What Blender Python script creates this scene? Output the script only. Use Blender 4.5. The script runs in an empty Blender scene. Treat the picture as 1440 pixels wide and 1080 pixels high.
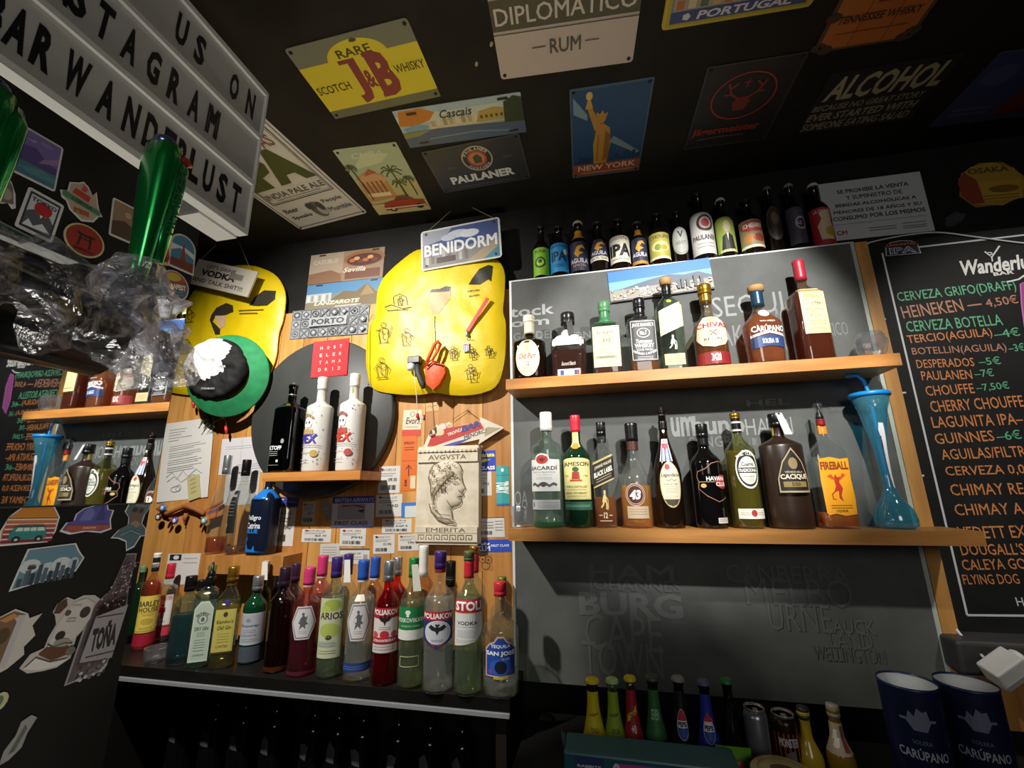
import bpy, bmesh, math, random
from mathutils import Vector, Matrix, noise
from math import sin, cos, pi, radians, sqrt, exp
scene = bpy.context.scene
COL = scene.collection
random.seed(7)

# ---------------------------------------------------------------- camera
FPX, YAW, PITCH, ROLL = 605.77, -0.21179, 0.24156, -0.013144
DIST, CAMZ = 1.32, 1.30
_f = Vector((sin(YAW)*cos(PITCH), cos(YAW)*cos(PITCH), sin(PITCH)))
_r0 = Vector((cos(YAW), -sin(YAW), 0)); _u0 = _r0.cross(_f)
_r = _r0*cos(ROLL) + _u0*sin(ROLL); _u = -_r0*sin(ROLL) + _u0*cos(ROLL)
EYE = Vector((0, -DIST, CAMZ))
cd = bpy.data.cameras.new('camera'); cam = bpy.data.objects.new('camera', cd); COL.objects.link(cam)
cd.sensor_fit = 'HORIZONTAL'; cd.sensor_width = 36; cd.lens = FPX*36/1440; cd.clip_start = .02; cd.clip_end = 50
cam.matrix_world = Matrix(((_r.x, _u.x, -_f.x, EYE.x), (_r.y, _u.y, -_f.y, EYE.y), (_r.z, _u.z, -_f.z, EYE.z), (0, 0, 0, 1)))
scene.camera = cam
scene.cycles.transparent_max_bounces = 48

# ---------------------------------------------------------------- world, lights, exposure
wd = bpy.data.worlds.new('world'); scene.world = wd; wd.use_nodes = True
wd.node_tree.nodes['Background'].inputs[0].default_value = (.75, .85, 1, 1)
wd.node_tree.nodes['Background'].inputs[1].default_value = 0.012
vs = scene.view_settings
vs.view_transform = 'Standard'; vs.look = 'None'; vs.exposure = 0.0; vs.gamma = 1; vs.use_curve_mapping = False

def spot(name, loc, target, watts, angle, blend, col, size=.03):
    l = bpy.data.lights.new(name, 'SPOT'); l.energy = watts; l.spot_size = radians(angle); l.spot_blend = blend
    l.color = col; l.shadow_soft_size = size
    o = bpy.data.objects.new(name, l); COL.objects.link(o); o.location = loc
    o.rotation_euler = (Vector(target)-Vector(loc)).to_track_quat('-Z', 'Y').to_euler()
    return o
def area(name, loc, target, watts, size, col):
    l = bpy.data.lights.new(name, 'AREA'); l.energy = watts; l.size = size; l.color = col
    o = bpy.data.objects.new(name, l); COL.objects.link(o); o.location = loc
    o.rotation_euler = (Vector(target)-Vector(loc)).to_track_quat('-Z', 'Y').to_euler()
    return o
SPOT_L = (-.95, -1.04, 2.20); SPOT_R = (.45, -1.25, 2.18)
spot('wood_wall_spotlight', SPOT_L, (-.78, -.04, 1.32), 108, 104, .8, (1, .95, .87), .02)
spot('shelf_spotlight', SPOT_R, (.24, -.09, 1.635), 128, 44, .42, (1, .98, .93), .02)
spot('menu_spotlight', (1.10, -1.05, 2.2), (1.10, -.05, 1.42), 36, 54, .6, (1, .95, .86), .02)
spot('ceiling_bounce_fill', (-.35, -1.05, .55), (-.55, -.70, 2.27), 28, 74, .95, (1, .95, .84), .15)  # added fill in place of light bounced up to the ceiling, no fixture
area('bar_room_fill', (.5, -3.0, 1.9), (-.3, -.3, 1.3), 9, .8, (1, .96, .9))  # added unseen fill behind the camera for the general ambient level

# ---------------------------------------------------------------- measuring helpers: photo coordinates onto the real planes
def ray(x, y): return _f + _r*((x-720)/FPX) - _u*((y-540)/FPX)
def W(x, y, Y=0.0):
    d = ray(x, y); return EYE + d*((Y+DIST)/d.y)
def H(x, y, Z):
    d = ray(x, y); return EYE + d*((Z-CAMZ)/d.z)
def X(x, y, XX):
    d = ray(x, y); return EYE + d*(XX/d.x)
CEIL, SIDE = 2.27, -.68

# ---------------------------------------------------------------- materials
MATS = {}
def lin(h):
    c = [int(h[i:i+2], 16)/255 for i in (0, 2, 4)]
    return tuple(((v+.055)/1.055)**2.4 if v > .04045 else v/12.92 for v in c) + (1,)
def newmat(name):
    m = bpy.data.materials.new(name); m.use_nodes = True
    return m, m.node_tree, m.node_tree.nodes['Principled BSDF']
def mat(h, rough=.5, metal=0., bump=0.):
    k = (h, rough, metal, bump)
    if k not in MATS:
        m, nt, b = newmat('paint_'+h)
        b.inputs['Base Color'].default_value = lin(h); b.inputs['Roughness'].default_value = rough; b.inputs['Metallic'].default_value = metal
        if bump:
            n = nt.nodes.new('ShaderNodeTexNoise'); n.inputs['Scale'].default_value = 60; n.inputs['Detail'].default_value = 5
            bp = nt.nodes.new('ShaderNodeBump'); bp.inputs['Strength'].default_value = bump; bp.inputs['Distance'].default_value = .004
            tc = nt.nodes.new('ShaderNodeTexCoord')
            nt.links.new(tc.outputs['Object'], n.inputs['Vector']); nt.links.new(n.outputs[0], bp.inputs['Height']); nt.links.new(bp.outputs[0], b.inputs['Normal'])
        MATS[k] = m
    return MATS[k]
def mottled(h1, h2, scale, rough, bump=.2, name='mottled', stretch=(1, 1, 1)):
    k = (h1, h2, scale, rough, bump, stretch)
    if k not in MATS:
        m, nt, b = newmat(name); N = nt.nodes; Lk = nt.links
        tc = N.new('ShaderNodeTexCoord'); mp = N.new('ShaderNodeMapping'); mp.inputs['Scale'].default_value = stretch
        n = N.new('ShaderNodeTexNoise'); n.inputs['Scale'].default_value = scale; n.inputs['Detail'].default_value = 6
        r = N.new('ShaderNodeValToRGB'); r.color_ramp.elements[0].color = lin(h1); r.color_ramp.elements[1].color = lin(h2)
        r.color_ramp.elements[0].position = .35; r.color_ramp.elements[1].position = .65
        bp = N.new('ShaderNodeBump'); bp.inputs['Strength'].default_value = bump; bp.inputs['Distance'].default_value = .003
        Lk.new(tc.outputs['Object'], mp.inputs[0]); Lk.new(mp.outputs[0], n.inputs['Vector']); Lk.new(n.outputs[0], r.inputs[0])
        Lk.new(r.outputs[0], b.inputs['Base Color']); Lk.new(n.outputs[0], bp.inputs['Height']); Lk.new(bp.outputs[0], b.inputs['Normal'])
        b.inputs['Roughness'].default_value = rough
        if 'black' in name or 'board' in name: b.inputs['Specular IOR Level'].default_value = .22
        MATS[k] = m
    return MATS[k]
def wood(h1, h2, axis='Z', scale=7, rough=.5):
    s = {'Z': (6, 6, .55), 'X': (.55, 6, 6), 'Y': (6, .55, 6)}[axis]
    return mottled(h1, h2, scale, rough, .12, 'wood', s)
def schlick(nt, f0, top=1.):
    """two-sided Fresnel falloff for thin walls"""
    N = nt.nodes; lw = N.new('ShaderNodeLayerWeight'); lw.inputs[0].default_value = .5
    p = N.new('ShaderNodeMath'); p.operation = 'POWER'; p.inputs[1].default_value = 4
    m = N.new('ShaderNodeMath'); m.operation = 'MULTIPLY_ADD'; m.inputs[1].default_value = top-f0; m.inputs[2].default_value = f0
    nt.links.new(lw.outputs['Facing'], p.inputs[0]); nt.links.new(p.outputs[0], m.inputs[0]); return m.outputs[0], lw
def seethru(name, h, f0, body, rough=.025, tone=None):
    """thin clear wall: tinted see-through, a little body colour, surface reflection"""
    m, nt, b = newmat(name); N = nt.nodes; Lk = nt.links
    t = N.new('ShaderNodeBsdfTransparent'); t.inputs[0].default_value = lin(h)
    d = N.new('ShaderNodeBsdfDiffuse'); d.inputs[0].default_value = lin(tone or h)
    tl = N.new('ShaderNodeBsdfTranslucent'); tl.inputs[0].default_value = lin(tone or h)
    md = N.new('ShaderNodeMixShader'); Lk.new(d.outputs[0], md.inputs[1]); Lk.new(tl.outputs[0], md.inputs[2])
    g = N.new('ShaderNodeBsdfGlossy'); g.inputs['Roughness'].default_value = rough; g.inputs[0].default_value = (1, 1, 1, 1)
    m1 = N.new('ShaderNodeMixShader'); m1.inputs[0].default_value = body
    mx = N.new('ShaderNodeMixShader'); out = [n for n in N if n.type == 'OUTPUT_MATERIAL'][0]
    fo, lw = schlick(nt, f0, .8)
    Lk.new(t.outputs[0], m1.inputs[1]); Lk.new(md.outputs[0], m1.inputs[2])
    Lk.new(fo, mx.inputs[0]); Lk.new(m1.outputs[0], mx.inputs[1]); Lk.new(g.outputs[0], mx.inputs[2]); Lk.new(mx.outputs[0], out.inputs[0])
    N.remove(b); return m
def glass(h, f0=.09, body=.03):
    if f0 > 1: f0 = .09
    k = ('glass', h, f0, body)
    if k not in MATS: MATS[k] = seethru('bottle_glass_'+h, h, f0, body)
    return MATS[k]
def fluid(h, f0=.03, body=.17):
    if f0 > 1: f0 = .02
    k = ('fluid', h, f0, body)
    if k not in MATS: MATS[k] = seethru('liquid_'+h, h, f0, body, .1)
    return MATS[k]
def film(dense=False):
    k = ('film', dense)
    if k not in MATS:
        m, nt, b = newmat('cling_film'); N = nt.nodes; Lk = nt.links
        t = N.new('ShaderNodeBsdfTransparent'); t.inputs[0].default_value = (.95, .95, .97, 1)
        b.inputs['Base Color'].default_value = (.78, .78, .88, 1); b.inputs['Roughness'].default_value = .5
        g = N.new('ShaderNodeBsdfGlossy'); g.inputs['Roughness'].default_value = .13; g.inputs[0].default_value = (1, 1, 1, 1)
        tc = N.new('ShaderNodeTexCoord'); ns = N.new('ShaderNodeTexNoise'); ns.inputs['Scale'].default_value = 34; ns.inputs['Detail'].default_value = 4; ns.inputs['Distortion'].default_value = 2.5
        bp = N.new('ShaderNodeBump'); bp.inputs['Strength'].default_value = .9; bp.inputs['Distance'].default_value = .006
        rm = N.new('ShaderNodeValToRGB'); a_, c_ = (.16, .75) if dense else (.015, .26)
        rm.color_ramp.elements[0].position = .47; rm.color_ramp.elements[0].color = (a_, a_, a_, 1); rm.color_ramp.elements[1].position = .68; rm.color_ramp.elements[1].color = (c_, c_, c_, 1)
        fo, lw = schlick(nt, .13 if dense else .09, .5)
        m1 = N.new('ShaderNodeMixShader'); mx = N.new('ShaderNodeMixShader'); out = [n for n in N if n.type == 'OUTPUT_MATERIAL'][0]
        Lk.new(tc.outputs['Object'], ns.inputs['Vector']); Lk.new(ns.outputs[0], bp.inputs['Height']); Lk.new(ns.outputs[0], rm.inputs[0])
        for q in (b, g): Lk.new(bp.outputs[0], q.inputs['Normal'])
        Lk.new(rm.outputs[0], m1.inputs[0]); Lk.new(t.outputs[0], m1.inputs[1]); Lk.new(b.outputs[0], m1.inputs[2])
        Lk.new(fo, mx.inputs[0]); Lk.new(m1.outputs[0], mx.inputs[1]); Lk.new(g.outputs[0], mx.inputs[2]); Lk.new(mx.outputs[0], out.inputs[0])
        MATS[k] = m
    return MATS[k]
def M(c): return c if isinstance(c, bpy.types.Material) else mat(c)

# ---------------------------------------------------------------- mesh builder
class MB:
    def __init__(s): s.v = []; s.f = []; s.m = []; s.sm = []; s.mats = []
    def add(s, verts, faces, m, smooth=False):
        m = M(m)
        if m not in s.mats: s.mats.append(m)
        i = s.mats.index(m); o = len(s.v)
        s.v += [Vector(v) for v in verts]
        for f in faces: s.f.append([a+o for a in f]); s.m.append(i); s.sm.append(smooth)
        return s
    def box(s, a, b, m):
        x0, y0, z0 = a; x1, y1, z1 = b
        v = [(x0,y0,z0),(x1,y0,z0),(x1,y1,z0),(x0,y1,z0),(x0,y0,z1),(x1,y0,z1),(x1,y1,z1),(x0,y1,z1)]
        return s.add(v, [(3,2,1,0),(4,5,6,7),(0,1,5,4),(1,2,6,5),(2,3,7,6),(3,0,4,7)], m)
    def lathe(s, prof, m, n=28, e=2., dr=1., rn=None, rot=0., caps=True, mx=None):
        R = max(r for r, z in prof); rn = rn if rn is not None else 0
        vs_, fs = [], []
        for r, z in prof:
            vs_ += [ringpt(2*pi*k/n, r, R, rn, e, dr, rot, z) for k in range(n)]
        for i in range(len(prof)-1):
            for k in range(n):
                k2 = (k+1) % n
                fs.append((i*n+k, i*n+k2, (i+1)*n+k2, (i+1)*n+k))
        if caps:
            fs.append(tuple(range(n-1, -1, -1))); j = (len(prof)-1)*n; fs.append(tuple(range(j, j+n)))
        if mx: vs_ = [mx @ v for v in vs_]
        return s.add(vs_, fs, m, True)
    def tube(s, pts, r, m, n=8, closed=False):
        pts = [Vector(p) for p in pts]; vs_ = []; fs = []
        rr = r if isinstance(r, (list, tuple)) else [r]*len(pts)
        up = Vector((0, 0, 1))
        for i, p in enumerate(pts):
            d = (pts[min(i+1, len(pts)-1)] - pts[max(i-1, 0)]).normalized()
            a = d.cross(up)
            if a.length < .05: a = d.cross(Vector((0, 1, 0)))
            a.normalize(); b = d.cross(a)
            vs_ += [p + (a*cos(2*pi*k/n) + b*sin(2*pi*k/n))*rr[i] for k in range(n)]
        for i in range(len(pts)-1):
            for k in range(n): fs.append((i*n+k, (i+1)*n+k, (i+1)*n+(k+1) % n, i*n+(k+1) % n))
        fs.append(tuple(range(n))); j = (len(pts)-1)*n; fs.append(tuple(range(j+n-1, j-1, -1)))
        return s.add(vs_, fs, m, True)
    def slab(s, out, fn, th, m, mside=None):
        n = len(out)
        v = [fn(a, b, 0) for a, b in out] + [fn(a, b, -th) for a, b in out]
        s.add(v[:], [tuple(range(n))], m); s.add(v[:], [tuple(range(2*n-1, n-1, -1))] + [(i, i+n, (i+1) % n+n, (i+1) % n) for i in range(n)], mside or m)
        return s
    def obj(s, name, parent=None, loc=None):
        me = bpy.data.meshes.new(name); L0 = Vector(loc) if loc is not None else Vector((0, 0, 0))
        me.from_pydata([tuple(v-L0) for v in s.v], [], s.f)
        for m in s.mats: me.materials.append(m)
        me.polygons.foreach_set('material_index', s.m); me.polygons.foreach_set('use_smooth', s.sm)
        me.update()
        o = bpy.data.objects.new(name, me); COL.objects.link(o)
        if parent: o.parent = parent
        elif loc is not None: o.location = L0
        return o
def ringpt(t, r, R, rn, e, dr, rot, z):
    k = max(0., min(1., (r-rn)/(R-rn))) if R > rn else 1.
    k = min(1., k*1.6)
    ee = 2+(e-2)*k; d = 1+(dr-1)*k
    c, s_ = cos(t), sin(t)
    q = (abs(c)**ee+abs(s_)**ee)**(-1/ee)
    x, y = r*q*c, r*q*s_*d
    return Vector((x*cos(rot)-y*sin(rot), x*sin(rot)+y*cos(rot), z))
def tag(o, label, cat, group=None):
    o['label'] = label; o['category'] = cat
    if group: o['group'] = group
    return o
def empty(name, loc, label, cat, group=None):
    o = bpy.data.objects.new(name, None); COL.objects.link(o); o.location = loc; o.empty_display_size = .02
    return tag(o, label, cat, group)
def structure(o): o['kind'] = 'structure'; return o

# ---------------------------------------------------------------- flat printing (labels, signs, stickers, chalk writing)
_tc = {}
def textmesh(sx, bold, shear):
    k = (sx, bold, shear)
    if k not in _tc:
        c = bpy.data.curves.new('lettering', 'FONT'); c.body = sx; c.size = 1; c.resolution_u = 2; c.offset = bold; c.shear = shear; c.fill_mode = 'FRONT'
        thick = 'M' in sx and bold > 0
        if thick: c.offset = 0   # the capital M of the built-in face does not take an outline offset
        o = bpy.data.objects.new('lettering', c); me = bpy.data.meshes.new_from_object(o)
        v = [(p.co.x, p.co.y) for p in me.vertices]; f = [tuple(p.vertices) for p in me.polygons]
        bpy.data.objects.remove(o); bpy.data.curves.remove(c); bpy.data.meshes.remove(me)
        if not v: v = [(0, 0), (1, 0), (1, 1)]; f = [(0, 1, 2)]
        x0 = min(p[0] for p in v); x1 = max(p[0] for p in v); y0 = min(p[1] for p in v); y1 = max(p[1] for p in v)
        _tc[k] = ([((x-x0)/(x1-x0)-.5, (y-y0)/(y1-y0)-.5) for x, y in v], f)
    return _tc[k]
class Art:
    """coordinates run 0..100 across w and 0..100 up h"""
    def __init__(s, w, h, z0=.00025, dz=.00006): s.w, s.h, s.items, s.z, s.dz = w, h, [], z0, dz
    def P(s, x, y): return ((x/100-.5)*s.w, (y/100-.5)*s.h)
    def _a(s, v, f, c): s.items.append((v, f, c, s.z)); s.z += s.dz; return s
    def r(s, x0, y0, x1, y1, c): return s.p([(x0, y0), (x1, y0), (x1, y1), (x0, y1)], c)
    def p(s, pts, c):
        v = [s.P(*q) for q in pts]
        a = sum(v[i][0]*v[(i+1) % len(v)][1]-v[(i+1) % len(v)][0]*v[i][1] for i in range(len(v)))
        if a < 0: v = v[::-1]
        return s._a(v, [tuple(range(len(v)))], c)
    def e(s, cx, cy, rx, ry, c, n=28, a0=0, a1=360):
        st = n if a1-a0 < 360 else n-1
        return s.p([(cx+rx*cos(radians(a0+(a1-a0)*k/n)), cy+ry*sin(radians(a0+(a1-a0)*k/n))) for k in range(st+1)], c)
    def ring(s, cx, cy, rx, ry, w, c, n=28, a0=0, a1=360):
        return s.l([(cx+rx*cos(radians(a0+(a1-a0)*k/n)), cy+ry*sin(radians(a0+(a1-a0)*k/n))) for k in range(n+1)], w, c)
    def l(s, pts, w, c):
        """polyline, w in percent of h"""
        q = [Vector(s.P(*p)) for p in pts]; hw = w/100*s.h/2; v = []; f = []
        for i, p in enumerate(q):
            d = q[min(i+1, len(q)-1)]-q[max(i-1, 0)]
            if (q[0]-q[-1]).length < 1e-9 and i in (0, len(q)-1): d = q[1]-q[-2]
            if d.length < 1e-9: d = Vector((1, 0))
            d.normalize(); n_ = Vector((-d.y, d.x))*hw
            v += [tuple(p-n_), tuple(p+n_)]
        for i in range(len(q)-1): f.append((2*i, 2*i+2, 2*i+3, 2*i+1))
        return s._a(v, f, c)
    def box(s, x0, y0, x1, y1, w, c):
        for a in ([(x0, y0), (x1, y0)], [(x1, y0), (x1, y1)], [(x1, y1), (x0, y1)], [(x0, y1), (x0, y0)]): s.l(a, w, c)
        return s
    def t(s, tx, cx, cy, w, h, c, bold=.0, shear=0., rot=0., _in=False):
        if 'M' in tx and bold > 0 and not _in:
            for dx, dy in ((-1, -1), (1, -1), (-1, 1), (1, 1)):
                q = bold*.75*h*s.h/100; s.t(tx, cx+dx*q/s.w*100, cy+dy*q/s.h*70, w, h*(1-bold), c, bold, shear, rot, True)
            return s
        vv, f = textmesh(tx, bold, shear); cr, sr = cos(radians(rot)), sin(radians(rot)); ox, oy = s.P(cx, cy); v = []
        for x, y in vv:
            a, b = x*w/100*s.w, y*h/100*s.h
            v.append((ox+a*cr-b*sr, oy+a*sr+b*cr))
        return s._a(v, f, c)
    def arc(s, tx, cx, cy, rad, a_mid, a_span, h, c, bold=.01, flip=False, chw=.8):
        """letters along an arc; rad and h in percent of h"""
        ox, oy = s.P(cx, cy); R_ = rad/100*s.h; hh = h/100*s.h; n = len(tx); V_ = []; F_ = []
        for i, ch in enumerate(tx):
            if ch == ' ': continue
            a = a_mid+(a_span/2-(a_span)*(i+.5)/n)*(-1 if flip else 1)
            rt = a-90 if not flip else a+90
            vv, f = textmesh(ch, bold, 0); cr, sr = cos(radians(rt)), sin(radians(rt)); o = len(V_)
            wch = hh*chw*(.35 if ch in "I'.,!1" else 1)
            px, py = ox+R_*cos(radians(a)), oy+R_*sin(radians(a))
            V_ += [(px+x*wch*cr-y*hh*sr, py+x*wch*sr+y*hh*cr) for x, y in vv]; F_ += [tuple(k+o for k in q) for q in f]
        return s._a(V_, F_, c)
    def lines(s, x0, x1, ys, w, c, jag=0):
        for i, y in enumerate(ys): s.l([(x0, y), (x1-(jag*((i*37) % 10)/10), y)], w, c)
        return s
    def bars(s, x0, x1, y0, y1, c, n=14):
        rg = random.Random(int(x0*7+y0*3+n)); x = x0; st = (x1-x0)/n
        for i in range(n):
            s.r(x0+i*st, y0, x0+i*st+st*rg.uniform(.25, .8), y1, c)
        return s
    def splat(s, pts, c): return s.p(pts, c)
    def emit(s, mb, fn, cuts=0, vcuts=0):
        cu = [(-.5+(k+1)/(cuts+1))*s.w for k in range(cuts)]; cv = [(-.5+(k+1)/(vcuts+1))*s.h for k in range(vcuts)]
        for v, f, c, z in s.items:
            xs = [p[0] for p in v]; ys = [p[1] for p in v]
            nu = [q for q in cu if min(xs) < q < max(xs)]; nv = [q for q in cv if min(ys) < q < max(ys)]
            if nu or nv:
                bm = bmesh.new(); bv = [bm.verts.new((a, b, 0)) for a, b in v]
                for q in f:
                    try: bm.faces.new([bv[i] for i in q])
                    except ValueError: pass
                for q in nu: bmesh.ops.bisect_plane(bm, geom=bm.verts[:]+bm.edges[:]+bm.faces[:], plane_co=(q, 0, 0), plane_no=(1, 0, 0), dist=1e-7)
                for q in nv: bmesh.ops.bisect_plane(bm, geom=bm.verts[:]+bm.edges[:]+bm.faces[:], plane_co=(0, q, 0), plane_no=(0, 1, 0), dist=1e-7)
                bm.verts.index_update()
                v = [(q.co.x, q.co.y) for q in bm.verts]; f = [tuple(a.index for a in q.verts) for q in bm.faces]; bm.free()
            mb.add([fn(a, b, z) for a, b in v], f, c)
def rrect(w, h, r, n=4):
    out = []
    for cx, cy, a0 in ((w/2-r, h/2-r, 0), (-w/2+r, h/2-r, 90), (-w/2+r, -h/2+r, 180), (w/2-r, -h/2+r, 270)):
        for k in range(n+1): a = radians(a0+90*k/n); out.append((cx+r*cos(a), cy+r*sin(a)))
    return out
def frame4(c, fn):
    """best upright rectangle on a real plane through four measured corners (TL,TR,BR,BL)"""
    P = [fn(*q) for q in c]; O = sum(P, Vector())/4
    U = ((P[1]-P[0])+(P[2]-P[3])).normalized(); V = ((P[0]-P[3])+(P[1]-P[2])); w = ((P[1]-P[0]).length+(P[2]-P[3]).length)/2; h = V.length/2
    V = (V-U*V.dot(U)).normalized(); return O, U, V, U.cross(V), w, h
def flat(name, label, cat, c, fn, th, base, draw, rad=.004, group=None, lift=0., outline=None, screws=False, side=None, cuts=0, bend=0., mir=False):
    """a flat printed thing (sign, sticker, paper) lying on a plane"""
    O, U, V, N, w, h = frame4(c, fn)
    if bend: cuts = 12
    def f(a, b, z): return O+U*a+V*b+N*(z+th+lift+bend*((2*a/w)**2))
    mb = MB(); out = rrect(w, h, rad) if outline is None else [((x/100-.5)*w, (y/100-.5)*h) for x, y in outline]
    A = Art(w, h)
    if cuts:
        # curled sheet: strips
        n = cuts+1
        for k in range(n):
            a, b = -w/2+w*k/n, -w/2+w*(k+1)/n
            mb.slab([(a, -h/2), (b, -h/2), (b, h/2), (a, h/2)], f, th, base)
    else: mb.slab(out, f, th, base, side)
    if draw: draw(A)
    A.emit(mb, f, cuts)
    base_pt = O
    o = mb.obj(name, None, base_pt); tag(o, label, cat, group)
    if screws:
        for a, b in ((-1, -1), (1, -1), (1, 1), (-1, 1)):
            p = f(a*(w/2-.01), b*(h/2-.01), 0); sm = MB()
            sm.lathe([(.0045, 0), (.004, .0016), (.002, .0022)], mat('2a2622', .4, .6), 10, mx=Matrix.Translation(p-O) @ N.to_track_quat('Z', 'Y').to_matrix().to_4x4())
            sm.obj('screw', o)
    return o

# ================================================================ the room
BLK = mottled('121211', '1a1a18', 9, .62, .25, 'black_paint')
BLKC = mottled('1d1b16', '25221b', 9, .7, .25, 'black_ceiling_paint')
PINE = wood('b8823f', 'd49c55', 'Z', 7, .5)
PINE2 = wood('a66f34', 'c58a48', 'Z', 6, .5)
PINEX = wood('b0702e', 'cc8c48', 'X', 8, .45)
PINEX2 = wood('9c682f', 'b57f42', 'X', 8, .45)
WHT = mat('d9dde0', .45)

mb = MB(); mb.box((-2.6, 0, 0), (2.4, .12, CEIL), BLK); structure(mb.obj('wall_back'))
mb = MB(); mb.box((-2.6, -3.6, CEIL), (2.4, .12, CEIL+.1), BLKC); structure(mb.obj('ceiling'))
mb = MB(); mb.box((-2.6, -3.6, -.1), (2.4, .12, 0), mottled('2c2722', '3a332c', 5, .6, .2, 'floor')); structure(mb.obj('floor'))
mb = MB(); mb.box((-2.7, -3.6, 0), (-2.6, .12, CEIL), BLK); structure(mb.obj('wall_left'))
mb = MB(); mb.box((2.4, -3.6, 0), (2.5, .12, CEIL), BLK); structure(mb.obj('wall_right'))
# side partition: its face carries stickers and the mirror
PEND = -.775
mb = MB(); mb.box((-.704, -1.9, 0), (SIDE, PEND, 1.93), BLK); structure(mb.obj('wall_partition'))
# pine boarding on the back wall, grooves between boards are real gaps
ztop = W(405, 443, 0).z; LS_WOOD = .86
mb = MB(); rg = random.Random(3); xx = -1.75
while xx < -.262:
    wd_ = min(.098, -.262-xx); m_ = PINE if rg.random() < .55 else PINE2
    mb.box((xx+.001, -.012, LS_WOOD), (xx+wd_-.001, -.0002, ztop), m_); xx += wd_
structure(mb.obj('trim_1'))
# tongue of wood batten to the right of the black board
mb = MB(); mb.box((.698, -.092, .80), (.728, -.0002, 1.945), PINE); structure(mb.obj('trim_2'))
WOODY = -.0122

# black typographic board
bz0, bz1, bx0, bx1, BY = .825, 1.945, -.262, .688, -.09
BOARD = mottled('545654', '5d5f5d', 14, .6, .12, 'board_vinyl')
mb = MB(); mb.box((bx0, BY, bz0), (bx1, -.0002, bz1), BOARD)
A = Art(1, 1); cx_, cz_ = 0, 1.4
def bl(tx, x0, y0, x1, y1, c='6c6f70', bold=.0, rot=0):
    a, b = W(x0, y1, BY), W(x1, y0, BY)
    A.t(tx, ((a.x+b.x)/2+.5)*100, ((a.z+b.z)/2-1.4+.5)*100, abs(b.x-a.x)*100, abs(b.z-a.z)*100, c, bold, 0, rot)
bl('tock', 717, 426, 779, 447, 'a0a3a3', .02); bl('olm', 718, 444, 772, 461, '969999', .02); bl('GARDEN', 722, 463, 784, 480, '727574', .02)
bl('SEOUL', 1003, 408, 1110, 447, '808382', .0); bl('OSAKA', 985, 455, 1060, 490, '6e7170'); bl('SOFIA', 1100, 430, 1118, 500, '6e7170')
bl('MEXICO', 1150, 452, 1190, 474, '737675'); bl('um', 945, 585, 975, 615, '828584', .03); bl('buno', 975, 582, 1045, 612, '828584', .03)
bl('HA', 1050, 588, 1078, 612, '8c8f8e', .0); bl('NOI', 1080, 586, 1112, 611, '8c8f8e', .0); bl('SANGRIA', 970, 612, 1046, 630, '6c6f6e', .01)
bl('LONDON', 800, 462, 868, 478, '6e7170', .02); bl('ATHENS', 1062, 614, 1086, 700, '6c6f6e'); bl('OA', 724, 690, 742, 712, '828584', .01)
bl('BURG', 815, 836, 958, 865, '686a6a', .035); bl('CAPE', 823, 867, 929, 912, '646664'); bl('TOWN', 821, 906, 930, 948, '646664')
bl('HAM', 830, 795, 946, 815, '5d5f5e', .03); bl('JOHANNES', 826, 817, 957, 834, '5a5c5b', .02)
bl('CANBERRA', 1022, 797, 1190, 818, '5a5c5b', .0); bl('MELBO', 1050, 815, 1195, 850, '5c5e5d'); bl('URNE', 1083, 851, 1165, 886, '626463')
bl('AUCK', 1172, 872, 1228, 890, '636564', .01); bl('LAND', 1168, 890, 1224, 910, '606261'); bl('WELLINGTON', 1145, 912, 1242, 928, '5b5d5c')
bl('HEL', 1050, 560, 1110, 572, '6c6f6e', .02); bl('TIRANA', 1165, 572, 1180, 580, '6c6f6e')
A.emit(mb, lambda a, b, z: Vector((a, BY-z, b+1.4)))
board = mb.obj('display_board'); tag(board, 'large black wall board printed with grey city names behind the right-hand shelves', 'board')
mb = MB()
mb.box((bx0-.007, BY-.0012, bz0), (bx0, BY+.012, bz1+.004), WHT); mb.box((bx1, BY-.0012, bz0), (bx1+.009, BY+.012, bz1+.004), mat('b9c4b8', .45)); mb.box((bx0, BY-.0012, bz1), (bx1, BY+.012, bz1+.004), WHT)
mb.obj('edge_strip', board)

# the two right-hand pine shelves
SH1, SH2 = 1.594, 1.206
mb = MB(); mb.box((-.256, -.21, SH1-.029), (.671, BY-.0014, SH1), PINEX); o = mb.obj('wall_shelf'); tag(o, 'upper pine plank shelf on the black board, whisky bottles on it', 'shelf')
mb = MB(); mb.box((-.252, -.21, SH2-.029), (.742, BY-.0014, SH2), PINEX2); o = mb.obj('wall_shelf'); tag(o, 'lower pine plank shelf on the black board, above the dark panel', 'shelf')

# black lower-left shelf with a white edge strip
LS = .848
mb = MB(); mb.box((-1.5, -.25, LS-.026), (-.245, -.0005, LS), mottled('141414', '1b1a19', 8, .35, .1, 'black_laminate'))
lsh = mb.obj('liquor_shelf'); tag(lsh, 'long black lower-left shelf crowded with spirit bottles', 'shelf')
mb = MB(); mb.box((-1.5, -.254, LS-.036), (-.245, -.25, LS-.028), mat('8c8f92', .4)); mb.box((-1.5, -.25, LS-.036), (-.245, -.24, LS-.0262), mat('8c8f92', .4)); mb.obj('edge_strip', lsh)
for x in (-1.4, -.27): mb = MB(); mb.box((x-.012, -.23, .0), (x+.012, -.02, LS-.0362), mat('1a1512', .5)); mb.obj('side_panel', lsh)
# under-shelf rack
mb = MB(); mb.box((-1.38, -.22, .50), (-.29, -.02, .515), mat('121212', .4)); rk = mb.obj('bottle_rack'); tag(rk, 'dark rack shelf underneath the black liquor shelf', 'rack')
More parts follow.
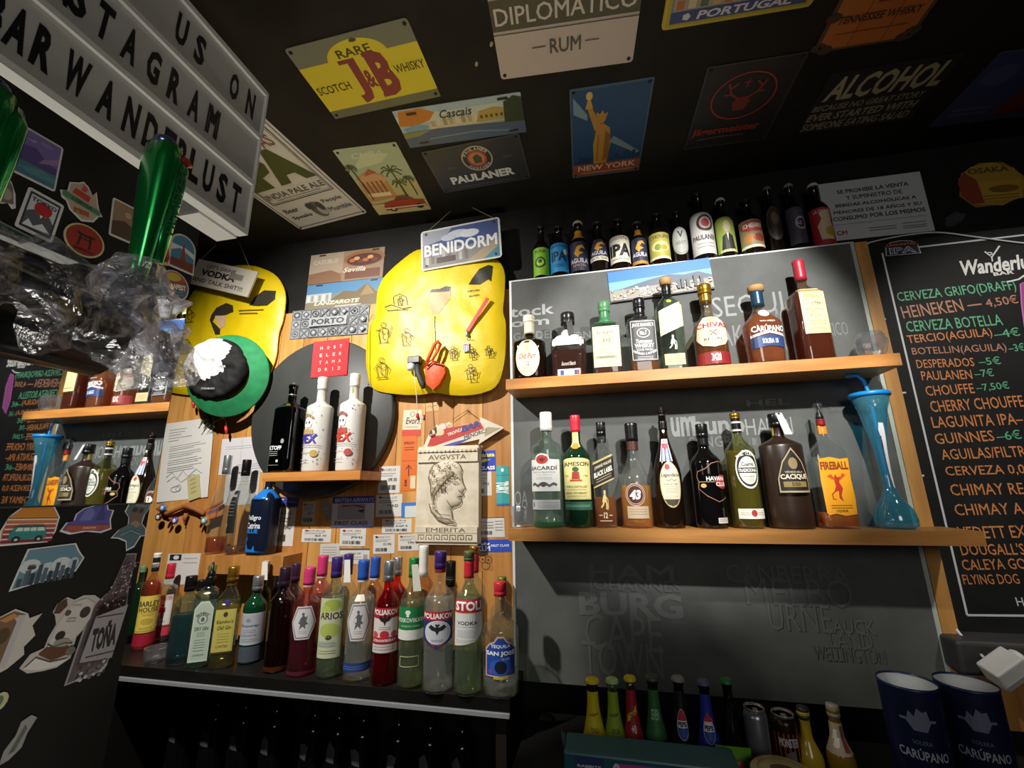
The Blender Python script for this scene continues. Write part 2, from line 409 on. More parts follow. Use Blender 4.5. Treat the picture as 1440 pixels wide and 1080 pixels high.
# dark worktop carrying sodas and cups at the lower right
WT = .76
mb = MB(); mb.box((-.225, -.62, WT-.03), (2.3, BY-.0002, WT), mottled('141414', '1c1b1a', 7, .4, .1, 'black_worktop')); o = mb.obj('worktop'); tag(o, 'dark back worktop at the lower right with sodas and blue cups', 'counter')
mb.__init__(); mb.box((-.2, -.56, 0), (2.2, BY-.0002, WT-.0302), mat('131313', .5)); mb.box((-.2, -.58, .05), (1.0, -.5602, .7), mat('191919', .5)); o = mb.obj('fridge_cabinet'); tag(o, 'black cabinet carrying the dark back worktop', 'cabinet')

# mirror on the partition
mz0, mz1 = 1.287, 1.606
mb = MB(); mb.box((SIDE+.0002, -1.9, mz0), (SIDE+.004, PEND-.001, mz1), mat('30343a', .3))
mir = mb.obj('mirror'); tag(mir, 'long frameless mirror on the black partition reflecting the shelves', 'mirror')
m_, nt_, b_ = newmat('silvered_glass'); b_.inputs['Metallic'].default_value = 1; b_.inputs['Roughness'].default_value = .015; b_.inputs['Base Color'].default_value = (.82, .85, .86, 1)
mb = MB(); mb.add([(SIDE+.0042, -1.9, mz0+.002), (SIDE+.0042, PEND-.002, mz0+.002), (SIDE+.0042, PEND-.002, mz1-.002), (SIDE+.0042, -1.9, mz1-.002)], [(0, 1, 2, 3)], m_); mb.obj('reflecting_surface', mir)

# ================================================================ bottles
def profile(Hh, R, sh):
    hs, hn, rn, bs = sh[:4]
    P = [(R*bs*.86, 0), (R*bs*.97, Hh*.008), (R*bs, Hh*.022)]
    for k in range(1, 6): P.append((R*(bs+(1-bs)*k/5), Hh*(.022+(hs-.022)*k/5)))
    for k in range(1, 9):
        t = k/8; P.append((R*(rn+(1-rn)*(.5+.5*cos(pi*t**(sh[6] if len(sh) > 6 else 1)))), Hh*(hs+(hn-hs)*t)))
    P += [(R*rn*.96, Hh*.93), (R*rn*1.12, Hh*.935), (R*rn*1.12, Hh*.965), (R*rn, Hh*.97)]
    return P
def rad_at(P, z):
    for (r0, z0), (r1, z1) in zip(P, P[1:]):
        if z0 <= z <= z1 and z1 > z0: return r0+(r1-r0)*(z-z0)/(z1-z0)
    return P[-1][0]
def bottle(name, label, cat, group, xl, xr, yb, ytop, sh, body, caps, labels=(), fill=None, liq=None, Y=None, zs=None, rot=0., top_x=None, dz=0):
    e = sh[4] if len(sh) > 4 else 2.; dr = sh[5] if len(sh) > 5 else 1.
    xm = (xl+xr)/2
    front = Y is None
    if Y is None:
        P0 = H(xm, yb, zs); wR = (W(xr, yb, P0.y)-W(xl, yb, P0.y)).length/2; Y = P0.y+wR*.85
    a, b = W(xl, yb, Y), W(xr, yb, Y); R = (b.x-a.x)/2/1.0; cx = (a.x+b.x)/2
    # perspective makes a cylinder look a touch wider
    dd = (Vector((cx, Y, 0))-Vector((EYE.x, EYE.y, 0))); dist = dd.length; R *= sqrt(max(.5, 1-(R/dist)**2))*abs(dd.y)/dist
    if front: R *= 1.06
    if front: rot += math.degrees(math.atan2(-cx, Y+DIST if False else Y-EYE.y))*.72   # turned out towards the bar
    tx = top_x if top_x is not None else xm
    Hh = W(tx, ytop, Y).z-zs
    root = empty(name, (cx, Y, zs+dz), label, cat, group)
    P = profile(Hh, R, sh)
    rn = P[-1][0]
    mb = MB(); mb.lathe(P, body, 28 if e == 2 else 36, e, dr, rn, rot=radians(rot)); mb.obj('bottle_body', root)
    if fill:
        zt = Hh*fill; Q = [(max(r-.0022, .002), max(z, .006)) for r, z in P if z < zt]; Q.append((max(rad_at(P, zt)-.0022, .002), zt))
        mb = MB(); mb.lathe(Q, liq, 24 if e == 2 else 36, e, dr, rn*.8, rot=radians(rot)); mb.obj('liquid', root)
    for c in caps:
        kind, colr, z0, z1 = c[:4]; k = c[4] if len(c) > 4 else 1.2
        z0 *= Hh; z1 *= Hh; mb = MB(); nm = {'screw': 'cap', 'foil': 'neck_foil', 'crown': 'crown_cap', 'cork': 'stopper', 'pour': 'pourer', 'wax': 'wax_seal', 'band': 'neck_band', 'tag': 'neck_tag'}[kind]
        if kind == 'screw':
            r = rn*k; pr = [(r, z0), (r, z0+(z1-z0)*.28), (r*.96, z0+(z1-z0)*.3), (r, z0+(z1-z0)*.33), (r, z1-.0025), (r*.93, z1)]; mb.lathe(pr, colr, 24)
        elif kind in ('foil', 'wax'):
            n = 6; pr = [(max(rad_at(P, z0+(z1-z0)*i/n)+.0012, rn*k*.97), z0+(z1-z0)*i/n) for i in range(n)]+[(rn*k, z1-.002), (rn*k*.9, z1)]; mb.lathe(pr, colr, 24)
        elif kind == 'band':
            n = 4; mb.lathe([(rad_at(P, z0+(z1-z0)*i/n)+.0008, z0+(z1-z0)*i/n) for i in range(n+1)], colr, 28, e, dr, rn, rot=radians(rot), caps=False)
        elif kind == 'crown':
            r = rn*1.45; mb.lathe([(r, z0), (r*1.02, z0+.001), (r*.93, z0+.0045), (r*.8, z1-.0008), (r*.5, z1)], colr, 21)
        elif kind == 'cork':
            r = rn*k; mb.lathe([(rn*.8, z0), (rn*.8, z0+(z1-z0)*.3), (r, z0+(z1-z0)*.32), (r, z1-.002), (r*.94, z1)], colr, 22)
        elif kind == 'pour':
            r = rn*.95; mb.lathe([(r, z0), (r*1.1, z0+.004), (r*.75, z0+(z1-z0)*.3), (r*.38, z0+(z1-z0)*.42), (r*.32, z1)], colr, 14)
        elif kind == 'tag':
            a0 = radians(rot-75); p = Vector((cos(a0), sin(a0), 0)); q = Vector((-sin(a0), cos(a0), 0)); w_ = .008
            v = [p*(rn*1.25)-q*w_+Vector((0, 0, z1)), p*(rn*1.25)+q*w_+Vector((0, 0, z1)), p*(rn*2.2)+q*w_*1.4+Vector((.006, 0, z0)), p*(rn*2.2)-q*w_+Vector((.006, 0, z0))]
            mb.add(v, [(0, 1, 2, 3)], colr); mb.add([x-p*.0006 for x in v], [(3, 2, 1, 0)], colr)
        mb.obj(nm, root)
    for i, lb in enumerate(labels):
        z0, z1, wid, base, draw = lb[:5]; o = lb[5] if len(lb) > 5 else {}
        lr = radians(rot+(o.get('rot', 0) if e <= 2 else 0)); off0 = .0006+o.get('lift', 0)
        hh = (z1-z0)*Hh
        w_ = (2*R*wid) if e > 2 else R*radians(wid)
        A = Art(w_, hh, .0001, .00004)
        ol = o.get('outline')
        if base: (A.p(ol, base) if ol else A.r(0, 0, 100, 100, base))
        if draw: draw(A)
        zc = (z0+z1)/2*Hh
        tw = rn if not o.get('neck') else 0
        def fn(a, b, z, e=e, dr=dr, lr=lr, zc=zc, off=off0, slant=o.get('slant', 0)):
            zz = zc+b+a*slant; r = rad_at(P, zz)
            ee, d = e, dr
            kk = min(1., max(0., (r-rn)/(R-rn))*1.6) if R > rn else 1
            ee = 2+(e-2)*kk; d = 1+(dr-1)*kk
            if e > 2:
                x = max(-r*.995, min(r*.995, a)); y = -d*(r**ee-abs(x)**ee)**(1/ee)-off-z
                return Vector((x*cos(lr)-y*sin(lr), x*sin(lr)+y*cos(lr), zz))
            t = -pi/2+a/R; q = r+off+z
            return Vector((q*cos(t+lr), q*sin(t+lr), zz))
        mb = MB(); A.emit(mb, fn, o.get('cuts', 13 if e > 2 else 34 if wid > 200 else 12 if wid > 40 else 5), max(2, int(hh/.012))); mb.obj(o.get('name', 'label'), root)
    return root
def tx(*rows, fg='222222'):
    """rows: (text, cy, w, h[, colour, bold])"""
    def d(A):
        for r in rows: A.t(r[0], 50, r[1], r[2], r[3], r[4] if len(r) > 4 else fg, r[5] if len(r) > 5 else .01)
    return d
def seq(*fs):
    def d(A):
        for f in fs: f(A)
    return d
def fine(x0, x1, ys, c, w=1.2): return lambda A: A.lines(x0, x1, ys, w, c, 8)

WISKEY = '#'
CLR = glass('f4f8f6'); CLRG = glass('dcebe2'); GRN = mat('0f2a18', .08); GRN.node_tree.nodes['Principled BSDF'].inputs['Specular IOR Level'].default_value = .7
def shiny(h, r=.07): return mat(h, r)
BRN = shiny('170d07'); BLKG = shiny('0a0909'); AMB = fluid('d98428', .03, .36); AMBD = fluid('9a4a20', .03, .36); GOLD = fluid('ffc040', .03, .4); WATER = fluid('eef3f0'); STRAW = fluid('d8d098'); ORG = fluid('e09a62', .03, .4)
BLKC_ = mat('141313', .3); SILV = mat('b9bcc0', .3, .8); WCAP = mat('e9e6e0', .4); REDC = mat('c2283a', .35); GOLDC = mat('b4892e', .3, .8); CORK = mat('b88b55', .7); BLUC = mat('2c57b4', .35); PURC = mat('3b2670', .35); PNKC = mat('d13a74', .35); GRNC = mat('2f8a44', .3, .3)
SQ = (.66, .76, .36, 1, 6, .8)
# ---- upper right shelf
G1 = 'whisky and rum bottles on the upper shelf'; Y1 = -.152
def cresc(A): A.e(50, 50, 50, 50, 'efe3c2'); A.ring(50, 50, 46, 46, 1.5, 'c9b98c'); A.e(50, 76, 10, 9, 'dcc79a'); A.t('Old Parr', 50, 55, 74, 15, 'a5322c', .015, .2); A.t('12', 50, 34, 13, 11, '3a4a50', .02); A.lines(28, 72, [24, 20, 16], 1, '7d8a86')
bottle('liquor_bottle', 'squat dark brown bottle with cream oval label and cream cap, first on the upper shelf', 'bottle', G1, 723, 769, 533, 445, (.55, .68, .3, .97, 4, .85), BRN, [('foil', 'e6dcc0', .72, .95, 1.1), ('screw', 'f0e8d4', .9, 1, 1.25)], [(.05, .58, .72, None, cresc)], Y=Y1, zs=SH1)
def gj(A): A.r(0, 0, 100, 100, 'e8e8e6'); A.t('GENTLEMAN', 50, 66, 64, 17, '4a5a6c'); A.t('JACK', 50, 42, 40, 15, '4a5a6c', .02); A.lines(12, 88, [22, 12], 2, '7f8b96')
def gj2(A): A.r(0, 0, 100, 100, 'e9e9e7'); A.r(3, 15, 28, 85, '2c4a88'); A.r(3, 15, 12, 85, 'd8d8d8'); A.r(74, 15, 97, 85, '2c4a88'); A.r(86, 15, 97, 85, 'b23a30'); A.t('TENNESSEE', 50, 50, 40, 40, '5a6470')
bottle('liquor_bottle', 'square-shouldered whiskey bottle with silver top label and black cap on upper shelf', 'bottle', G1, 777, 827, 531, 441, (.52, .74, .3, .98, 7, .7), glass('c9c2bb'), [('screw', BLKC_, .83, 1, 1.35), ('tag', '151515', .45, .88)], [(.47, .73, .88, None, gj), (.02, .12, .62, None, gj2, {'rot': 0}), (.17, .23, .4, None, lambda A: A.t('Second Batch', 50, 50, 98, 90, 'e8d8d0', 0, .4))], .40, AMBD, Y=Y1, zs=SH1)
def rye(A): A.r(0, 0, 100, 100, 'ddd6ae'); A.box(4, 4, 96, 96, 1, 'a49c6a'); A.t('Straight', 48, 84, 70, 11, '5a5a3a', .01, .4); A.ring(52, 64, 26, 12, 1.5, '8a8a5a'); A.t('RYE', 52, 64, 30, 11, '6a6a44', .02); A.lines(14, 88, [46, 40, 34], 1, '8f8a62', 14); A.r(8, 20, 92, 27, '9a9a78'); A.t('WHISKEY', 50, 23.5, 60, 5, '3a3a2a'); A.lines(20, 80, [13, 8], 1, '8f8a62')
bottle('liquor_bottle', 'square whiskey bottle with big cream label and green cap on upper shelf', 'bottle', G1, 834, 877, 525, 425, (.66, .75, .33, 1, 7, .85), CLR, [('foil', mat('3f7a4d', .35), .7, .95, 1.1), ('screw', mat('4f8a5a', .35), .86, 1, 1.2)], [(.1, .62, .88, None, rye)], .2, AMBD, Y=Y1, zs=SH1)
def jd(A):
    A.r(0, 0, 100, 100, '171616'); A.box(3, 3, 97, 97, 1.2, 'd8d8d8'); A.t("JACK DANIEL'S", 50, 87, 84, 10, 'ececec', .03); A.ring(50, 68, 24, 11, 1.6, 'dcdcdc'); A.t('No.7', 50, 68, 26, 10, 'f0f0f0', .02)
    A.t('Tennessee', 50, 48, 62, 9, 'e8e8e8', .02, .3); A.t('WHISKEY', 50, 37, 74, 10, 'f2f2f2', .02); A.t('SOUR MASH', 50, 27, 62, 6, 'e0e0e0'); A.arc('DISTILLED & BOTTLED', 50, 62, 45, 270, 70, 5, 'e0e0e0', .01, True); A.lines(20, 80, [10, 6], 1, 'cfcfcf')
bottle('liquor_bottle', 'square whiskey bottle with black label lettered in white, under the city photograph', 'bottle', G1, 886, 927, 522, 420, (.68, .77, .35, 1, 7, .9), CLR, [('foil', BLKC_, .74, .95, 1.1), ('screw', BLKC_, .86, 1, 1.22)], [(.14, .66, .9, None, jd), (.8, .84, 60, None, lambda A: A.r(0, 30, 100, 70, 'd0d0d0'), {'cuts': 3})], .2, AMB, Y=Y1, zs=SH1, rot=4)
def strider(A, cx, cy, s, c):
    A.e(cx, cy+s*.42, s*.1, s*.1, c); A.r(cx-s*.13, cy+s*.5, cx+s*.13, cy+s*.54, c); A.r(cx-s*.08, cy+s*.5, cx+s*.08, cy+s*.62, c)
    A.p([(cx-s*.14, cy+s*.32), (cx+s*.1, cy+s*.32), (cx+s*.18, cy), (cx-s*.12, cy-s*.05), (cx-s*.3, cy-s*.12)], c)
    A.l([(cx+s*.05, cy), (cx+s*.18, cy-s*.22), (cx+s*.14, cy-s*.5), (cx+s*.28, cy-s*.5)], s*.09, c); A.l([(cx-s*.05, cy), (cx-s*.2, cy-s*.25), (cx-s*.4, cy-s*.42)], s*.09, c); A.l([(cx+s*.1, cy+s*.25), (cx+s*.3, cy+s*.05), (cx+s*.3, cy-s*.48)], s*.04, c)
bottle('liquor_bottle', 'tall square greenish whisky bottle with slanted cream label, in front of the city photograph', 'bottle', G1, 930, 967, 519, 391, (.68, .82, .37, 1, 7, .9, .8), glass('cfdccb'), [('screw', BLKC_, .80, .93, 1.05), ('cork', CORK, .9, 1, 1.3)],
  [(.4, .66, .92, 'e9dfae', seq(tx(('Johnnie Walker', 68, 84, 17, '9a8a50'), ('GREEN LABEL', 42, 70, 12, '9a8a50'), ('AGED 15 YEARS', 22, 50, 7, 'a99a60'))), {'slant': .42}), (.06, .17, .78, 'd9b98a', lambda A: A.lines(14, 86, [70, 50, 30], 6, 'b08a5a')), (.2, .36, .5, None, lambda A: strider(A, 50, 50, 80, 'cfd2c4')), (.7, .74, .2, None, lambda A: A.e(50, 50, 50, 50, 'b9d23c'))], .05, STRAW, Y=Y1, zs=SH1)
def chv(A): A.p([(8, 62), (20, 100), (80, 100), (92, 62), (100, 30), (80, 8), (50, 0), (20, 8), (0, 30)], 'e6d8bd'); A.t('CHIVAS', 50, 69, 88, 17, 'a82a2a', .03); A.e(50, 88, 14, 8, 'cbb68e'); A.e(50, 44, 16, 14, 'cfc0a0'); A.l([(42, 36), (58, 52)], 3, '5a4a3a'); A.l([(42, 52), (58, 36)], 3, '5a4a3a'); A.t('REGAL', 50, 25, 50, 8, '5a4a3a', .01); A.lines(24, 76, [15, 11], 1.2, '8a7a5a')
bottle('liquor_bottle', 'rounded amber whisky bottle with gold cap and cream crest label on upper shelf', 'bottle', G1, 979, 1029, 514, 400, (.46, .68, .34, .98), glass('efe4d4'), [('foil', GOLDC, .78, .95, 1.1), ('screw', GOLDC, .88, 1, 1.25)], [(.22, .58, 130, None, chv, {'rot': -2}), (.04, .17, 140, '8e2424', tx(('XII', 55, 24, 60, 'f0e0d0', .03), ('12', 55, 16, 60, 'f0e0d0', .03)), {'rot': -2})], .4, AMB, Y=Y1, zs=SH1)
def car(A):
    A.t('RON AÑEJO', 50, 92, 44, 8, 'f2ece4', .01); A.t('CARÚPANO', 50, 70, 96, 23, 'f6f2ec', .03); A.p([(0, 42), (50, 54), (100, 42), (100, 50), (50, 62), (0, 50)], 'c9cdd2'); A.p([(0, 8), (50, 16), (100, 8), (100, 40), (50, 50), (0, 40)], '2b4478'); A.t('SOLERA 18', 50, 30, 46, 15, 'f0f0f0', .02)
bottle('liquor_bottle', 'wide orange-brown rum bottle with wooden stopper and blue band on upper shelf', 'bottle', G1, 1050, 1108, 509, 401.5, (.5, .74, .3, .9, 3.2, .75, .8), glass('f2e0cf'), [('foil', mat('274a66', .3, .4), .74, .93, 1.15), ('cork', CORK, .9, 1, 1.45)], [(.16, .54, .92, None, car, {'rot': 6}), (.58, .67, .3, None, lambda A: (A.e(50, 50, 50, 50, 'e8e4dc'), A.t('500', 50, 50, 50, 40, '8a8478')), {'rot': 6})], .64, ORG, Y=Y1, zs=SH1, rot=8)
def ron(A): A.r(0, 0, 100, 100, 'e8d9a0'); A.t('Ron', 34, 84, 40, 10, 'd9b93c', .03, .3); A.t('Viejo', 70, 80, 40, 10, '8f8452', .01, .3); A.t('1796', 62, 65, 34, 8, '6a5a3a', .02); A.l([(16, 50), (30, 54), (44, 47), (60, 53), (86, 50)], 1.2, '7a6a44'); A.l([(30, 36), (44, 46), (50, 34), (62, 42), (70, 36)], 1.4, '6a5a3a'); A.lines(14, 88, [26, 20], 1, '9a8a5a'); A.t('SANTA TERESA', 50, 10, 70, 5, '8a7a4a')
bottle('liquor_bottle', 'tall dark rum bottle sealed with red wax, last on the upper shelf', 'bottle', G1, 1122, 1172, 502, 364.6, (.63, .75, .3, .98, 6, .9), glass('e2c8b0'), [('wax', mat('a32333', .4), .8, 1, 1.3)], [(.25, .68, .82, None, ron, {'rot': 14})], .66, fluid('b0551c', .03, .4), Y=Y1, zs=SH1, rot=6)
def crystal(name, label, xl, xr, yt, Y, zs, group=None, kind='bowl', yb=None):
    a, b = W(xl, (yt if yb is None else yb), Y), W(xr, (yt if yb is None else yb), Y); R = (b.x-a.x)/2; hh = W((xl+xr)/2, yt, Y).z-zs
    root = empty(name, ((a.x+b.x)/2, Y, zs), label, 'glass', group); mb = MB()
    if kind == 'bowl': pr = [(R*.55, 0), (R*.8, hh*.25), (R, hh*.62), (R*.96, hh*.78), (R*.72, hh), (R*.64, hh), (R*.88, hh*.7), (R*.5, hh*.2)]
    else: pr = [(R*.82, 0), (R*.86, hh*.1), (R, hh), (R*.9, hh), (R*.78, hh*.25), (R*.4, hh*.2)]
    m = glass('f6f8fa', .22, .07)
    n = 12; mb.lathe(pr, m, n); mb.sm = [False]*len(mb.sm); mb.obj('glass_body', root); return root
crystal('glass_bowl', 'small faceted crystal bowl on the right end of the upper shelf', 1199, 1244, 469, Y1, SH1)
crystal('shot_glass', 'small ribbed crystal glass at the left end of the lower shelf', 718, 742, 712, -.165, SH2, kind='cup', yb=742)
# ---- lower right shelf
G2 = 'liquor bottles on the lower right shelf'; Y2 = -.155
def bac(A): A.r(0, 0, 100, 84, 'e2e3e0'); A.e(47, 85, 21, 15, 'e2e3e0'); A.e(47, 84, 18, 12.5, 'bb3a34'); A.p([(36, 88), (41, 86), (47, 90), (53, 86), (58, 88), (53, 80), (47, 77), (41, 80)], '6a1c1c'); A.t('BACARDÍ', 49, 62, 84, 13, '34302f', .02); A.t('CARTA BLANCA', 49, 50, 70, 5, '8a8884'); A.lines(26, 74, [43, 36, 32], .8, 'a5a39e'); A.l([(12, 16), (22, 20), (34, 14), (44, 20), (56, 20), (66, 14), (78, 20), (88, 16)], 7, '5a5754'); A.e(50, 18, 8, 6.5, '4a4744')
bottle('liquor_bottle', 'clear rum bottle with white label and red round emblem, first on the lower shelf', 'bottle', G2, 750, 795, 744, 580, (.67, .78, .34, 1), CLRG, [('screw', WCAP, .83, 1, 1.18), ('foil', WCAP, .83, .9, 1.1)], [(.30, .62, 130, None, bac, {'rot': -8}), (.15, .23, 120, 'b9bdbd', lambda A: (A.lines(26, 95, [70, 45, 25], 6, '8f9494'), A.e(11, 50, 4, 25, '5a6060')), {'rot': -6}), (.0, .05, 330, None, lambda A: A.r(0, 0, 100, 100, fluid('7fc8a0')), {'name': 'base_tint'})], .62, WATER, Y=Y2, zs=SH2)
def jam(A):
    A.r(0, 0, 100, 92, 'e3d894'); A.e(50, 92, 50, 8, 'e3d894'); A.box(3, 3, 97, 90, .8, 'b9a85a'); A.t('JAMESON', 50, 83, 86, 13, '2f2c24', .03); A.e(50, 72, 10, 6, '3a5a3a'); A.p([(38, 48), (62, 48), (60, 66), (40, 66)], 'a8402c'); A.r(32, 43, 68, 47, 'b8502c'); A.t('ESTD', 20, 56, 14, 4, '6a6440'); A.t('1780', 80, 56, 14, 4, '6a6440'); A.t('TRIPLE DISTILLED', 50, 30, 66, 5, '6a6440'); A.t('IRISH WHISKEY', 50, 15, 66, 5, '5a5438'); A.lines(20, 80, [23, 8], .8, '8f8858')
bottle('liquor_bottle', 'dark green whiskey bottle with yellow label and red cap on lower shelf', 'bottle', G2, 796, 836, 744, 584, (.60, .76, .33, .98), GRN, [('foil', REDC, .84, 1, 1.15)], [(.24, .60, 138, None, jam, {'rot': -4}), (.70, .85, 80, 'e0d690', lambda A: (A.e(50, 10, 40, 22, 'c8882c'), A.e(50, 10, 24, 13, 'e8d890'), A.lines(30, 70, [80, 66, 52, 40], 2, '9a9050')), {'name': 'neck_label', 'cuts': 4, 'rot': -4}), (.15, .22, 150, '35604a', lambda A: A.lines(10, 90, [50], 30, '5a8a70'), {'rot': -4})], Y=Y2, zs=SH2)
def jwb(A): A.r(0, 0, 100, 100, '1a1816'); A.r(0, 92, 100, 100, 'b9a46a'); A.r(0, 0, 100, 6, 'b9a46a'); A.t('JOHNNIE WALKER', 50, 73, 84, 15, 'd9cfae', .01); A.t('BLACK LABEL', 50, 47, 90, 20, 'efe8d0', .02); A.lines(14, 86, [28, 18], 3, '9a8f6a')
bottle('liquor_bottle', 'square clear whisky bottle with slanted black label and black cap on lower shelf', 'bottle', G2, 838, 869, 743, 593.6, (.66, .80, .4, 1, 7, .9, .8), CLR, [('screw', BLKC_, .86, 1, 1.15), ('band', BLKC_, .80, .86)], [(.40, .64, .96, None, jwb, {'slant': .45}), (.17, .34, .5, None, lambda A: strider(A, 50, 45, 90, 'd0b878')), (.06, .15, .6, None, lambda A: (A.t('12', 50, 60, 30, 60, 'd8c898', .04), A.r(5, 0, 95, 10, 'c8b888'), A.r(0, 55, 25, 65, 'c8b888'), A.r(75, 55, 100, 65, 'c8b888')))], .28, AMB, Y=Y2, zs=SH2)
def l43(A): A.e(50, 50, 50, 50, 'b89a8c'); A.e(50, 50, 45, 45, '4a1f17'); A.ring(50, 50, 40, 40, 2, 'd9c2b4'); A.t('43', 50, 50, 56, 42, 'f3ece4', .05, .2)
bottle('liquor_bottle', 'golden liqueur bottle with black neck sleeve and round brown number label', 'bottle', G2, 876, 921, 744, 595, (.40, .72, .36, 1, 2, 1, .9), CLR, [('foil', BLKC_, .82, 1, 1.2), ('band', '4a241c', .73, .82)], [(.20, .41, 72, None, l43, {'rot': -6}), (.74, .81, 60, None, lambda A: (A.e(50, 50, 30, 50, 'd9c2b4'), A.t('43', 50, 50, 34, 70, '4a1f17', .04)), {'name': 'neck_label', 'rot': -6}), (.09, .2, 80, 'b9a58a', lambda A: A.lines(10, 90, [75, 55, 35], 5, '8f7d64'))], .39, GOLD, Y=Y2, zs=SH2)
def cuba(A): A.r(0, 0, 100, 100, 'e9e4e0'); [A.r(x, 0, x+14, 76, '3a5ab0') for x in (8, 40, 74)]; A.p([(0, 80), (100, 80), (50, 44)], 'c63a38'); A.e(50, 68, 7, 5, 'f0f0f0', 5); A.t('CUBANO', 50, 90, 80, 12, 'b03a38', .02)
def leg(A): A.e(50, 50, 50, 50, 'b9a86c'); A.e(50, 50, 47, 47.5, 'ded7bd'); A.e(40, 88, 12, 6.5, 'b8322c'); A.t('Legendario', 52, 69, 84, 11, '3a3428', .015, .25); A.l([(30, 60), (42, 57), (54, 61), (66, 57), (76, 60)], 1.2, '5a5240'); A.t('ELIXIR DE CUBA', 50, 50, 62, 4, '7a7258'); A.lines(26, 76, [44, 40, 36, 32], .8, 'a39a78'); A.p([(16, 18), (84, 18), (70, 7), (50, 3), (30, 7)], '4a4030'); A.e(50, 24, 30, 3, 'cfc8ac')
bottle('liquor_bottle', 'dark tapering rum bottle with flag label, oval cream label and metal pourer', 'bottle', G2, 926, 966, 744, 572, (.42, .80, .30, .98, 2, 1, .9), BRN, [('foil', BLKC_, .80, .88, 1.05), ('pour', mat('8a8a8c', .25, .9), .92, 1)], [(.53, .72, 66, None, cuba, {'rot': -6, 'cuts': 5}), (.16, .53, 92, None, leg, {'rot': 4}), (.77, .81, 50, None, lambda A: A.e(50, 50, 35, 48, 'e0d8c8'), {'cuts': 3, 'rot': -6})], Y=Y2, zs=SH2)
def hav(A): A.l([(30, 80), (8, 74), (4, 62), (10, 52), (6, 38), (30, 22), (60, 10), (96, 20)], 1.4, 'a8745a'); A.l([(30, 80), (50, 92), (74, 96), (98, 90)], 1.4, 'a8745a'); A.e(80, 52, 24, 15, 'a82a30'); A.t('HAVANA', 62, 59, 62, 9, 'f2ece6', .03); A.t('CLUB', 76, 47, 40, 9, 'f2ece6', .03); A.e(22, 44, 8, 4.5, 'c9a86a'); A.lines(10, 55, [52], 1, 'c9a86a')
bottle('liquor_bottle', 'near-black rum bottle with copper outline label and red disc on lower shelf', 'bottle', G2, 980, 1026, 744, 596, (.60, .78, .33, 1), BLKG, [('screw', BLKC_, .86, 1, 1.2), ('foil', BLKC_, .78, .88, 1.1)], [(.2, .64, 130, None, hav, {'rot': 10}), (.05, .1, 45, 'c8c4ba', lambda A: A.lines(10, 90, [70, 40], 8, '6a665e'), {'rot': 34, 'cuts': 3})], Y=Y2, zs=SH2)
def cue(A): A.e(50, 50, 50, 50, 'e6e4d8'); A.e(50, 50, 44, 45, '1e1f1e'); A.e(50, 47, 38, 36, 'e2e2d2'); A.arc('JOSE CUERVO', 50, 50, 40, 90, 84, 7, 'e8e8dc', .01); A.t('Cuervo', 50, 63, 50, 11, '2a2a28', .02); A.r(8, 40, 92, 54, '1e1f1e'); A.t('TRADICIONAL', 50, 47, 80, 9, 'f4f4ec', .03); A.t('REPOSADO', 50, 31, 44, 5, '5a5a4e'); A.lines(34, 66, [24, 20], 1, '7a7a6a')
bottle('liquor_bottle', 'yellow-green tequila bottle with oval black and white label on lower shelf', 'bottle', G2, 1032, 1078, 744, 576, (.62, .78, .30, 1), glass('d8dcae'), [('band', BLKC_, .80, .92), ('foil', WCAP, .81, .83, 1.12), ('foil', WCAP, .88, .9, 1.12), ('screw', GOLDC, .92, .97, 1.2), ('pour', mat('8a8a8c', .3, .8), .96, 1)], [(.32, .64, 92, None, cue, {'rot': 8}), (.08, .16, 110, 'e4e0d2', lambda A: (A.e(52, 55, 10, 34, 'a8343a'), A.lines(8, 40, [60, 40], 6, 'a09c8a'), A.lines(64, 94, [60, 40], 6, 'a09c8a')), {'rot': 6})], .64, fluid('cfbb48', .03, .35), Y=Y2, zs=SH2)
def cac(A):
    A.p([(0, 0), (0, 30), (18, 68), (50, 100), (82, 68), (100, 30), (100, 0)], 'a89a78'); A.p([(4, 4), (4, 30), (21, 66), (50, 95), (79, 66), (96, 30), (96, 4)], '241a14'); A.e(50, 64, 14, 13, '8f7d58'); A.t('VENEZUELA', 50, 45, 56, 4, 'd8ccb0'); A.t('CACIQUE', 50, 34, 84, 13, 'e8dcc0', .03); A.r(14, 12, 86, 24, '8a7848'); A.t('500', 50, 18, 26, 8, '2a2018', .02)
bottle('liquor_bottle', 'matte brown rum bottle with tall arched label and paper strip over its cap', 'bottle', G2, 1082, 1149, 744, 581, (.70, .80, .26, 1.02, 2, .8), mat('2b1d15', .32), [('screw', BLKC_, .88, 1, 1.35), ('band', 'a89b3c', .80, .88), ('tag', 'e4e4de', .80, 1)], [(.3, .68, 84, None, cac, {'rot': 6})], Y=Y2, zs=SH2)
def fire(A):
    A.p([(3, 6), (8, 2), (30, 5), (60, 1), (95, 4), (99, 30), (96, 60), (99, 97), (70, 95), (40, 99), (4, 96), (1, 60)], 'eda21c'); A.t('FIREBALL', 50, 84, 88, 14, '8a3a14', .05); A.p([(40, 62), (48, 70), (52, 64), (62, 66), (56, 56), (64, 46), (56, 34), (60, 24), (48, 30), (50, 42), (36, 40), (44, 50)], 'b5321c'); A.p([(20, 66), (40, 60), (50, 58), (34, 70)], 'c8501c'); A.p([(80, 68), (62, 60), (54, 58), (70, 72)], 'c8501c'); A.l([(40, 42), (28, 36), (30, 28), (38, 28)], 2, 'b5321c'); A.lines(18, 84, [18, 14], 1.2, '7a4a1c'); A.t('LIQUEUR', 50, 9, 36, 5, '5a3414', .02)
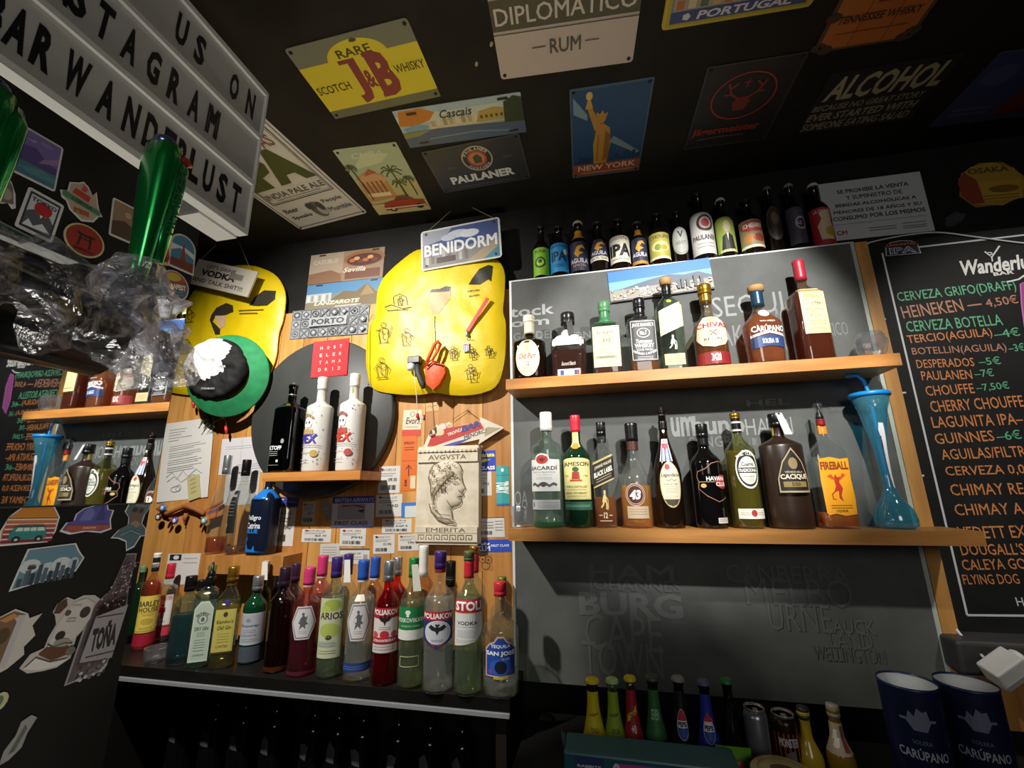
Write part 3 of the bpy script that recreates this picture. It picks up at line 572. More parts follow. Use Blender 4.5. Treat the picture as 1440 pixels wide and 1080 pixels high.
bottle('liquor_bottle', 'flat clear liqueur bottle with big yellow-orange label, orange neck band and tall pourer', 'bottle', G2, 1152, 1211, 743, 561, (.55, .70, .22, .98, 6, .55), CLR, [('band', 'e8961e', .72, .79), ('foil', mat('8a1c1c', .3), .79, .84, 1.15), ('pour', BLKC_, .84, 1.0)], [(.09, .54, .88, None, fire, {'rot': 8})], .12, fluid('f08a24', .03, .5), Y=Y2, zs=SH2, rot=6)
# yard glass
def yard():
    Yy = -.15; a, b = W(1233, 738, Yy), W(1290, 738, Yy); R = (b.x-a.x)/2; cx = (a.x+b.x)/2; hh = W(1214, 553, Yy).z-SH2
    root = empty('yard_glass', (cx, Yy, SH2), 'tall blue plastic cocktail yard glass with lid and straw at the shelf end', 'glass')
    pr = [(R*.75, 0), (R, .008), (R*1.0, .02), (R*.9, hh*.13), (R*.45, hh*.22), (R*.24, hh*.29), (R*.26, hh*.42), (R*.4, hh*.62), (R*.72, hh*.86), (R*.98, hh*.97)]
    mb = MB(); mb.lathe(pr, glass('7fdcf2', .1, .3), 28); mb.obj('glass_body', root)
    mb = MB(); mb.lathe([(R*1.02, hh*.965), (R*1.06, hh*.975), (R*1.06, hh*.99), (R*.98, hh), (R*.3, hh*1.006)], mat('1787d6', .35), 28); mb.obj('lid', root)
    mb = MB(); mb.tube([(0, 0, .02), (0, 0, hh*.5), (0, 0, hh), (-.004, 0, hh+.03), (-.018, -.004, hh+.045), (-.045, -.008, hh+.042)], .0042, mat('3aa0d8', .3), 10); mb.obj('straw', root)
    A = Art(.058, hh*.48, .0004, .00006)
    A.p([(0, 88), (8, 100), (40, 99), (58, 80), (66, 50), (78, 25), (100, 12), (92, 0), (72, 2), (40, 20), (24, 45), (20, 70)], 'eef0f2')
    A.t('Wanderlust', 50, 50, 165, 26, '2a2c30', .02, .3, -78); A.t('BAR', 36, 44, 34, 6, '5a5c60', .01, 0, -84)
    def fn(a, b, z):
        zz = hh*.52+b; r = rad_at(pr, zz)+.0008+z; t = -pi/2+.25+a/.05
        return Vector((r*cos(t), r*sin(t), zz))
    mb = MB(); A.emit(mb, fn, 7); mb.obj('label', root)
yard()
# ---- crowded lower-left shelf: front row
G3 = 'spirit bottles in the front row of the black shelf'; G4 = 'bottles in the back row of the black shelf'
RS = (.64, .78, .34, 1)
k3 = dict(zs=LS)
bottle('liquor_bottle', 'dark green bottle half hidden by the partition edge, leftmost on the black shelf', 'bottle', G3, 172, 196, 897, 795, RS, GRN, [('screw', mat('6f9a72', .4), .9, 1)], **k3)
def bar(A): A.r(0, 0, 100, 100, 'dcc659'); A.t('BARLEY', 50, 78, 92, 15, '4a3a1c', .03); A.t('HOUSE', 50, 62, 84, 13, '4a3a1c', .03); A.lines(20, 80, [53], 1.2, '8a7430'); A.t('WHISKY', 52, 47, 50, 5, '7a6428'); A.e(50, 30, 26, 9, 'c0a444'); A.lines(24, 76, [14, 10], 1, '8a7430'); A.r(0, 3, 100, 6, 'b89a34')
bottle('liquor_bottle', 'amber bottle with yellow label and black and white cap near the partition', 'bottle', G3, 184, 213, 917, 777, RS, glass('f0dcb8'), [('foil', '17181c', .80, .95, 1.1), ('screw', WCAP, .95, 1, 1.2), ('foil', 'd8d8da', .84, .9, 1.14)], [(.17, .55, 130, None, bar, {'rot': 14}), (.0, .16, 340, 'a01c34', None, {'name': 'lower_label'})], .7, fluid('e0821c'), **k3)
def bee(A): A.r(0, 0, 100, 100, 'd9dad6'); A.r(0, 80, 100, 100, 'cfc8c4'); A.t('BEEFEATER', 50, 90, 90, 12, 'b03a3a', .02); A.e(50, 66, 9, 5, 'b84a50'); A.p([(38, 60), (62, 60), (70, 46), (56, 44), (52, 26), (46, 26), (44, 44), (32, 46)], 'b02c3c'); A.l([(66, 60), (58, 24)], 2, '6a2430'); A.t('LONDON DRY', 50, 14, 60, 6, '8a8a88'); A.r(0, 0, 100, 4, 'b04a50')
bottle('liquor_bottle', 'clear gin bottle with white label, small red figure and red cap', 'bottle', G3, 210, 237, 906, 792, (.66, .76, .4, 1, 5, .9), CLR, [('screw', REDC, .80, 1, 1.2)], [(.2, .6, .9, None, bee, {'rot': 10}), (.08, .19, .95, 'c03c50', None, {'rot': 10})], .5, fluid('f0c8c8'), **k3)
bottle('liquor_bottle', 'clear bottle with bright red cap directly behind the blue-filled bottle', 'bottle', G4, 238, 268, 886, 788, RS, CLR, [('screw', REDC, .80, 1, 1.2)], (), .4, WATER, **k3)
bottle('liquor_bottle', 'square clear gin bottle with teal-blue filling and black cap', 'bottle', G3, 233, 268, 940, 809, (.68, .80, .36, 1, 6, .9), glass('d4ece8'), [('screw', BLKC_, .82, 1, 1.35)], (), .55, fluid('3f8f9c'), **k3)
crystal('shot_glass', 'small clear glass lying low in front of the red-figured gin bottle', 205, 231, 909, H(218, 934, LS).y+.02, LS, None, 'cup', 934)
def bom(A): A.p([(4, 0), (4, 86), (30, 98), (70, 98), (96, 86), (96, 0)], 'c9d4c6'); A.p([(9, 3), (9, 84), (32, 95), (68, 95), (91, 84), (91, 3)], 'b4c2b2'); A.arc('BOMBAY', 50, 66, 12, 90, 100, 5, '39463e', .01, False, 1); A.e(50, 68, 26, 8, '7c8c7e'); A.e(50, 68, 18, 6, 'c9d0c0'); A.e(50, 68, 9, 4, '5a6a5c'); A.t('DRY GIN', 50, 53, 64, 6, '36443c', .02); A.r(30, 40, 70, 48, '9fae9e'); A.lines(24, 76, [35, 31, 27, 23, 18], .7, '6f7e70'); A.t('LONDON', 50, 11, 50, 3, '55645a')
bottle('liquor_bottle', 'square pale green-blue gin bottle with tall arched label and black pourer', 'bottle', G3, 262, 295, 943, 790, (.68, .78, .36, 1, 6, .9), glass('cfe6e2'), [('screw', BLKC_, .72, .86, 1.2), ('pour', BLKC_, .86, 1.0)], [(.06, .64, .86, None, bom, {'rot': 8})], .62, fluid('c4dcd6'), **k3)
def lar(A): A.r(0, 0, 100, 100, 'bfb55c'); A.r(0, 0, 100, 4, '4a3c22'); A.e(50, 88, 11, 6, '4a3c2a'); A.t('Kamino\'s', 50, 72, 80, 9, '4f4220', .02, .2); A.t('Old Gin', 50, 58, 66, 9, '4f4220', .02, .2); A.lines(24, 78, [44, 38, 32, 26], .8, '8a7c3a'); A.t('LIMITED', 50, 16, 56, 5, '6a5a2a')
bottle('liquor_bottle', 'greenish clear bottle with olive-yellow label, gold cap and small purple dot', 'bottle', G3, 294, 327, 944, 796, (.66, .80, .4, 1, 6, .9), glass('dfe0c4'), [('screw', GOLDC, .84, 1, 1.25), ('foil', GOLDC, .80, .85, 1.1)], [(.15, .58, .86, None, lar, {'rot': 8}), (.62, .68, .22, None, lambda A: A.e(50, 50, 50, 50, '43388c'), {'rot': 8})], .66, fluid('d2d4a4'), **k3)
def tan_(A): A.r(0, 0, 100, 100, 'aeb4bd'); A.box(3, 3, 97, 97, 1.2, 'd4d8de'); A.e(36, 78, 9, 7, '8a90a0'); A.t('Tanqueray', 40, 60, 74, 10, '5a606c', .02, .3); A.lines(20, 66, [46, 40], .9, '787e8a'); A.t('LONDON DRY GIN', 40, 30, 62, 5, '6a707c'); A.lines(14, 80, [18, 12], .8, '888e9a')
bottle('liquor_bottle', 'deep green gin bottle with pale grey label and ribbed silver cap', 'bottle', G3, 333, 366, 937, 809, (.64, .80, .38, .97), mat('0e3a22', .07), [('screw', SILV, .82, 1, 1.25)], [(.22, .58, 130, None, tan_, {'rot': 4}), (.03, .2, 120, '4b5260', None, {'rot': 0}), (.86, .9, 60, None, lambda A: A.r(50, 0, 80, 100, 'dcdcd8'), {'name': 'strip_stamp', 'cuts': 3})], **k3)
bottle('liquor_bottle', 'dark bottle with paper strip over its pale cap, behind the green gin bottle', 'bottle', G4, 348, 374, 912, 788, RS, mat('233022', .1), [('screw', 'b5aa94', .86, 1, 1.2), ('tag', 'd8d6cc', .80, .99)], Y=-.118, zs=LS)
bottle('liquor_bottle', 'smoky rose bottle with amber-pink base and dark purple cap', 'bottle', G3, 370, 404, 949, 797, (.66, .79, .4, 1), glass('8f5a55'), [('screw', mat('2a1a2c', .35), .80, 1, 1.25)], [(.0, .06, 330, None, lambda A: A.r(0, 0, 100, 100, fluid('e07a44')), {'name': 'base_tint'})], .3, fluid('9a3038'), **k3)
bottle('liquor_bottle', 'dark bottle with silver ribbed cap behind the smoky rose bottle', 'bottle', G4, 366, 396, 915, 802, RS, mat('2a2026', .1), [('screw', SILV, .78, 1, 1.2)], **k3)
def hexl(A): A.p([(4, 50), (26, 2), (74, 2), (97, 50), (74, 98), (26, 98)], 'c9ccd0'); A.p([(9, 50), (29, 6), (72, 6), (92, 50), (72, 94), (29, 94)], '7a6268'); A.p([(12, 50), (31, 9), (70, 9), (88, 50), (70, 91), (31, 91)], 'd3d3d3'); A.p([(40, 62), (50, 74), (58, 66), (64, 70), (60, 54), (68, 46), (58, 44), (60, 32), (50, 40), (38, 30), (42, 46), (34, 50)], '5d6064'); A.e(49, 76, 5, 4, '5d6064'); A.lines(36, 64, [26, 21], 1, '8a8c90')
bottle('liquor_bottle', 'pink gin bottle with silver hexagonal label and pink cap', 'bottle', G3, 403, 442, 954, 797, (.64, .76, .36, 1), glass('e8b0bc'), [('foil', PNKC, .83, 1, 1.2), ('foil', 'e8c8cc', .81, .83, 1.15)], [(.33, .65, 118, None, hexl, {'rot': 0}), (.0, .05, 330, None, lambda A: A.r(0, 0, 100, 100, fluid('f07a98')), {'name': 'base_tint'})], .5, fluid('c24a6c'), **k3)
def lrs(A): A.r(0, 0, 100, 100, 'c2c8a6'); A.e(56, 88, 34, 10, '9fb04a'); A.e(30, 80, 20, 8, 'b4c068'); A.t('ARIOS', 54, 70, 92, 12, '4a3038', .025); A.e(52, 46, 40, 12, 'aab85c'); A.e(50, 34, 12, 4, '3a4030'); A.r(6, 18, 70, 28, 'a8b0a4'); A.lines(14, 80, [24, 20, 12, 8], .8, '7c8670')
bottle('liquor_bottle', 'clear gin bottle with tall lime-green label and purple cap', 'bottle', G3, 443, 480, 957, 783, (.66, .80, .36, 1), CLRG, [('screw', PURC, .82, 1, 1.2)], [(.17, .66, 112, None, lrs, {'rot': -4})], .66, fluid('e4ecd6'), **k3)
bottle('liquor_bottle', 'clear gin bottle with white hexagonal label, blue cap and blue lower band', 'bottle', G3, 482, 520, 962, 787, (.64, .76, .36, 1), CLR, [('foil', BLUC, .83, 1, 1.2), ('foil', 'd8dce8', .81, .83, 1.15)], [(.33, .65, 118, None, hexl, {'rot': 0}), (.09, .16, 140, '24407c', lambda A: A.lines(10, 90, [60, 35], 8, '5a74b0')), (.66, .71, 46, 'd8d4c4', None, {'cuts': 3})], .68, WATER, **k3)
def eagle(A, cx, cy, s, c): A.p([(cx, cy+s*.4), (cx+s*.2, cy+s*.2), (cx+s*.7, cy+s*.5), (cx+s, cy+s*.2), (cx+s*.6, cy-s*.1), (cx+s*.2, cy-s*.2), (cx, cy-s*.6), (cx-s*.2, cy-s*.2), (cx-s*.6, cy-s*.1), (cx-s, cy+s*.2), (cx-s*.7, cy+s*.5), (cx-s*.2, cy+s*.2)], c); A.e(cx-s*.12, cy+s*.45, s*.12, s*.12, c); A.e(cx+s*.12, cy+s*.45, s*.12, s*.12, c)
def polr(A): A.r(0, 0, 100, 76, 'd8d0cc'); A.r(0, 76, 100, 100, 'a81c2c'); A.t('POLIAKOV', 50, 90, 94, 13, 'f4ecec', .03); eagle(A, 50, 72, 22, '2a1a1e'); A.lines(30, 70, [56, 52], 1, '8a7a7a'); A.r(0, 22, 100, 34, 'b02434'); A.e(50, 40, 15, 9, 'c02a38'); A.e(16, 40, 12, 7, 'c85058'); A.e(84, 40, 12, 7, 'c85058'); A.t('STRAWBERRY', 50, 27, 84, 6, 'f4e8e8', .02); A.r(0, 0, 100, 20, 'cfc6c2'); A.lines(14, 86, [13, 7], 1.4, '8a8080'); A.r(0, 19, 100, 22, '8a1424')
bottle('liquor_bottle', 'bright red vodka bottle with eagle and strawberry label and silver cap', 'bottle', G3, 522, 556, 966, 788, (.62, .78, .36, 1), glass('f0505c'), [('screw', SILV, .82, 1, 1.25)], [(.26, .62, 136, None, polr, {'rot': 0})], .74, fluid('c01424'), **k3)
def mos(A): A.r(0, 30, 100, 100, '1f7a44'); A.r(0, 0, 100, 30, 'd8dcd4'); A.e(42, 84, 8, 7, 'e4efe4'); A.r(38, 70, 46, 84, 'e4efe4'); A.t('MOSKOVSKAYA', 50, 60, 92, 13, 'eef4ea', .02); A.t('OSOBAYA VODKA', 50, 42, 60, 5, 'cfe4d0')
bottle('liquor_bottle', 'clear vodka bottle with broad green and white label and green cap', 'bottle', G3, 558, 593, 971, 784, (.64, .80, .34, 1), CLRG, [('screw', GRNC, .84, 1, 1.2), ('tag', 'd8dccc', .74, .95)], [(.37, .62, 150, None, mos), (.17, .25, 90, None, lambda A: A.box(2, 4, 98, 96, 6, 'c8cc9c'))], .66, fluid('e4e6c8'), **k3)
def polb(A): A.p([(0, 76), (0, 100), (100, 100), (100, 76)], 'a82434'); A.t('POLIAKOV', 50, 88, 94, 15, 'f2eeee', .03); A.p([(0, 76), (100, 76), (100, 24), (50, 0), (0, 24)], '25346c'); A.e(50, 44, 40, 32, 'd6d8dc'); A.e(50, 44, 37, 29, 'c4c8d0'); eagle(A, 50, 52, 26, '24202c'); A.lines(34, 66, [24, 20], 1.2, '6a7080'); A.arc('VODKA TRIPLE', 50, 44, 36, 270, 80, 5, 'c8404c', .02, True)
bottle('liquor_bottle', 'clear vodka bottle with navy eagle label and purple-red cap', 'bottle', G3, 594, 636, 977, 775, (.62, .78, .34, 1), CLR, [('screw', PURC, .87, 1, 1.2), ('foil', mat('8a2434', .35), .84, .88, 1.15)], [(.31, .57, 132, None, polb), (.2, .32, 40, None, lambda A: A.box(2, 4, 98, 96, 5, '5a6a9c'), {'rot': 52, 'cuts': 3})], .66, WATER, **k3)
def sto(A): A.p([(0, 0), (0, 100), (100, 100), (100, 30), (70, 10)], 'd4d6d2'); A.r(0, 71, 100, 100, 'a82c34'); A.l([(0, 71), (100, 71)], 1.5, 'd8b060'); A.t('STOLI', 50, 86, 88, 20, 'f6f2ee', .04); A.t('VODKA', 46, 50, 64, 8, '3a3a3a', .02); A.r(14, 20, 66, 36, 'bfc4c6'); A.lines(10, 70, [42, 14, 10], .8, '9a9e9e')
bottle('liquor_bottle', 'clear vodka bottle with red-topped white label and red and green sealed cap', 'bottle', G3, 639, 677, 980, 775, (.62, .78, .34, 1), CLRG, [('foil', REDC, .80, .93, 1.15), ('screw', mat('4c5a34', .4), .93, 1, 1.2)], [(.33, .66, 140, None, sto, {'rot': 4})], .66, fluid('e2e6cc'), **k3)
def sj(A):
    A.p([(0, 6), (0, 70), (14, 82), (30, 88), (40, 100), (60, 100), (70, 88), (86, 82), (100, 70), (100, 6), (70, 6), (60, 0), (40, 0), (30, 6)], 'cfae9a'); A.p([(4, 9), (4, 68), (16, 79), (32, 85), (42, 96), (58, 96), (68, 85), (84, 79), (96, 68), (96, 9)], '2448a0'); A.t('TEQUILA', 50, 76, 60, 9, 'f2f2f2', .02); A.t('SAN JOSÉ', 50, 60, 92, 15, 'f4f4f4', .035); A.t('SILVER', 66, 47, 26, 5, 'c8d0e4'); A.e(50, 28, 34, 20, '2f5cb8'); A.e(50, 28, 18, 15, '141d34'); A.e(20, 18, 9, 6, '6a4aa0'); A.e(80, 18, 9, 6, '6a4aa0'); A.r(28, 1, 72, 7, 'c9b440')
bottle('liquor_bottle', 'round-shouldered tequila bottle with ornate blue label and red cap, rightmost on the black shelf', 'bottle', G3, 680, 729, 983, 818, (.56, .72, .30, .98), CLR, [('screw', REDC, .87, 1, 1.2)], [(.17, .54, 104, None, sj, {'rot': 4})], .2, WATER, **k3)
# back row: mostly caps and shoulders show
BY_ = -.115
def back(label, xc, yt, cap, body=CLR, hf=.82, fl=None, liqc=None, w=34, lab=(), YY=BY_):
    yb = 920
    P0 = W(xc, 900, YY); sc = (W(xc+w/2, 860, YY)-W(xc-w/2, 860, YY)).length
    bx_ = xc - (687-xc)/(900+1800)*(905-yt)*1.0
    bottle('liquor_bottle', label, 'bottle', G4, bx_-w/2, bx_+w/2, yb, yt, RS, body, cap, lab, fl, liqc, Y=YY, zs=LS, top_x=xc)
back('clear bottle with tall hot pink foil cap in the back row', 454, 781, [('foil', PNKC, .80, 1, 1.4), ('foil', 'e8c8cc', .78, .80, 1.3)], glass('eac0c8'), fl=.6, liqc=fluid('e0a0b0'))
back('back-row bottle with dark plum cap, left of the hot pink one', 416, 792, [('screw', mat('3a1c3c', .35), .80, 1, 1.25)], glass('caa0a0'))
back('clear back-row bottle with purple cap between lime label and blue cap', 490, 779, [('screw', PURC, .80, 1, 1.25), ('tag', 'd8d8d8', .74, .95)])
back('clear back-row bottle with bright blue foil cap', 528, 783, [('foil', BLUC, .80, 1, 1.35), ('foil', 'd8dce8', .78, .80, 1.3)], glass('f0dcc4'))
back('red vodka bottle with silver cap standing behind its twin in front', 559, 783, [('screw', SILV, .82, 1, 1.25)], glass('f0606a'), fl=.7, liqc=fluid('c01828'))
back('tall clear bottle with long white foil cap under the stone plaque', 596, 767, [('foil', WCAP, .74, 1, 1.25)], glass('f0dcc8'))
back('back-row bottle with black labelled cap right of the purple-red cap', 634, 789, [('screw', BLKC_, .76, 1, 1.3), ('foil', '5a5a5a', .80, .86, 1.32)])
back('back-row bottle with red seal and gold top behind the red-topped vodka', 667, 768, [('foil', REDC, .78, .94, 1.25), ('screw', GOLDC, .94, 1, 1.3)])
back('back-row bottle with greenish gold cap behind the tequila bottle', 706, 811, [('screw', mat('8a8a3c', .35, .5), .84, 1, 1.2)])
back('grey-capped bottle behind the pale green gin bottle', 283, 815, [('screw', BLKC_, .84, 1, 1.25)])

# ---- small wall shelf on the black disc with three bottles
disc_c = W(460, 588, 0)
mb = MB(); mb.lathe([(.268, 0), (.272, .004), (.272, .026), (.268, .03)], mottled('3a3c3b', '444645', 7, .5, .12, 'disc_paint'), 64, mx=Matrix.Translation((0, 0, 0)) @ Matrix.Rotation(radians(90), 4, 'X'))
dsc = mb.obj('round_board'); dsc.location = (-.948, WOODY, 1.555); tag(dsc, 'big round black board on the pine wall behind the white bottles', 'board')
DY = WOODY-.0302
a, b = W(369, 672, -.16), W(507, 660, -.16)
ms_z = (a.z+b.z)/2+.006; MS = ms_z
mb = MB(); mb.box((a.x, -.16, MS-.026), (b.x, DY-.0003, MS), PINEX); o = mb.obj('wall_shelf'); tag(o, 'short wooden shelf on the round black board', 'shelf')
GM = 'bottles on the short shelf of the round board'; YM = -.105
MXS = (.66, .74, .36, .96)
def smi(A): A.t('KTOFF', 36, 42, 60, 9, 'e8e8e8', .03); A.e(66, 56, 8, 5, '9a9a9a'); A.lines(8, 50, [34, 30, 26], .8, 'b8b8b8'); A.r(46, 12, 56, 17, 'd8d8d8'); A.lines(10, 60, [6], 1, '8a8a8a')
bottle('liquor_bottle', 'dark transparent squared bottle with white lettering and pourer on the short shelf', 'bottle', GM, 379, 421, 663, 539, (.68, .78, .32, 1.02, 4, .9), glass('3a3d3e', 1.55), [('pour', SILV, .84, 1.0)], [(.05, .55, .9, None, smi)], Y=YM, zs=MS)
def mex(c1, c2):
    def d(A):
        rg = random.Random(c1); A.e(40, 70, 15, 12, 'eceae6')
        for q in range(44): A.e(rg.uniform(6, 96), rg.uniform(8, 98), rg.uniform(1, 2.6), rg.uniform(.5, 1.4), rg.choice(['9a8fa0', 'b8a0a8', '8fa4a8', 'c0a878', 'a8a8b0']), 8)
        A.e(40, 69, 13, 9, 'f4f2ee'); A.e(34, 70, 3.4, 2.2, '5a5058'); A.e(46, 70, 3.4, 2.2, '5a5058'); A.p([(39, 66), (41, 66), (40, 68)], '5a5058'); A.l([(33, 63), (36, 62), (44, 62), (47, 63)], .8, '5a5058')
        for q in range(6): A.e(28+q*5, 79+2.5*sin(q*.7), 4, 2.4, ['6a5a5c', c2, '8a6a5c', c2, '7a7078', c2][q])
        A.p([(24, 60), (34, 58), (40, 62), (48, 58), (58, 60), (60, 52), (22, 52)], c2); A.t('MEX', 40, 46, 62, 13, c1, .05, .15); A.lines(14, 84, [37, 34], .6, 'b0a0a4'); A.e(66, 24, 11, 5, c2); A.lines(16, 52, [26, 15, 11], .6, 'b8b4b0')
    return d
bottle('liquor_bottle', 'white decorated bottle with purple MEX lettering on the short shelf', 'bottle', GM, 423, 463, 660, 532, MXS, mat('cfcfca', .35), [('foil', 'd2d2ce', .86, 1, 1.15)], [(.02, .7, 150, None, mex('4a3aa8', 'b59a58'))], Y=YM, zs=MS)
bottle('liquor_bottle', 'white decorated bottle with red-orange MEX lettering on the short shelf', 'bottle', GM, 471, 510, 656, 527, MXS, mat('d8d6d2', .35), [('foil', 'dedcd8', .86, 1, 1.15)], [(.02, .7, 150, None, mex('cc3c24', 'b04a44')), (.78, .86, 60, None, lambda A: A.e(70, 50, 24, 46, '8f9a50'), {'cuts': 3, 'name': 'neck_label'})], Y=YM, zs=MS)

# ---- little pine ledge box with three bottles
a, b = W(285, 781, -.10), W(394, 776, -.10); LZ = (a.z+b.z)/2-.006
mb = MB(); mb.box((a.x-.01, -.098, LZ-.055), (b.x+.012, WOODY-.0003, LZ), PINE2); o = mb.obj('ledge_box'); tag(o, 'small pine ledge box under the letter, three bottles standing on it', 'shelf')
GL = 'bottles on the small pine ledge'
bottle('liquor_bottle', 'nearly empty clear bottle with amber rest and silver cap on the pine ledge', 'bottle', GL, 286, 318, 778, 641, (.45, .8, .34, 1), CLR, [('screw', SILV, .80, 1, 1.2)], (), .16, fluid('d8861c'), Y=-.066, zs=LZ)
bottle('liquor_bottle', 'clear bottle with small black label and black cap on the pine ledge', 'bottle', GL, 314, 348, 776, 647, (.48, .8, .34, 1), CLR, [('screw', BLKC_, .82, 1, 1.2)], [(.22, .66, 80, '201f1f', lambda A: (A.t('AMARAS', 50, 88, 60, 7, 'd8d8d8'), A.lines(20, 80, [74, 66, 58, 50, 42], 1, '8a8a8a'), A.e(24, 18, 8, 5, 'd8d8d8')), {'rot': -16})], .08, fluid('c8a080'), Y=-.066, zs=LZ)
def pel(A): A.t('Peligro', 40, 66, 66, 11, 'e8ecf0', .02); A.t('Catrina', 40, 53, 66, 11, 'e8ecf0', .02); A.t('BLUE', 36, 43, 58, 8, '1f7fd8', .04); A.p([(0, 0), (0, 24), (22, 34), (14, 22), (26, 12), (44, 10), (54, 18), (60, 8), (100, 6), (100, 0)], '1a78d0')
bottle('liquor_bottle', 'navy liqueur bottle with bright blue shoulder and white lettering on the pine ledge', 'bottle', GL, 346, 388, 776, 661, (.62, .80, .26, .98, 3, .9), mat('141c30', .25), [('foil', mat('1a78d0', .3), .64, .78, 1), ('pour', SILV, .9, 1.0)], [(.0, .64, .94, None, pel, {'rot': -14})], Y=-.062, zs=LZ)

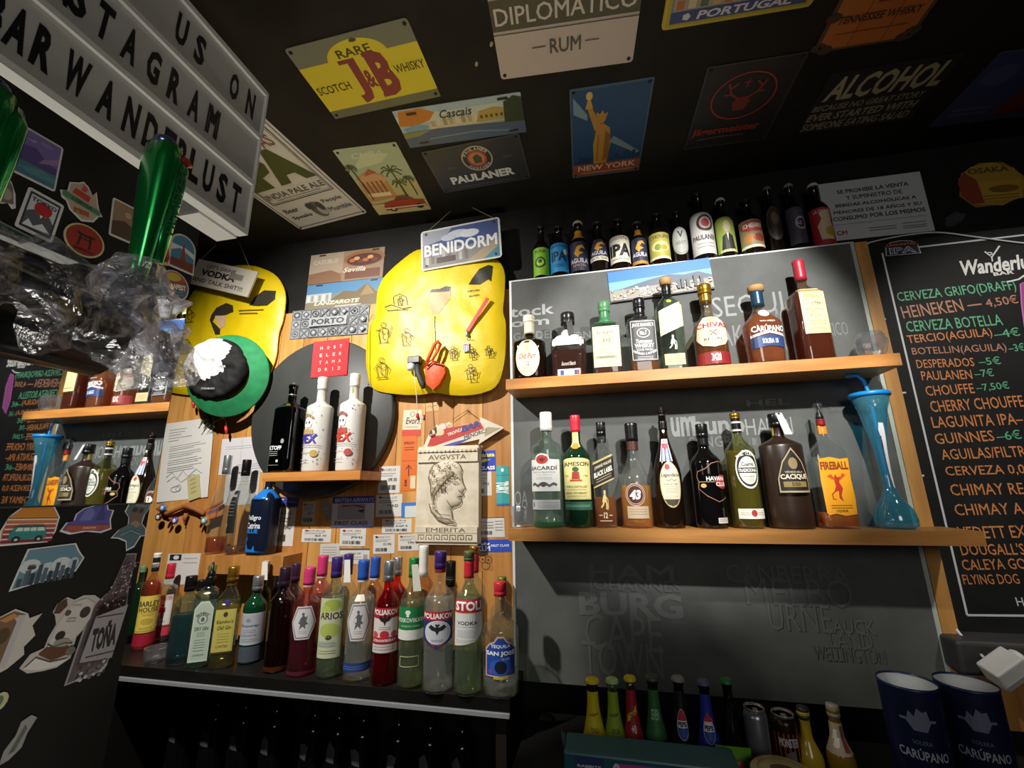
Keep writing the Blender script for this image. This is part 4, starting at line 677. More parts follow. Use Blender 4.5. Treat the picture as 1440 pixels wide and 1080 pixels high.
# ---- beers along the top of the black board
G5 = 'beers lined up on top of the black board'; Y5 = -.046; Z5 = 1.946
BEER = (.58, .78, .38, 1); BB = shiny('120b08', .06)
def lab1(bg, *items):
    def d(A):
        A.r(0, 0, 100, 100, bg)
        for f in items: f(A)
    return d
def T_(s, y, w, h, c, b=.02): return lambda A: A.t(s, 50, y, w, h, c, b)
def E_(x, y, rx, ry, c): return lambda A: A.e(x, y, rx, ry, c)
def swirl(A): A.p([(30, 60), (44, 84), (66, 88), (78, 74), (60, 78), (50, 66), (70, 60), (52, 54), (46, 44)], 'd89a2c')
beers = [
 ('lime green labelled dark beer bottle at the left end of the board top', 751, 774, 393, 318, '', [(.1, .56, 150, None, lab1('7fb52e', T_('PUNK', 86, 60, 12, '3a5a14'), E_(48, 46, 26, 20, '2c4a18'), E_(48, 46, 18, 13, '9acb40'), E_(48, 50, 9, 7, '2c4a18')))]),
 ('bright blue labelled beer bottle second on the board top', 775, 801, 390, 318, '', [(.12, .62, 150, None, lab1('1f86c0', T_('IPA', 54, 66, 34, '10304c', .04), E_(80, 68, 9, 10, 'd8e4ec'), T_('BREWDOG', 88, 70, 7, '10304c'), lambda A: A.lines(30, 70, [24, 18], 3, '0f4a78')))]),
 ('navy beer bottle with gold swirl label and yellow neck band, third on the board top', 803, 829, 385, 312, 'c8c0a8', [(.1, .58, 150, None, lab1('2a2c48', swirl, T_('AGUILA', 34, 80, 16, 'd8d4dc'), T_('AMSTEL', 18, 60, 8, 'c8842c'))), (.66, .82, 300, 'c88a24', None, {'name': 'neck_label'})]),
 ('dark beer bottle with navy and cream shield label on the board top', 831, 857, 382, 312, '3a3030', [(.24, .60, 140, None, lambda A: (A.p([(0, 0), (100, 0), (100, 40), (70, 100), (30, 100), (0, 40)], '26283e'), swirl(A), A.t('AGUILA', 50, 36, 74, 18, 'd8d4dc', .02), A.r(0, 0, 100, 20, 'd8d2bc'), A.t('SIN FILTRAR', 50, 10, 80, 12, '4a4238', .02)))]),
 ('beer bottle with white label and big black IPA letters on the board top', 859, 888, 378, 308, '2a2420', [(.16, .62, 150, None, lab1('d4d0bc', T_('IPA', 46, 88, 46, '1e1d1c', .05), T_('LAGUNITAS', 88, 70, 10, '7a6a5a'), T_('INDIA PALE ALE', 12, 70, 7, '4a4a40')))]),
 ('navy beer bottle with gold swirl label right of the IPA bottle', 889, 912, 372, 312, '56534a', [(.12, .62, 150, None, lab1('262840', swirl, T_('AGUILA', 36, 76, 16, 'd8d4dc'), lambda A: A.r(0, 0, 100, 12, 'b07c28'))), (.70, .82, 300, 'a8741c', None, {'name': 'neck_label'})]),
 ('stubby beer bottle with yellow-green label and red lettering on the board top', 914, 944, 367, 300, '2a2420', [(.14, .58, 150, None, lab1('a8a04a', T_('CHOUFFE', 84, 76, 14, '6a3a24'), E_(50, 46, 36, 20, 'd0c888'), E_(40, 44, 12, 12, '7a8a3a'), E_(62, 42, 14, 9, 'b8902c'), lambda A: A.r(0, 0, 100, 8, 'e0dcb8')))]),
 ('dark beer bottle with round grey-white label marked V on the board top', 946, 970, 362, 296, '1c1a1a', [(.18, .66, 130, None, lambda A: (A.e(50, 50, 50, 50, '9fa09a'), A.ring(50, 50, 45, 45, 2, '7a7a76'), A.t('V', 50, 72, 30, 24, '2a2a2a', .03), A.t('VEDETT', 50, 42, 60, 11, '4a4a48')))]),
 ('large beer bottle with white label and round red-black emblem on the board top', 973, 1008, 357, 270, '1c1a1a', [(.1, .66, 150, None, lab1('bfbcb8', E_(56, 72, 28, 20, '3a2a2c'), E_(56, 72, 20, 14, 'a89a94'), E_(56, 72, 13, 10, '8a2c2c'), T_('PAULANER', 38, 80, 12, '2a2a34', .03), lambda A: A.lines(24, 80, [24, 16], 2, '8a8a88')))]),
 ('beer bottle with olive green label of a man in a suit and white cap', 1008, 1037, 353, 279, 'cfccc4', [(.12, .66, 150, None, lab1('8a9a44', E_(50, 70, 14, 16, 'b8a888'), lambda A: A.p([(22, 6), (30, 44), (46, 52), (54, 52), (70, 44), (78, 6)], '22241c'), lambda A: A.p([(46, 52), (54, 52), (50, 30)], 'd0ccc0'), T_('DOUGALL', 4, 70, 7, 'd8d4b8')))]),
 ('stubby beer bottle with cream and red scenic label on the board top', 1040, 1076, 348, 280, '241c1a', [(.14, .58, 150, None, lab1('8a7c5c', T_('CHERRY', 78, 70, 18, 'd8c8b0'), E_(50, 76, 44, 20, 'a83c34'), T_('CHOUFFE', 78, 60, 14, 'e0d4c0'), E_(34, 34, 18, 16, 'b87a3a'), E_(66, 34, 20, 14, '8a3a2c'), lambda A: A.r(0, 0, 100, 9, 'cfc8ac')))]),
 ('near-black beer bottle with dim brown oval label on the board top', 1079, 1104, 343, 262, '6a6866', [(.2, .7, 130, None, lambda A: (A.e(50, 50, 50, 50, '3a332e'), A.ring(50, 50, 44, 44, 3, '5a5048'), A.e(50, 60, 20, 16, '6a5c50')))]),
 ('dark beer bottle with purple-grey label and round white emblem on the board top', 1108, 1137, 339, 258, '8f8c8a', [(.12, .62, 150, None, lab1('4a4656', E_(60, 55, 24, 18, 'a8a6b0'), E_(60, 55, 18, 13, '3a3648'), T_('ALE', 55, 24, 10, 'c0bec8')))]),
 ('beer bottle with red label and cream blob picture, rightmost on the board top', 1139, 1175, 334, 258, 'cfc6bc', [(.06, .58, 150, None, lab1('a82432', lambda A: A.p([(30, 14), (24, 50), (40, 70), (34, 86), (60, 92), (76, 80), (70, 60), (84, 40), (72, 12)], 'cfbfa0'), E_(64, 34, 18, 13, 'b89a3c'), T_('LA CHOUFFE', 90, 64, 9, 'e0d0b8')))]),
]
for lb, xl, xr, yb, yt, cc, lbs in beers:
    bottle('beer_bottle', lb, 'beer bottle', G5, xl, xr, yb, yt, BEER, BB, [('crown', cc or '1c1a1a', .955, 1)], lbs, Y=Y5, zs=Z5)

# ---- sodas and cups on the dark worktop
G6 = 'soda bottles on the dark worktop'
def soda(label, xc, yt, w, cap, body, nl, liq=None, lab=(), Yc=-.40):
    P0 = W(xc, yt, Yc); xb = xc+ (xc-700)*.0+ (xc-687)/(yt+1800)*110
    hh = P0.z-WT
    pb = None
    root = bottle('soda_bottle', label, 'soda bottle', G6, xb-w/2, xb+w/2, yt+110, yt, (.42, .86, .40, 1, 2, 1, .8), body, [('crown', cap, .965, 1)], nl+list(lab), .5 if liq else None, liq, Y=Yc, zs=WT, top_x=xc)
CT = (.50, .90, 300)
def sch(bg, t2, c2): return lambda A: (A.r(0, 0, 100, 100, bg), A.t('Schweppes', 50, 55, 30, 16, c2, .03, .2, 14), A.t(t2, 52, 28, 16, 10, c2, .02))
soda('small soda bottle with bright yellow sleeve label and yellow cap', 832, 953, 37, 'd8c820', shiny('1a1a16', .08), [CT+('cfc010', sch('cfc010', 'TONICA', '8a2c24'))])
soda('small soda bottle with lime green label and pale cap over clear glass', 860, 953, 34, 'a8c888', glass('d4dcd8'), [CT+('8aa828', sch('8aa828', 'LIMON', '3a4a10'))], fluid('c8d0d0'))
soda('small soda bottle with red label and yellow cap', 885, 950, 32, 'd0c020', glass('c8c8c4'), [CT+('a01c2c', lambda A: (A.r(0, 0, 100, 100, 'a01c2c'), A.p([(34, 40), (66, 58), (66, 72), (34, 54)], 'd8c020'), A.t('Schweppes', 50, 56, 28, 10, '3a1a14', .02, .2, 14), A.t('+0', 52, 30, 12, 16, 'e0d0d0', .03)))], fluid('b8b0ac'))
soda('green glass soda bottle with leafy white lower label', 916, 949, 36, '3a4a3a', mat('0c1a10', .08), [(.55, .9, 300, '2f6a38', lambda A: A.t('SEVEN', 50, 50, 24, 22, '9fc8a0', .02)), (.1, .36, 130, 'b8c0b4', lambda A: (A.e(46, 46, 26, 30, '3a6a34'), A.l([(30, 20), (60, 76)], 4, '8aa878')))])
def pep(bg): return lambda A: (A.r(0, 0, 100, 100, bg), A.e(50, 42, 14, 26, 'd8d8dc'), A.p([(50+13*cos(radians(k*10)), 43+24*sin(radians(k*10))) for k in range(1, 18)], 'b82434'), A.p([(50+13*cos(radians(-k*10)), 41+24*sin(radians(-k*10))) for k in range(1, 18)], '24489c'), A.r(37, 36, 63, 48, 'e4e4e8'), A.t('PEPSI', 50, 42, 22, 9, '1c1c24', .05))
soda('cola bottle with black label and round red-white-blue emblem', 952, 950, 34, '8a888a', shiny('150d0a', .08), [CT+('141414', pep('141414'))])
soda('cola bottle with blue label and round red-white-blue emblem', 988, 955, 36, '5a5a78', shiny('150d0a', .08), [CT+('22309c', pep('22309c'))])
soda('dark soda bottle with green cap, rightmost of the soda row', 1020, 953, 34, '1f7a44', shiny('0c0c0a', .1), [])
def can(label, xl, xr, yt, Yc, c, draw, slim=False):
    a, b = W(xl, yt+12, Yc), W(xr, yt+12, Yc); R = (b.x-a.x)/2*.92; P = W((xl+xr)/2, yt, Yc); hh = P.z-WT
    root = empty('drink_can', (P.x, Yc, WT), label, 'can', 'cans on the dark worktop'); mb = MB()
    mb.lathe([(R*.8, 0), (R, .008), (R, hh-.014), (R*.84, hh-.004)], c, 28); mb.obj('can_body', root)
    mb = MB(); mb.lathe([(R*.84, hh-.005), (R*.88, hh-.001), (R*.86, hh), (R*.78, hh-.004), (R*.3, hh-.004)], SILV, 28); mb.obj('can_lid', root)
    mb = MB(); mb.box((-R*.2, -R*.6, hh-.004), (R*.2, 0, hh-.002), SILV); mb.obj('pull_tab', root)
    A = Art(R*3.2, hh*.8, .0002); draw(A); mb = MB(); A.emit(mb, lambda u, v, z: Vector(((R+.0004+z)*cos(-pi/2+u/R), (R+.0004+z)*sin(-pi/2+u/R), hh*.45+v)), 9); mb.obj('label', root)
can('slim blue and silver energy drink can beside the striped can', 1042, 1078, 993, -.40, mat('8f949c', .3, .7), lambda A: (A.r(0, 0, 100, 55, '1c2858'), A.p([(0, 55), (50, 72), (100, 55)], '9aa0a8'), A.p([(30, 60), (50, 70), (70, 60), (50, 50)], 'a82434')))
can('copper and black striped energy drink can with silver lid', 1080, 1119, 1001, -.38, mat('2a1c14', .3, .5), lambda A: ([A.r(x, 0, x+5, 100, mat('b0673a', .3, .6)) for x in range(2, 98, 11)], A.p([(30, 40), (40, 78), (60, 82), (66, 50), (50, 20)], '6a6468'), A.t('MONSTER', 48, 90, 44, 10, 'c8c4c8', .03)))
def juice(label, xc, yt, w, body, cap, lab, Yc): bottle('soda_bottle', label, 'juice bottle', G6, xc+6-w/2, xc+6+w/2, yt+80, yt, (.55, .78, .42, 1), body, [('screw', cap, .90, 1, 1.1)], lab, Y=Yc, zs=WT, top_x=xc)
juice('yellow juice bottle with white side-lettered label', 1134, 994, 40, mat('b89c2c', .15), mat('2a2a2a', .4), [(.12, .52, 110, 'c8c8c0', lambda A: (A.t('ZUMO', 60, 50, 60, 30, '2a2a2a', .04, 0, -90),))], -.38)
juice('amber juice bottle with foil-wrapped cap and red neck label', 1177, 990, 42, mat('7a5c1c', .12), mat('8a8474', .4), [(.62, .86, 200, 'a89a80', lambda A: (A.e(34, 50, 14, 30, 'd8d4c8'), A.r(54, 10, 70, 90, '8a3a34')))], -.38)
def cup(label, xl, xr, yr, Yc):
    a, b = W(xl, yr, Yc), W(xr, yr, Yc); R = (b.x-a.x)/2*.93; P = W((xl+xr)/2, yr, Yc); hh = P.z-WT; cx = P.x
    root = empty('tumbler', (cx, Yc, WT), label, 'cup', 'navy cups on the dark worktop'); mb = MB(); NV = mottled('0d1530', '10193a', 20, .4, .05, 'navy_enamel')
    mb.lathe([(R*.86, 0), (R*.9, .004), (R, hh)], NV, 40, caps=True); mb.f.pop(); mb.m.pop(); mb.sm.pop(); cb = mb
    mb = MB(); mb.lathe([(R*.84, .006), (R*.97, hh)], mat('d8dcdc', .4), 40); mb.f.pop(); mb.m.pop(); mb.sm.pop(); mb.obj('lining', root)
    mb = MB(); mb.lathe([(R*.965, hh-.001), (R*.97, hh+.0015), (R*1.0, hh+.002), (R*1.01, hh-.001)], mat('1a2b5c', .35), 40, caps=False); mb.obj('rim', root)
    A = Art(R*1.9, hh*.5, .0002); A.t('CARÚPANO', 50, 30, 86, 13, '9a9eac', .02); A.t('SOLERA', 50, 43, 32, 4.5, '6a7084'); A.p([(30, 66), (36, 78), (44, 72), (50, 82), (58, 78), (66, 80), (70, 66), (62, 56), (40, 56)], '6a7084'); A.l([(20, 68), (80, 68)], 3, '6a7084')
    rt = math.atan2(EYE.y-Yc, EYE.x-cx)
    mb = cb; A.emit(mb, lambda u, v, z: Vector(((R*(.9+.1*(.74*hh+v)/hh)+.0006+z)*cos(rt+.12+u/R), (R*(.9+.1*(.74*hh+v)/hh)+.0006+z)*sin(rt+.12+u/R), hh*.74+v)), 9); mb.obj('cup_body', root)
cup('navy tumbler with white lining, left one of the pair at the lower right', 1233, 1316, 958, -.42)
cup('navy tumbler with white lining, right one of the pair at the lower right', 1314, 1400, 960, -.40)

# dark bottles with dim labels on the rack below the liquor shelf
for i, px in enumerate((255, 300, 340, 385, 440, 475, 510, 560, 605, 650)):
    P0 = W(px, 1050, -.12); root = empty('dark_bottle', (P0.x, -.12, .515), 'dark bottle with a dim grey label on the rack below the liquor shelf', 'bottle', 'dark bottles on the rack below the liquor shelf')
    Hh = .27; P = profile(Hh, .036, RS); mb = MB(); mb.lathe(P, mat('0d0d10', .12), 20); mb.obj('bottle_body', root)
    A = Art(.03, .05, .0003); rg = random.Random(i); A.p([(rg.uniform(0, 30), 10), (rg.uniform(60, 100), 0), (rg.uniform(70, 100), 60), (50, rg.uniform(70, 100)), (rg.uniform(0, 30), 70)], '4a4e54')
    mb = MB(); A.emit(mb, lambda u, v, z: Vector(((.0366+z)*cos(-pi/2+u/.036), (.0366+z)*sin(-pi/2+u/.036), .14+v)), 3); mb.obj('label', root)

# ================================================================ ceiling signs
C_ = lambda x, y: H(x, y, CEIL)
GS = 'tin signs on the black ceiling'
def sign(name, label, c, base, draw, screws=True, rad=.008, th=.0016):
    O, U, V, N, w, h = frame4(c, C_)
    return flat(name, label, 'sign', c, C_, th, base, draw, rad, None, .0004, screws=screws)
def jb(A):
    A.r(0, 12, 100, 74, 'dcc92c'); A.e(51, 72, 25, 22, 'dcc92c'); A.r(0, 0, 100, 12, '6a6c50'); A.t('RARE', 50, 80, 28, 10, '4a4416', .02); A.t('J', 41, 43, 12, 58, '8a3434', .05); A.r(33, 68, 47, 73, '8a3434'); A.t('B', 64, 46, 18, 60, '8a3434', .05); A.r(54, 71, 60, 76, '8a3434'); A.r(54, 16, 60, 21, '8a3434'); A.t('&', 51, 44, 8, 24, '8a3434', .035); A.t('SCOTCH', 17, 42, 30, 11, '4a4416', .015); A.t('WHISKY', 86, 48, 25, 11, '4a4416', .015); A.e(54, 92, 3, 2, '4a4416')
sign('tin_sign', 'yellow and grey tin whisky sign with big red letters J&B on the ceiling', [(399, 68), (573, 24), (619, 134), (472, 167)], '787a64', jb)
def ipa(A):
    A.box(3, 3, 97, 97, .8, '3a3c34'); A.box(8, 32, 92, 92, .9, '3a3c34'); A.box(10, 33.5, 90, 90.5, .4, '3a3c34'); A.t('LAGUNITAS', 50, 82, 72, 9, '7a4a44', .02); A.t('IPA', 50, 62, 82, 30, '3c451c', .07); A.t('INDIA PALE ALE', 50, 40, 78, 5.5, '4a4c44', .02); A.lines(20, 80, [35.5], .5, '5a5c54'); A.t('Beer', 20, 23, 20, 5, '3a3a36', .02); A.t('Speaks', 24, 14, 28, 5, '3a3a36', .02); A.t('People', 78, 23, 26, 5, '3a3a36', .02); A.t('Mumble', 78, 14, 30, 5, '3a3a36', .02); A.e(52, 17, 9, 9, '5a5a52'); A.e(55, 15, 5, 5, 'a8a698'); A.e(46, 22, 5, 4, '3a3a34'); A.e(58, 20, 4, 5, '3a3a34')
sign('tin_sign', 'white tin beer sign with large dark green letters IPA, partly behind the light box', [(281, 186), (385, 158), (500, 297), (396, 330)], 'c9c5bc', ipa, rad=.012)
def casc(A):
    A.r(0, 40, 100, 100, 'a8bcc0'); A.r(0, 62, 100, 84, 'c8cdb8'); A.p([(0, 60), (4, 96), (22, 98), (32, 84), (26, 66), (12, 56)], 'c8782c'); A.p([(2, 52), (14, 60), (24, 52), (20, 40), (4, 40)], '7aa0b0'); A.r(24, 42, 66, 60, 'cfc4a0'); [A.r(26+k*5, 48, 29+k*5, 62+(k*7) % 9, ['b8a878', 'd8d0b4', 'a89468'][k % 3]) for k in range(8)]; A.p([(62, 44), (66, 70), (78, 76), (86, 70), (86, 44)], 'b89c4c'); [A.r(66+k*4, 52, 68+k*4, 60, '5a4a20') for k in range(5)]; A.p([(84, 30), (86, 84), (94, 96), (100, 90), (100, 30)], '2c3a24'); A.p([(0, 0), (0, 38), (30, 42), (70, 36), (100, 32), (100, 0)], '4a5c78'); A.p([(0, 26), (0, 40), (24, 42), (14, 30)], '8a8a4c'); A.l([(20, 18), (60, 22), (90, 12)], 3, '7a8ca0'); A.t('Cascais', 48, 76, 26, 20, '2c3c48', .015, .35)
    for x, y in ((10, 88), (82, 92), (10, 10), (86, 10)): A.r(x, y-3, x+8, y+3, '1c1a16')
sign('number_plate', 'colourful souvenir plate of a seaside town with script lettering on the ceiling', [(551, 158), (732, 126), (740, 186), (577, 205)], '9a9c84', casc, False, .01)
def paul(A):
    A.r(2, 3, 98, 97, '2b2d33'); A.e(52, 66, 16, 27, 'b8a888'); A.e(52, 66, 14.5, 24.5, '24262c'); A.e(52, 66, 10, 17, 'b84a2c'); A.e(52, 66, 8, 13, 'c87c50'); A.p([(48, 56), (48, 70), (53, 76), (57, 68), (56, 56)], '3a4a34'); A.arc('PAULANER', 52, 66, 21, 90, 130, 6, 'd0c8b8', .02); A.arc('MÜNCHEN', 52, 66, 21, 270, 110, 5, 'd0c8b8', .02, True); A.t('PAULANER', 50, 26, 70, 18, 'dcdcd8', .045); A.lines(20, 84, [8], 1.5, '5a5c60'); A.t('Anno', 22, 56, 10, 6, '5a5a5a', 0, .3); A.t('1634', 82, 60, 10, 6, '5a5a5a', 0, .3)
sign('tin_sign', 'dark tin beer sign with round orange emblem and white lettering below the seaside plate', [(597, 212), (737, 186), (740, 250), (620, 272)], '3a3c40', paul)
def hav_(A):
    A.r(0, 0, 100, 100, 'b8b07c'); A.r(0, 50, 100, 100, 'a8b494'); A.p([(10, 72), (40, 92), (80, 88), (60, 78)], 'c4c8a4'); A.t('CUBA', 46, 90, 50, 7, 'c8ccb0', .01, .3); A.p([(0, 22), (4, 60), (30, 70), (52, 62), (54, 26)], 'b88a54'); A.e(28, 56, 24, 9, 'c89a6c'); A.r(6, 30, 46, 36, 'e0cfa0'); [A.r(8+k*8, 36, 12+k*8, 54, '8a5a38') for k in range(5)]; A.p([(20, 62), (34, 72), (44, 66)], 'a85a3c')
    for cx, cy, s in ((68, 66, 18), (70, 48, 13), (88, 52, 10), (8, 76, 10)):
        A.l([(cx+2, 26), (cx+1, cy-4), (cx, cy)], 1.4, '4a3a24')
        for k in range(8): A.l([(cx, cy), (cx+s*.6*cos(k*.8), cy+s*.35*sin(k*.8)+1.5), (cx+s*cos(k*.8), cy+s*.45*sin(k*.8)-2)], 1.6, '4a5230')
    A.r(0, 0, 100, 18, 'c8b884'); A.p([(18, 10), (24, 19), (44, 22), (52, 28), (70, 28), (80, 20), (96, 18), (98, 8), (20, 6)], 'a83c24'); A.p([(46, 22), (54, 27), (68, 27), (74, 21)], '5a4a3c'); A.e(34, 8, 7, 4.5, '2a2420'); A.e(84, 9, 7, 4.5, '2a2420'); A.e(34, 8, 3, 2, 'c8c0b0'); A.r(18, 9, 96, 11, 'd8cfa8')
sign('tin_sign', 'vintage travel tin sign with palms, domed villa and red convertible car', [(467, 212), (556, 198), (607, 293), (534, 300)], 'b0a878', hav_)
def dip(A):
    A.e(50, 90, 12, 17, '8a7f74', 36); A.e(50, 90, 11, 15.5, 'a09486', 36); A.e(50, 98, 5, 9, 'c8b8a4'); A.p([(40, 80), (44, 88), (50, 82), (56, 88), (60, 80), (57, 76), (50, 74), (43, 76)], '3a3630'); A.p([(47, 86), (50, 78), (53, 86)], 'd8cfc4')
    for sx in (-1, 1):
        for k in range(7): A.ring(50+sx*(17+3*k), 80+4*sin(k*1.3), 2.6, 3.4, .9, '9a8c7e', 10)
    A.r(0, 45, 100, 70, '54503c'); A.l([(0, 73), (100, 73)], .8, '54503c'); A.l([(0, 42), (100, 42)], .8, '54503c'); A.t('DIPLOMÁTICO', 50, 58.5, 95, 18, 'cfc4b4', .012); A.t('RUM', 50, 26, 22, 13, '5a5244', .015); A.l([(26, 27), (36, 27)], 1, '5a5244'); A.l([(64, 27), (74, 27)], 1, '5a5244')
p_ = [C_(691, 2), C_(902, -20), C_(899, 80), C_(720, 112)]
sign('tin_sign', 'large cream tin rum sign with dark lettered band and oval portrait at the top edge', [(656, -62), (903, -92), (899, 80), (720, 112)], 'c4b4a4', dip)
def ny(A):
    A.r(2, 2, 98, 98, '24486a'); A.r(2, 2, 98, 17, '9a4a30'); A.t('NEW YORK', 51, 11.5, 84, 7, 'd8c4a8', .015); A.lines(14, 90, [5], .8, 'c8a888'); A.p([(4, 92), (4, 76), (22, 68), (22, 74)], '7a949c'); A.p([(52, 42), (58, 48), (96, 26), (92, 24)], '7a8c90'); [A.r(56+k*6, 19, 60+k*6, 22+(k*5) % 9, '1a3450') for k in range(7)]; [A.r(4+k*5, 18, 8+k*5, 20+(k*7) % 8, '1a3450') for k in range(5)]
    g = 'b8862c'; A.p([(32, 17), (30, 40), (34, 58), (42, 64), (52, 58), (54, 40), (50, 17)], g); A.p([(32, 56), (22, 80), (26, 83), (40, 62)], g); A.p([(19, 80), (29, 80), (26, 88), (22, 88)], 'c89c3c'); A.e(24, 92, 4, 4, 'd8b858'); A.e(40, 69, 6, 5, g); A.p([(33, 72), (34, 76), (38, 73), (41, 77), (44, 73), (48, 75), (47, 70)], g); A.p([(44, 20), (52, 22), (53, 50), (46, 56)], '8a5a24'); A.l([(36, 20), (37, 52)], 1, '8a5a24')
sign('tin_sign', 'blue and orange New York poster sign with a golden statue on the ceiling', [(797, 127), (912, 108), (905, 238), (808, 249)], '46606c', ny, rad=.004)
def jag(A):
    A.box(1, 1, 99, 99, .8, '4a4a44'); A.ring(50, 62, 34, 26, 1.4, 'a8321c', 36); A.p([(44, 46), (40, 56), (46, 62), (54, 62), (60, 56), (56, 46)], '7a2818')
    for sx in (-1, 1): A.l([(50+sx*5, 60), (50+sx*14, 66), (50+sx*20, 78)], 2, '8a2c1a'); A.l([(50+sx*14, 66), (50+sx*22, 66)], 2, '8a2c1a'); A.l([(50+sx*17, 72), (50+sx*10, 78)], 2, '8a2c1a')
    A.l([(50, 72), (50, 82)], 1.2, 'a8321c'); A.l([(46, 78), (54, 78)], 1.2, 'a8321c'); A.t('Jägermeister', 44, 22, 80, 12, '9a2a1a', .03); A.l([(14, 12), (40, 14), (70, 13)], 1, '6a6458')
sign('tin_sign', 'black tin sign with red outlined oval deer emblem on the ceiling', [(982, 98), (1112, 76), (1096, 192), (972, 207)], '1b1a18', jag, rad=.004)
def por(A):
    A.box(1.5, 3, 98.5, 97, 4, 'c8b42c'); A.r(5, 10, 95, 90, '6a7ca0'); A.r(6, 32, 94, 88, 'a89c80'); [A.r(8+k*8, 34, 13+k*8, 50+(k*13) % 34, ['b86a3c', 'd0c4a0', '5a6a4c', 'c8a860'][k % 4]) for k in range(11)]; A.r(5, 10, 95, 30, '3c4c78'); A.t('PORTUGAL', 54, 20, 62, 15, 'd4d4d8', .03, .15); A.e(16, 20, 3, 7, 'd4d4d8', 5)
sign('number_plate', 'yellow-edged souvenir plate lettered PORTUGAL at the top edge of the ceiling', [(940, -38), (1170, -82), (1152, 6), (932, 41)], 'b8a42c', por, False, .012)
def orw(A):
    A.r(4, 3, 96, 97, 'c0702a'); [A.e(x, y, 8, 6, '4a3626', 9) for x, y in ((4, 6), (12, 2), (96, 10), (90, 4), (4, 40), (98, 50), (95, 84), (6, 80))]; A.l([(34, 4), (36, 96)], .8, '5a3416'); A.l([(68, 4), (66, 96)], .8, '5a3416'); A.t('TENNESSEE WHISKY', 50, 36, 80, 9, '4a2414', .03); A.p([(40, 50), (46, 62), (52, 50)], '8a2c1c'); A.e(62, 56, 5, 6, '8a2c1c'); A.lines(14, 86, [20], 1, '8a4a1c')
sign('tin_sign', 'rusty orange tin whiskey sign at the top right of the ceiling', [(1208, -60), (1362, -92), (1300, 50), (1146, 72)], '5c4432', orw)
def alc(A):
    A.t('ALCOHOL', 52, 74, 92, 38, 'b8b088', .03, .1); A.t('BECAUSE NO GREAT STORY', 48, 44, 92, 10, 'a39c78', .02, .1); A.t('EVER STARTED WITH', 48, 28, 92, 13, 'a39c78', .03, .1); A.t('SOMEONE EATING SALAD', 48, 11, 92, 13, 'a39c78', .03, .1)
sign('tin_sign', 'black tin sign joking about alcohol and salad in beige capitals', [(1168, 105), (1340, 75), (1296, 164), (1120, 187)], '1d1c1a', alc, False, .004)
def blr(A): A.p([(52, 10), (60, 70), (76, 84), (98, 76), (100, 10)], '7a342c'); A.e(20, 70, 14, 14, '4c5c88'); A.lines(8, 44, [24, 16], 3, '5a6a90')
sign('tin_sign', 'dim blue sign with a red patch at the right end of the ceiling', [(1392, 82), (1560, 50), (1480, 160), (1318, 172)], '3c4a74', blr, False, .004)
# ceiling paint flecks
for x, y, lb_ in ((670, 90, 'larger pale scrap of tape on the ceiling between the yellow and cream signs'), (691, 62, 'smaller pale scrap of tape on the ceiling by the cream rum sign')):
    p = C_(x, y); mb = MB(); mb.lathe([(.004, -.0002), (.003, -.0010)], 'a8a868', 7, mx=Matrix.Rotation(.5, 4, 'Z') @ Matrix.Diagonal((1, 1.8, 1, 1))); o = mb.obj('tape_scrap'); o.location = p; tag(o, lb_, 'tape')

# ================================================================ back wall, above and right
WB = lambda x, y: W(x, y, 0)
def proh(A):
    for i, s in enumerate(('SE PROHIBE LA VENTA', 'Y SUMINISTRO DE', 'BEBIDAS ALCOHÓLICAS A', 'MENORES DE 18 AÑOS Y SU', 'CONSUMO POR LOS MISMOS')): A.t(s, 52, 82-i*11.5, (70, 54, 78, 84, 88)[i], 7, '3a3c40', .03)
    A.lines(8, 96, [26], .6, '8a8a8a'); A.t('CM', 14, 12, 10, 7, 'a8323c', .04); A.lines(40, 66, [15, 11], 1, '6a6a6e'); A.lines(72, 94, [17, 12, 9], .8, '6a6a6e')
flat('notice', 'white Spanish notice forbidding alcohol sales to minors on the black wall', 'notice', [(1140, 262), (1288, 242), (1320, 324), (1176, 338)], WB, .001, 'c4c6ca', proh, .001)
def yel(A):
    A.e(50, 50, 49, 49, 'a8842c', 9); A.p([(4, 30), (2, 60), (14, 82), (30, 62), (34, 10), (16, 10)], '8a3a24'); A.t('OSAKA', 50, 82, 60, 13, '5a4a1c', .03); A.r(34, 14, 90, 56, 'b8902c'); A.e(66, 38, 22, 8, '7a5a1c'); A.lines(34, 86, [24, 18], 2, '7a5a1c')
flat('sticker', 'worn yellow and red rounded sticker high on the black wall above the menu board', 'sticker', [(1342, 232), (1440, 224), (1446, 286), (1350, 296)], WB, .0008, '8a6a24', yel, outline=[(0, 30), (10, 80), (40, 100), (75, 96), (100, 60), (96, 20), (60, 4), (20, 2)])
flat('sticker', 'dim grey torn sticker under the yellow rounded sticker on the black wall', 'sticker', [(1322, 304), (1358, 294), (1362, 312), (1330, 322)], WB, .0006, '34383a', lambda A: A.lines(14, 80, [66, 44], 6, '4a5052'), outline=[(0, 20), (20, 80), (70, 100), (100, 60), (70, 20), (30, 0)])
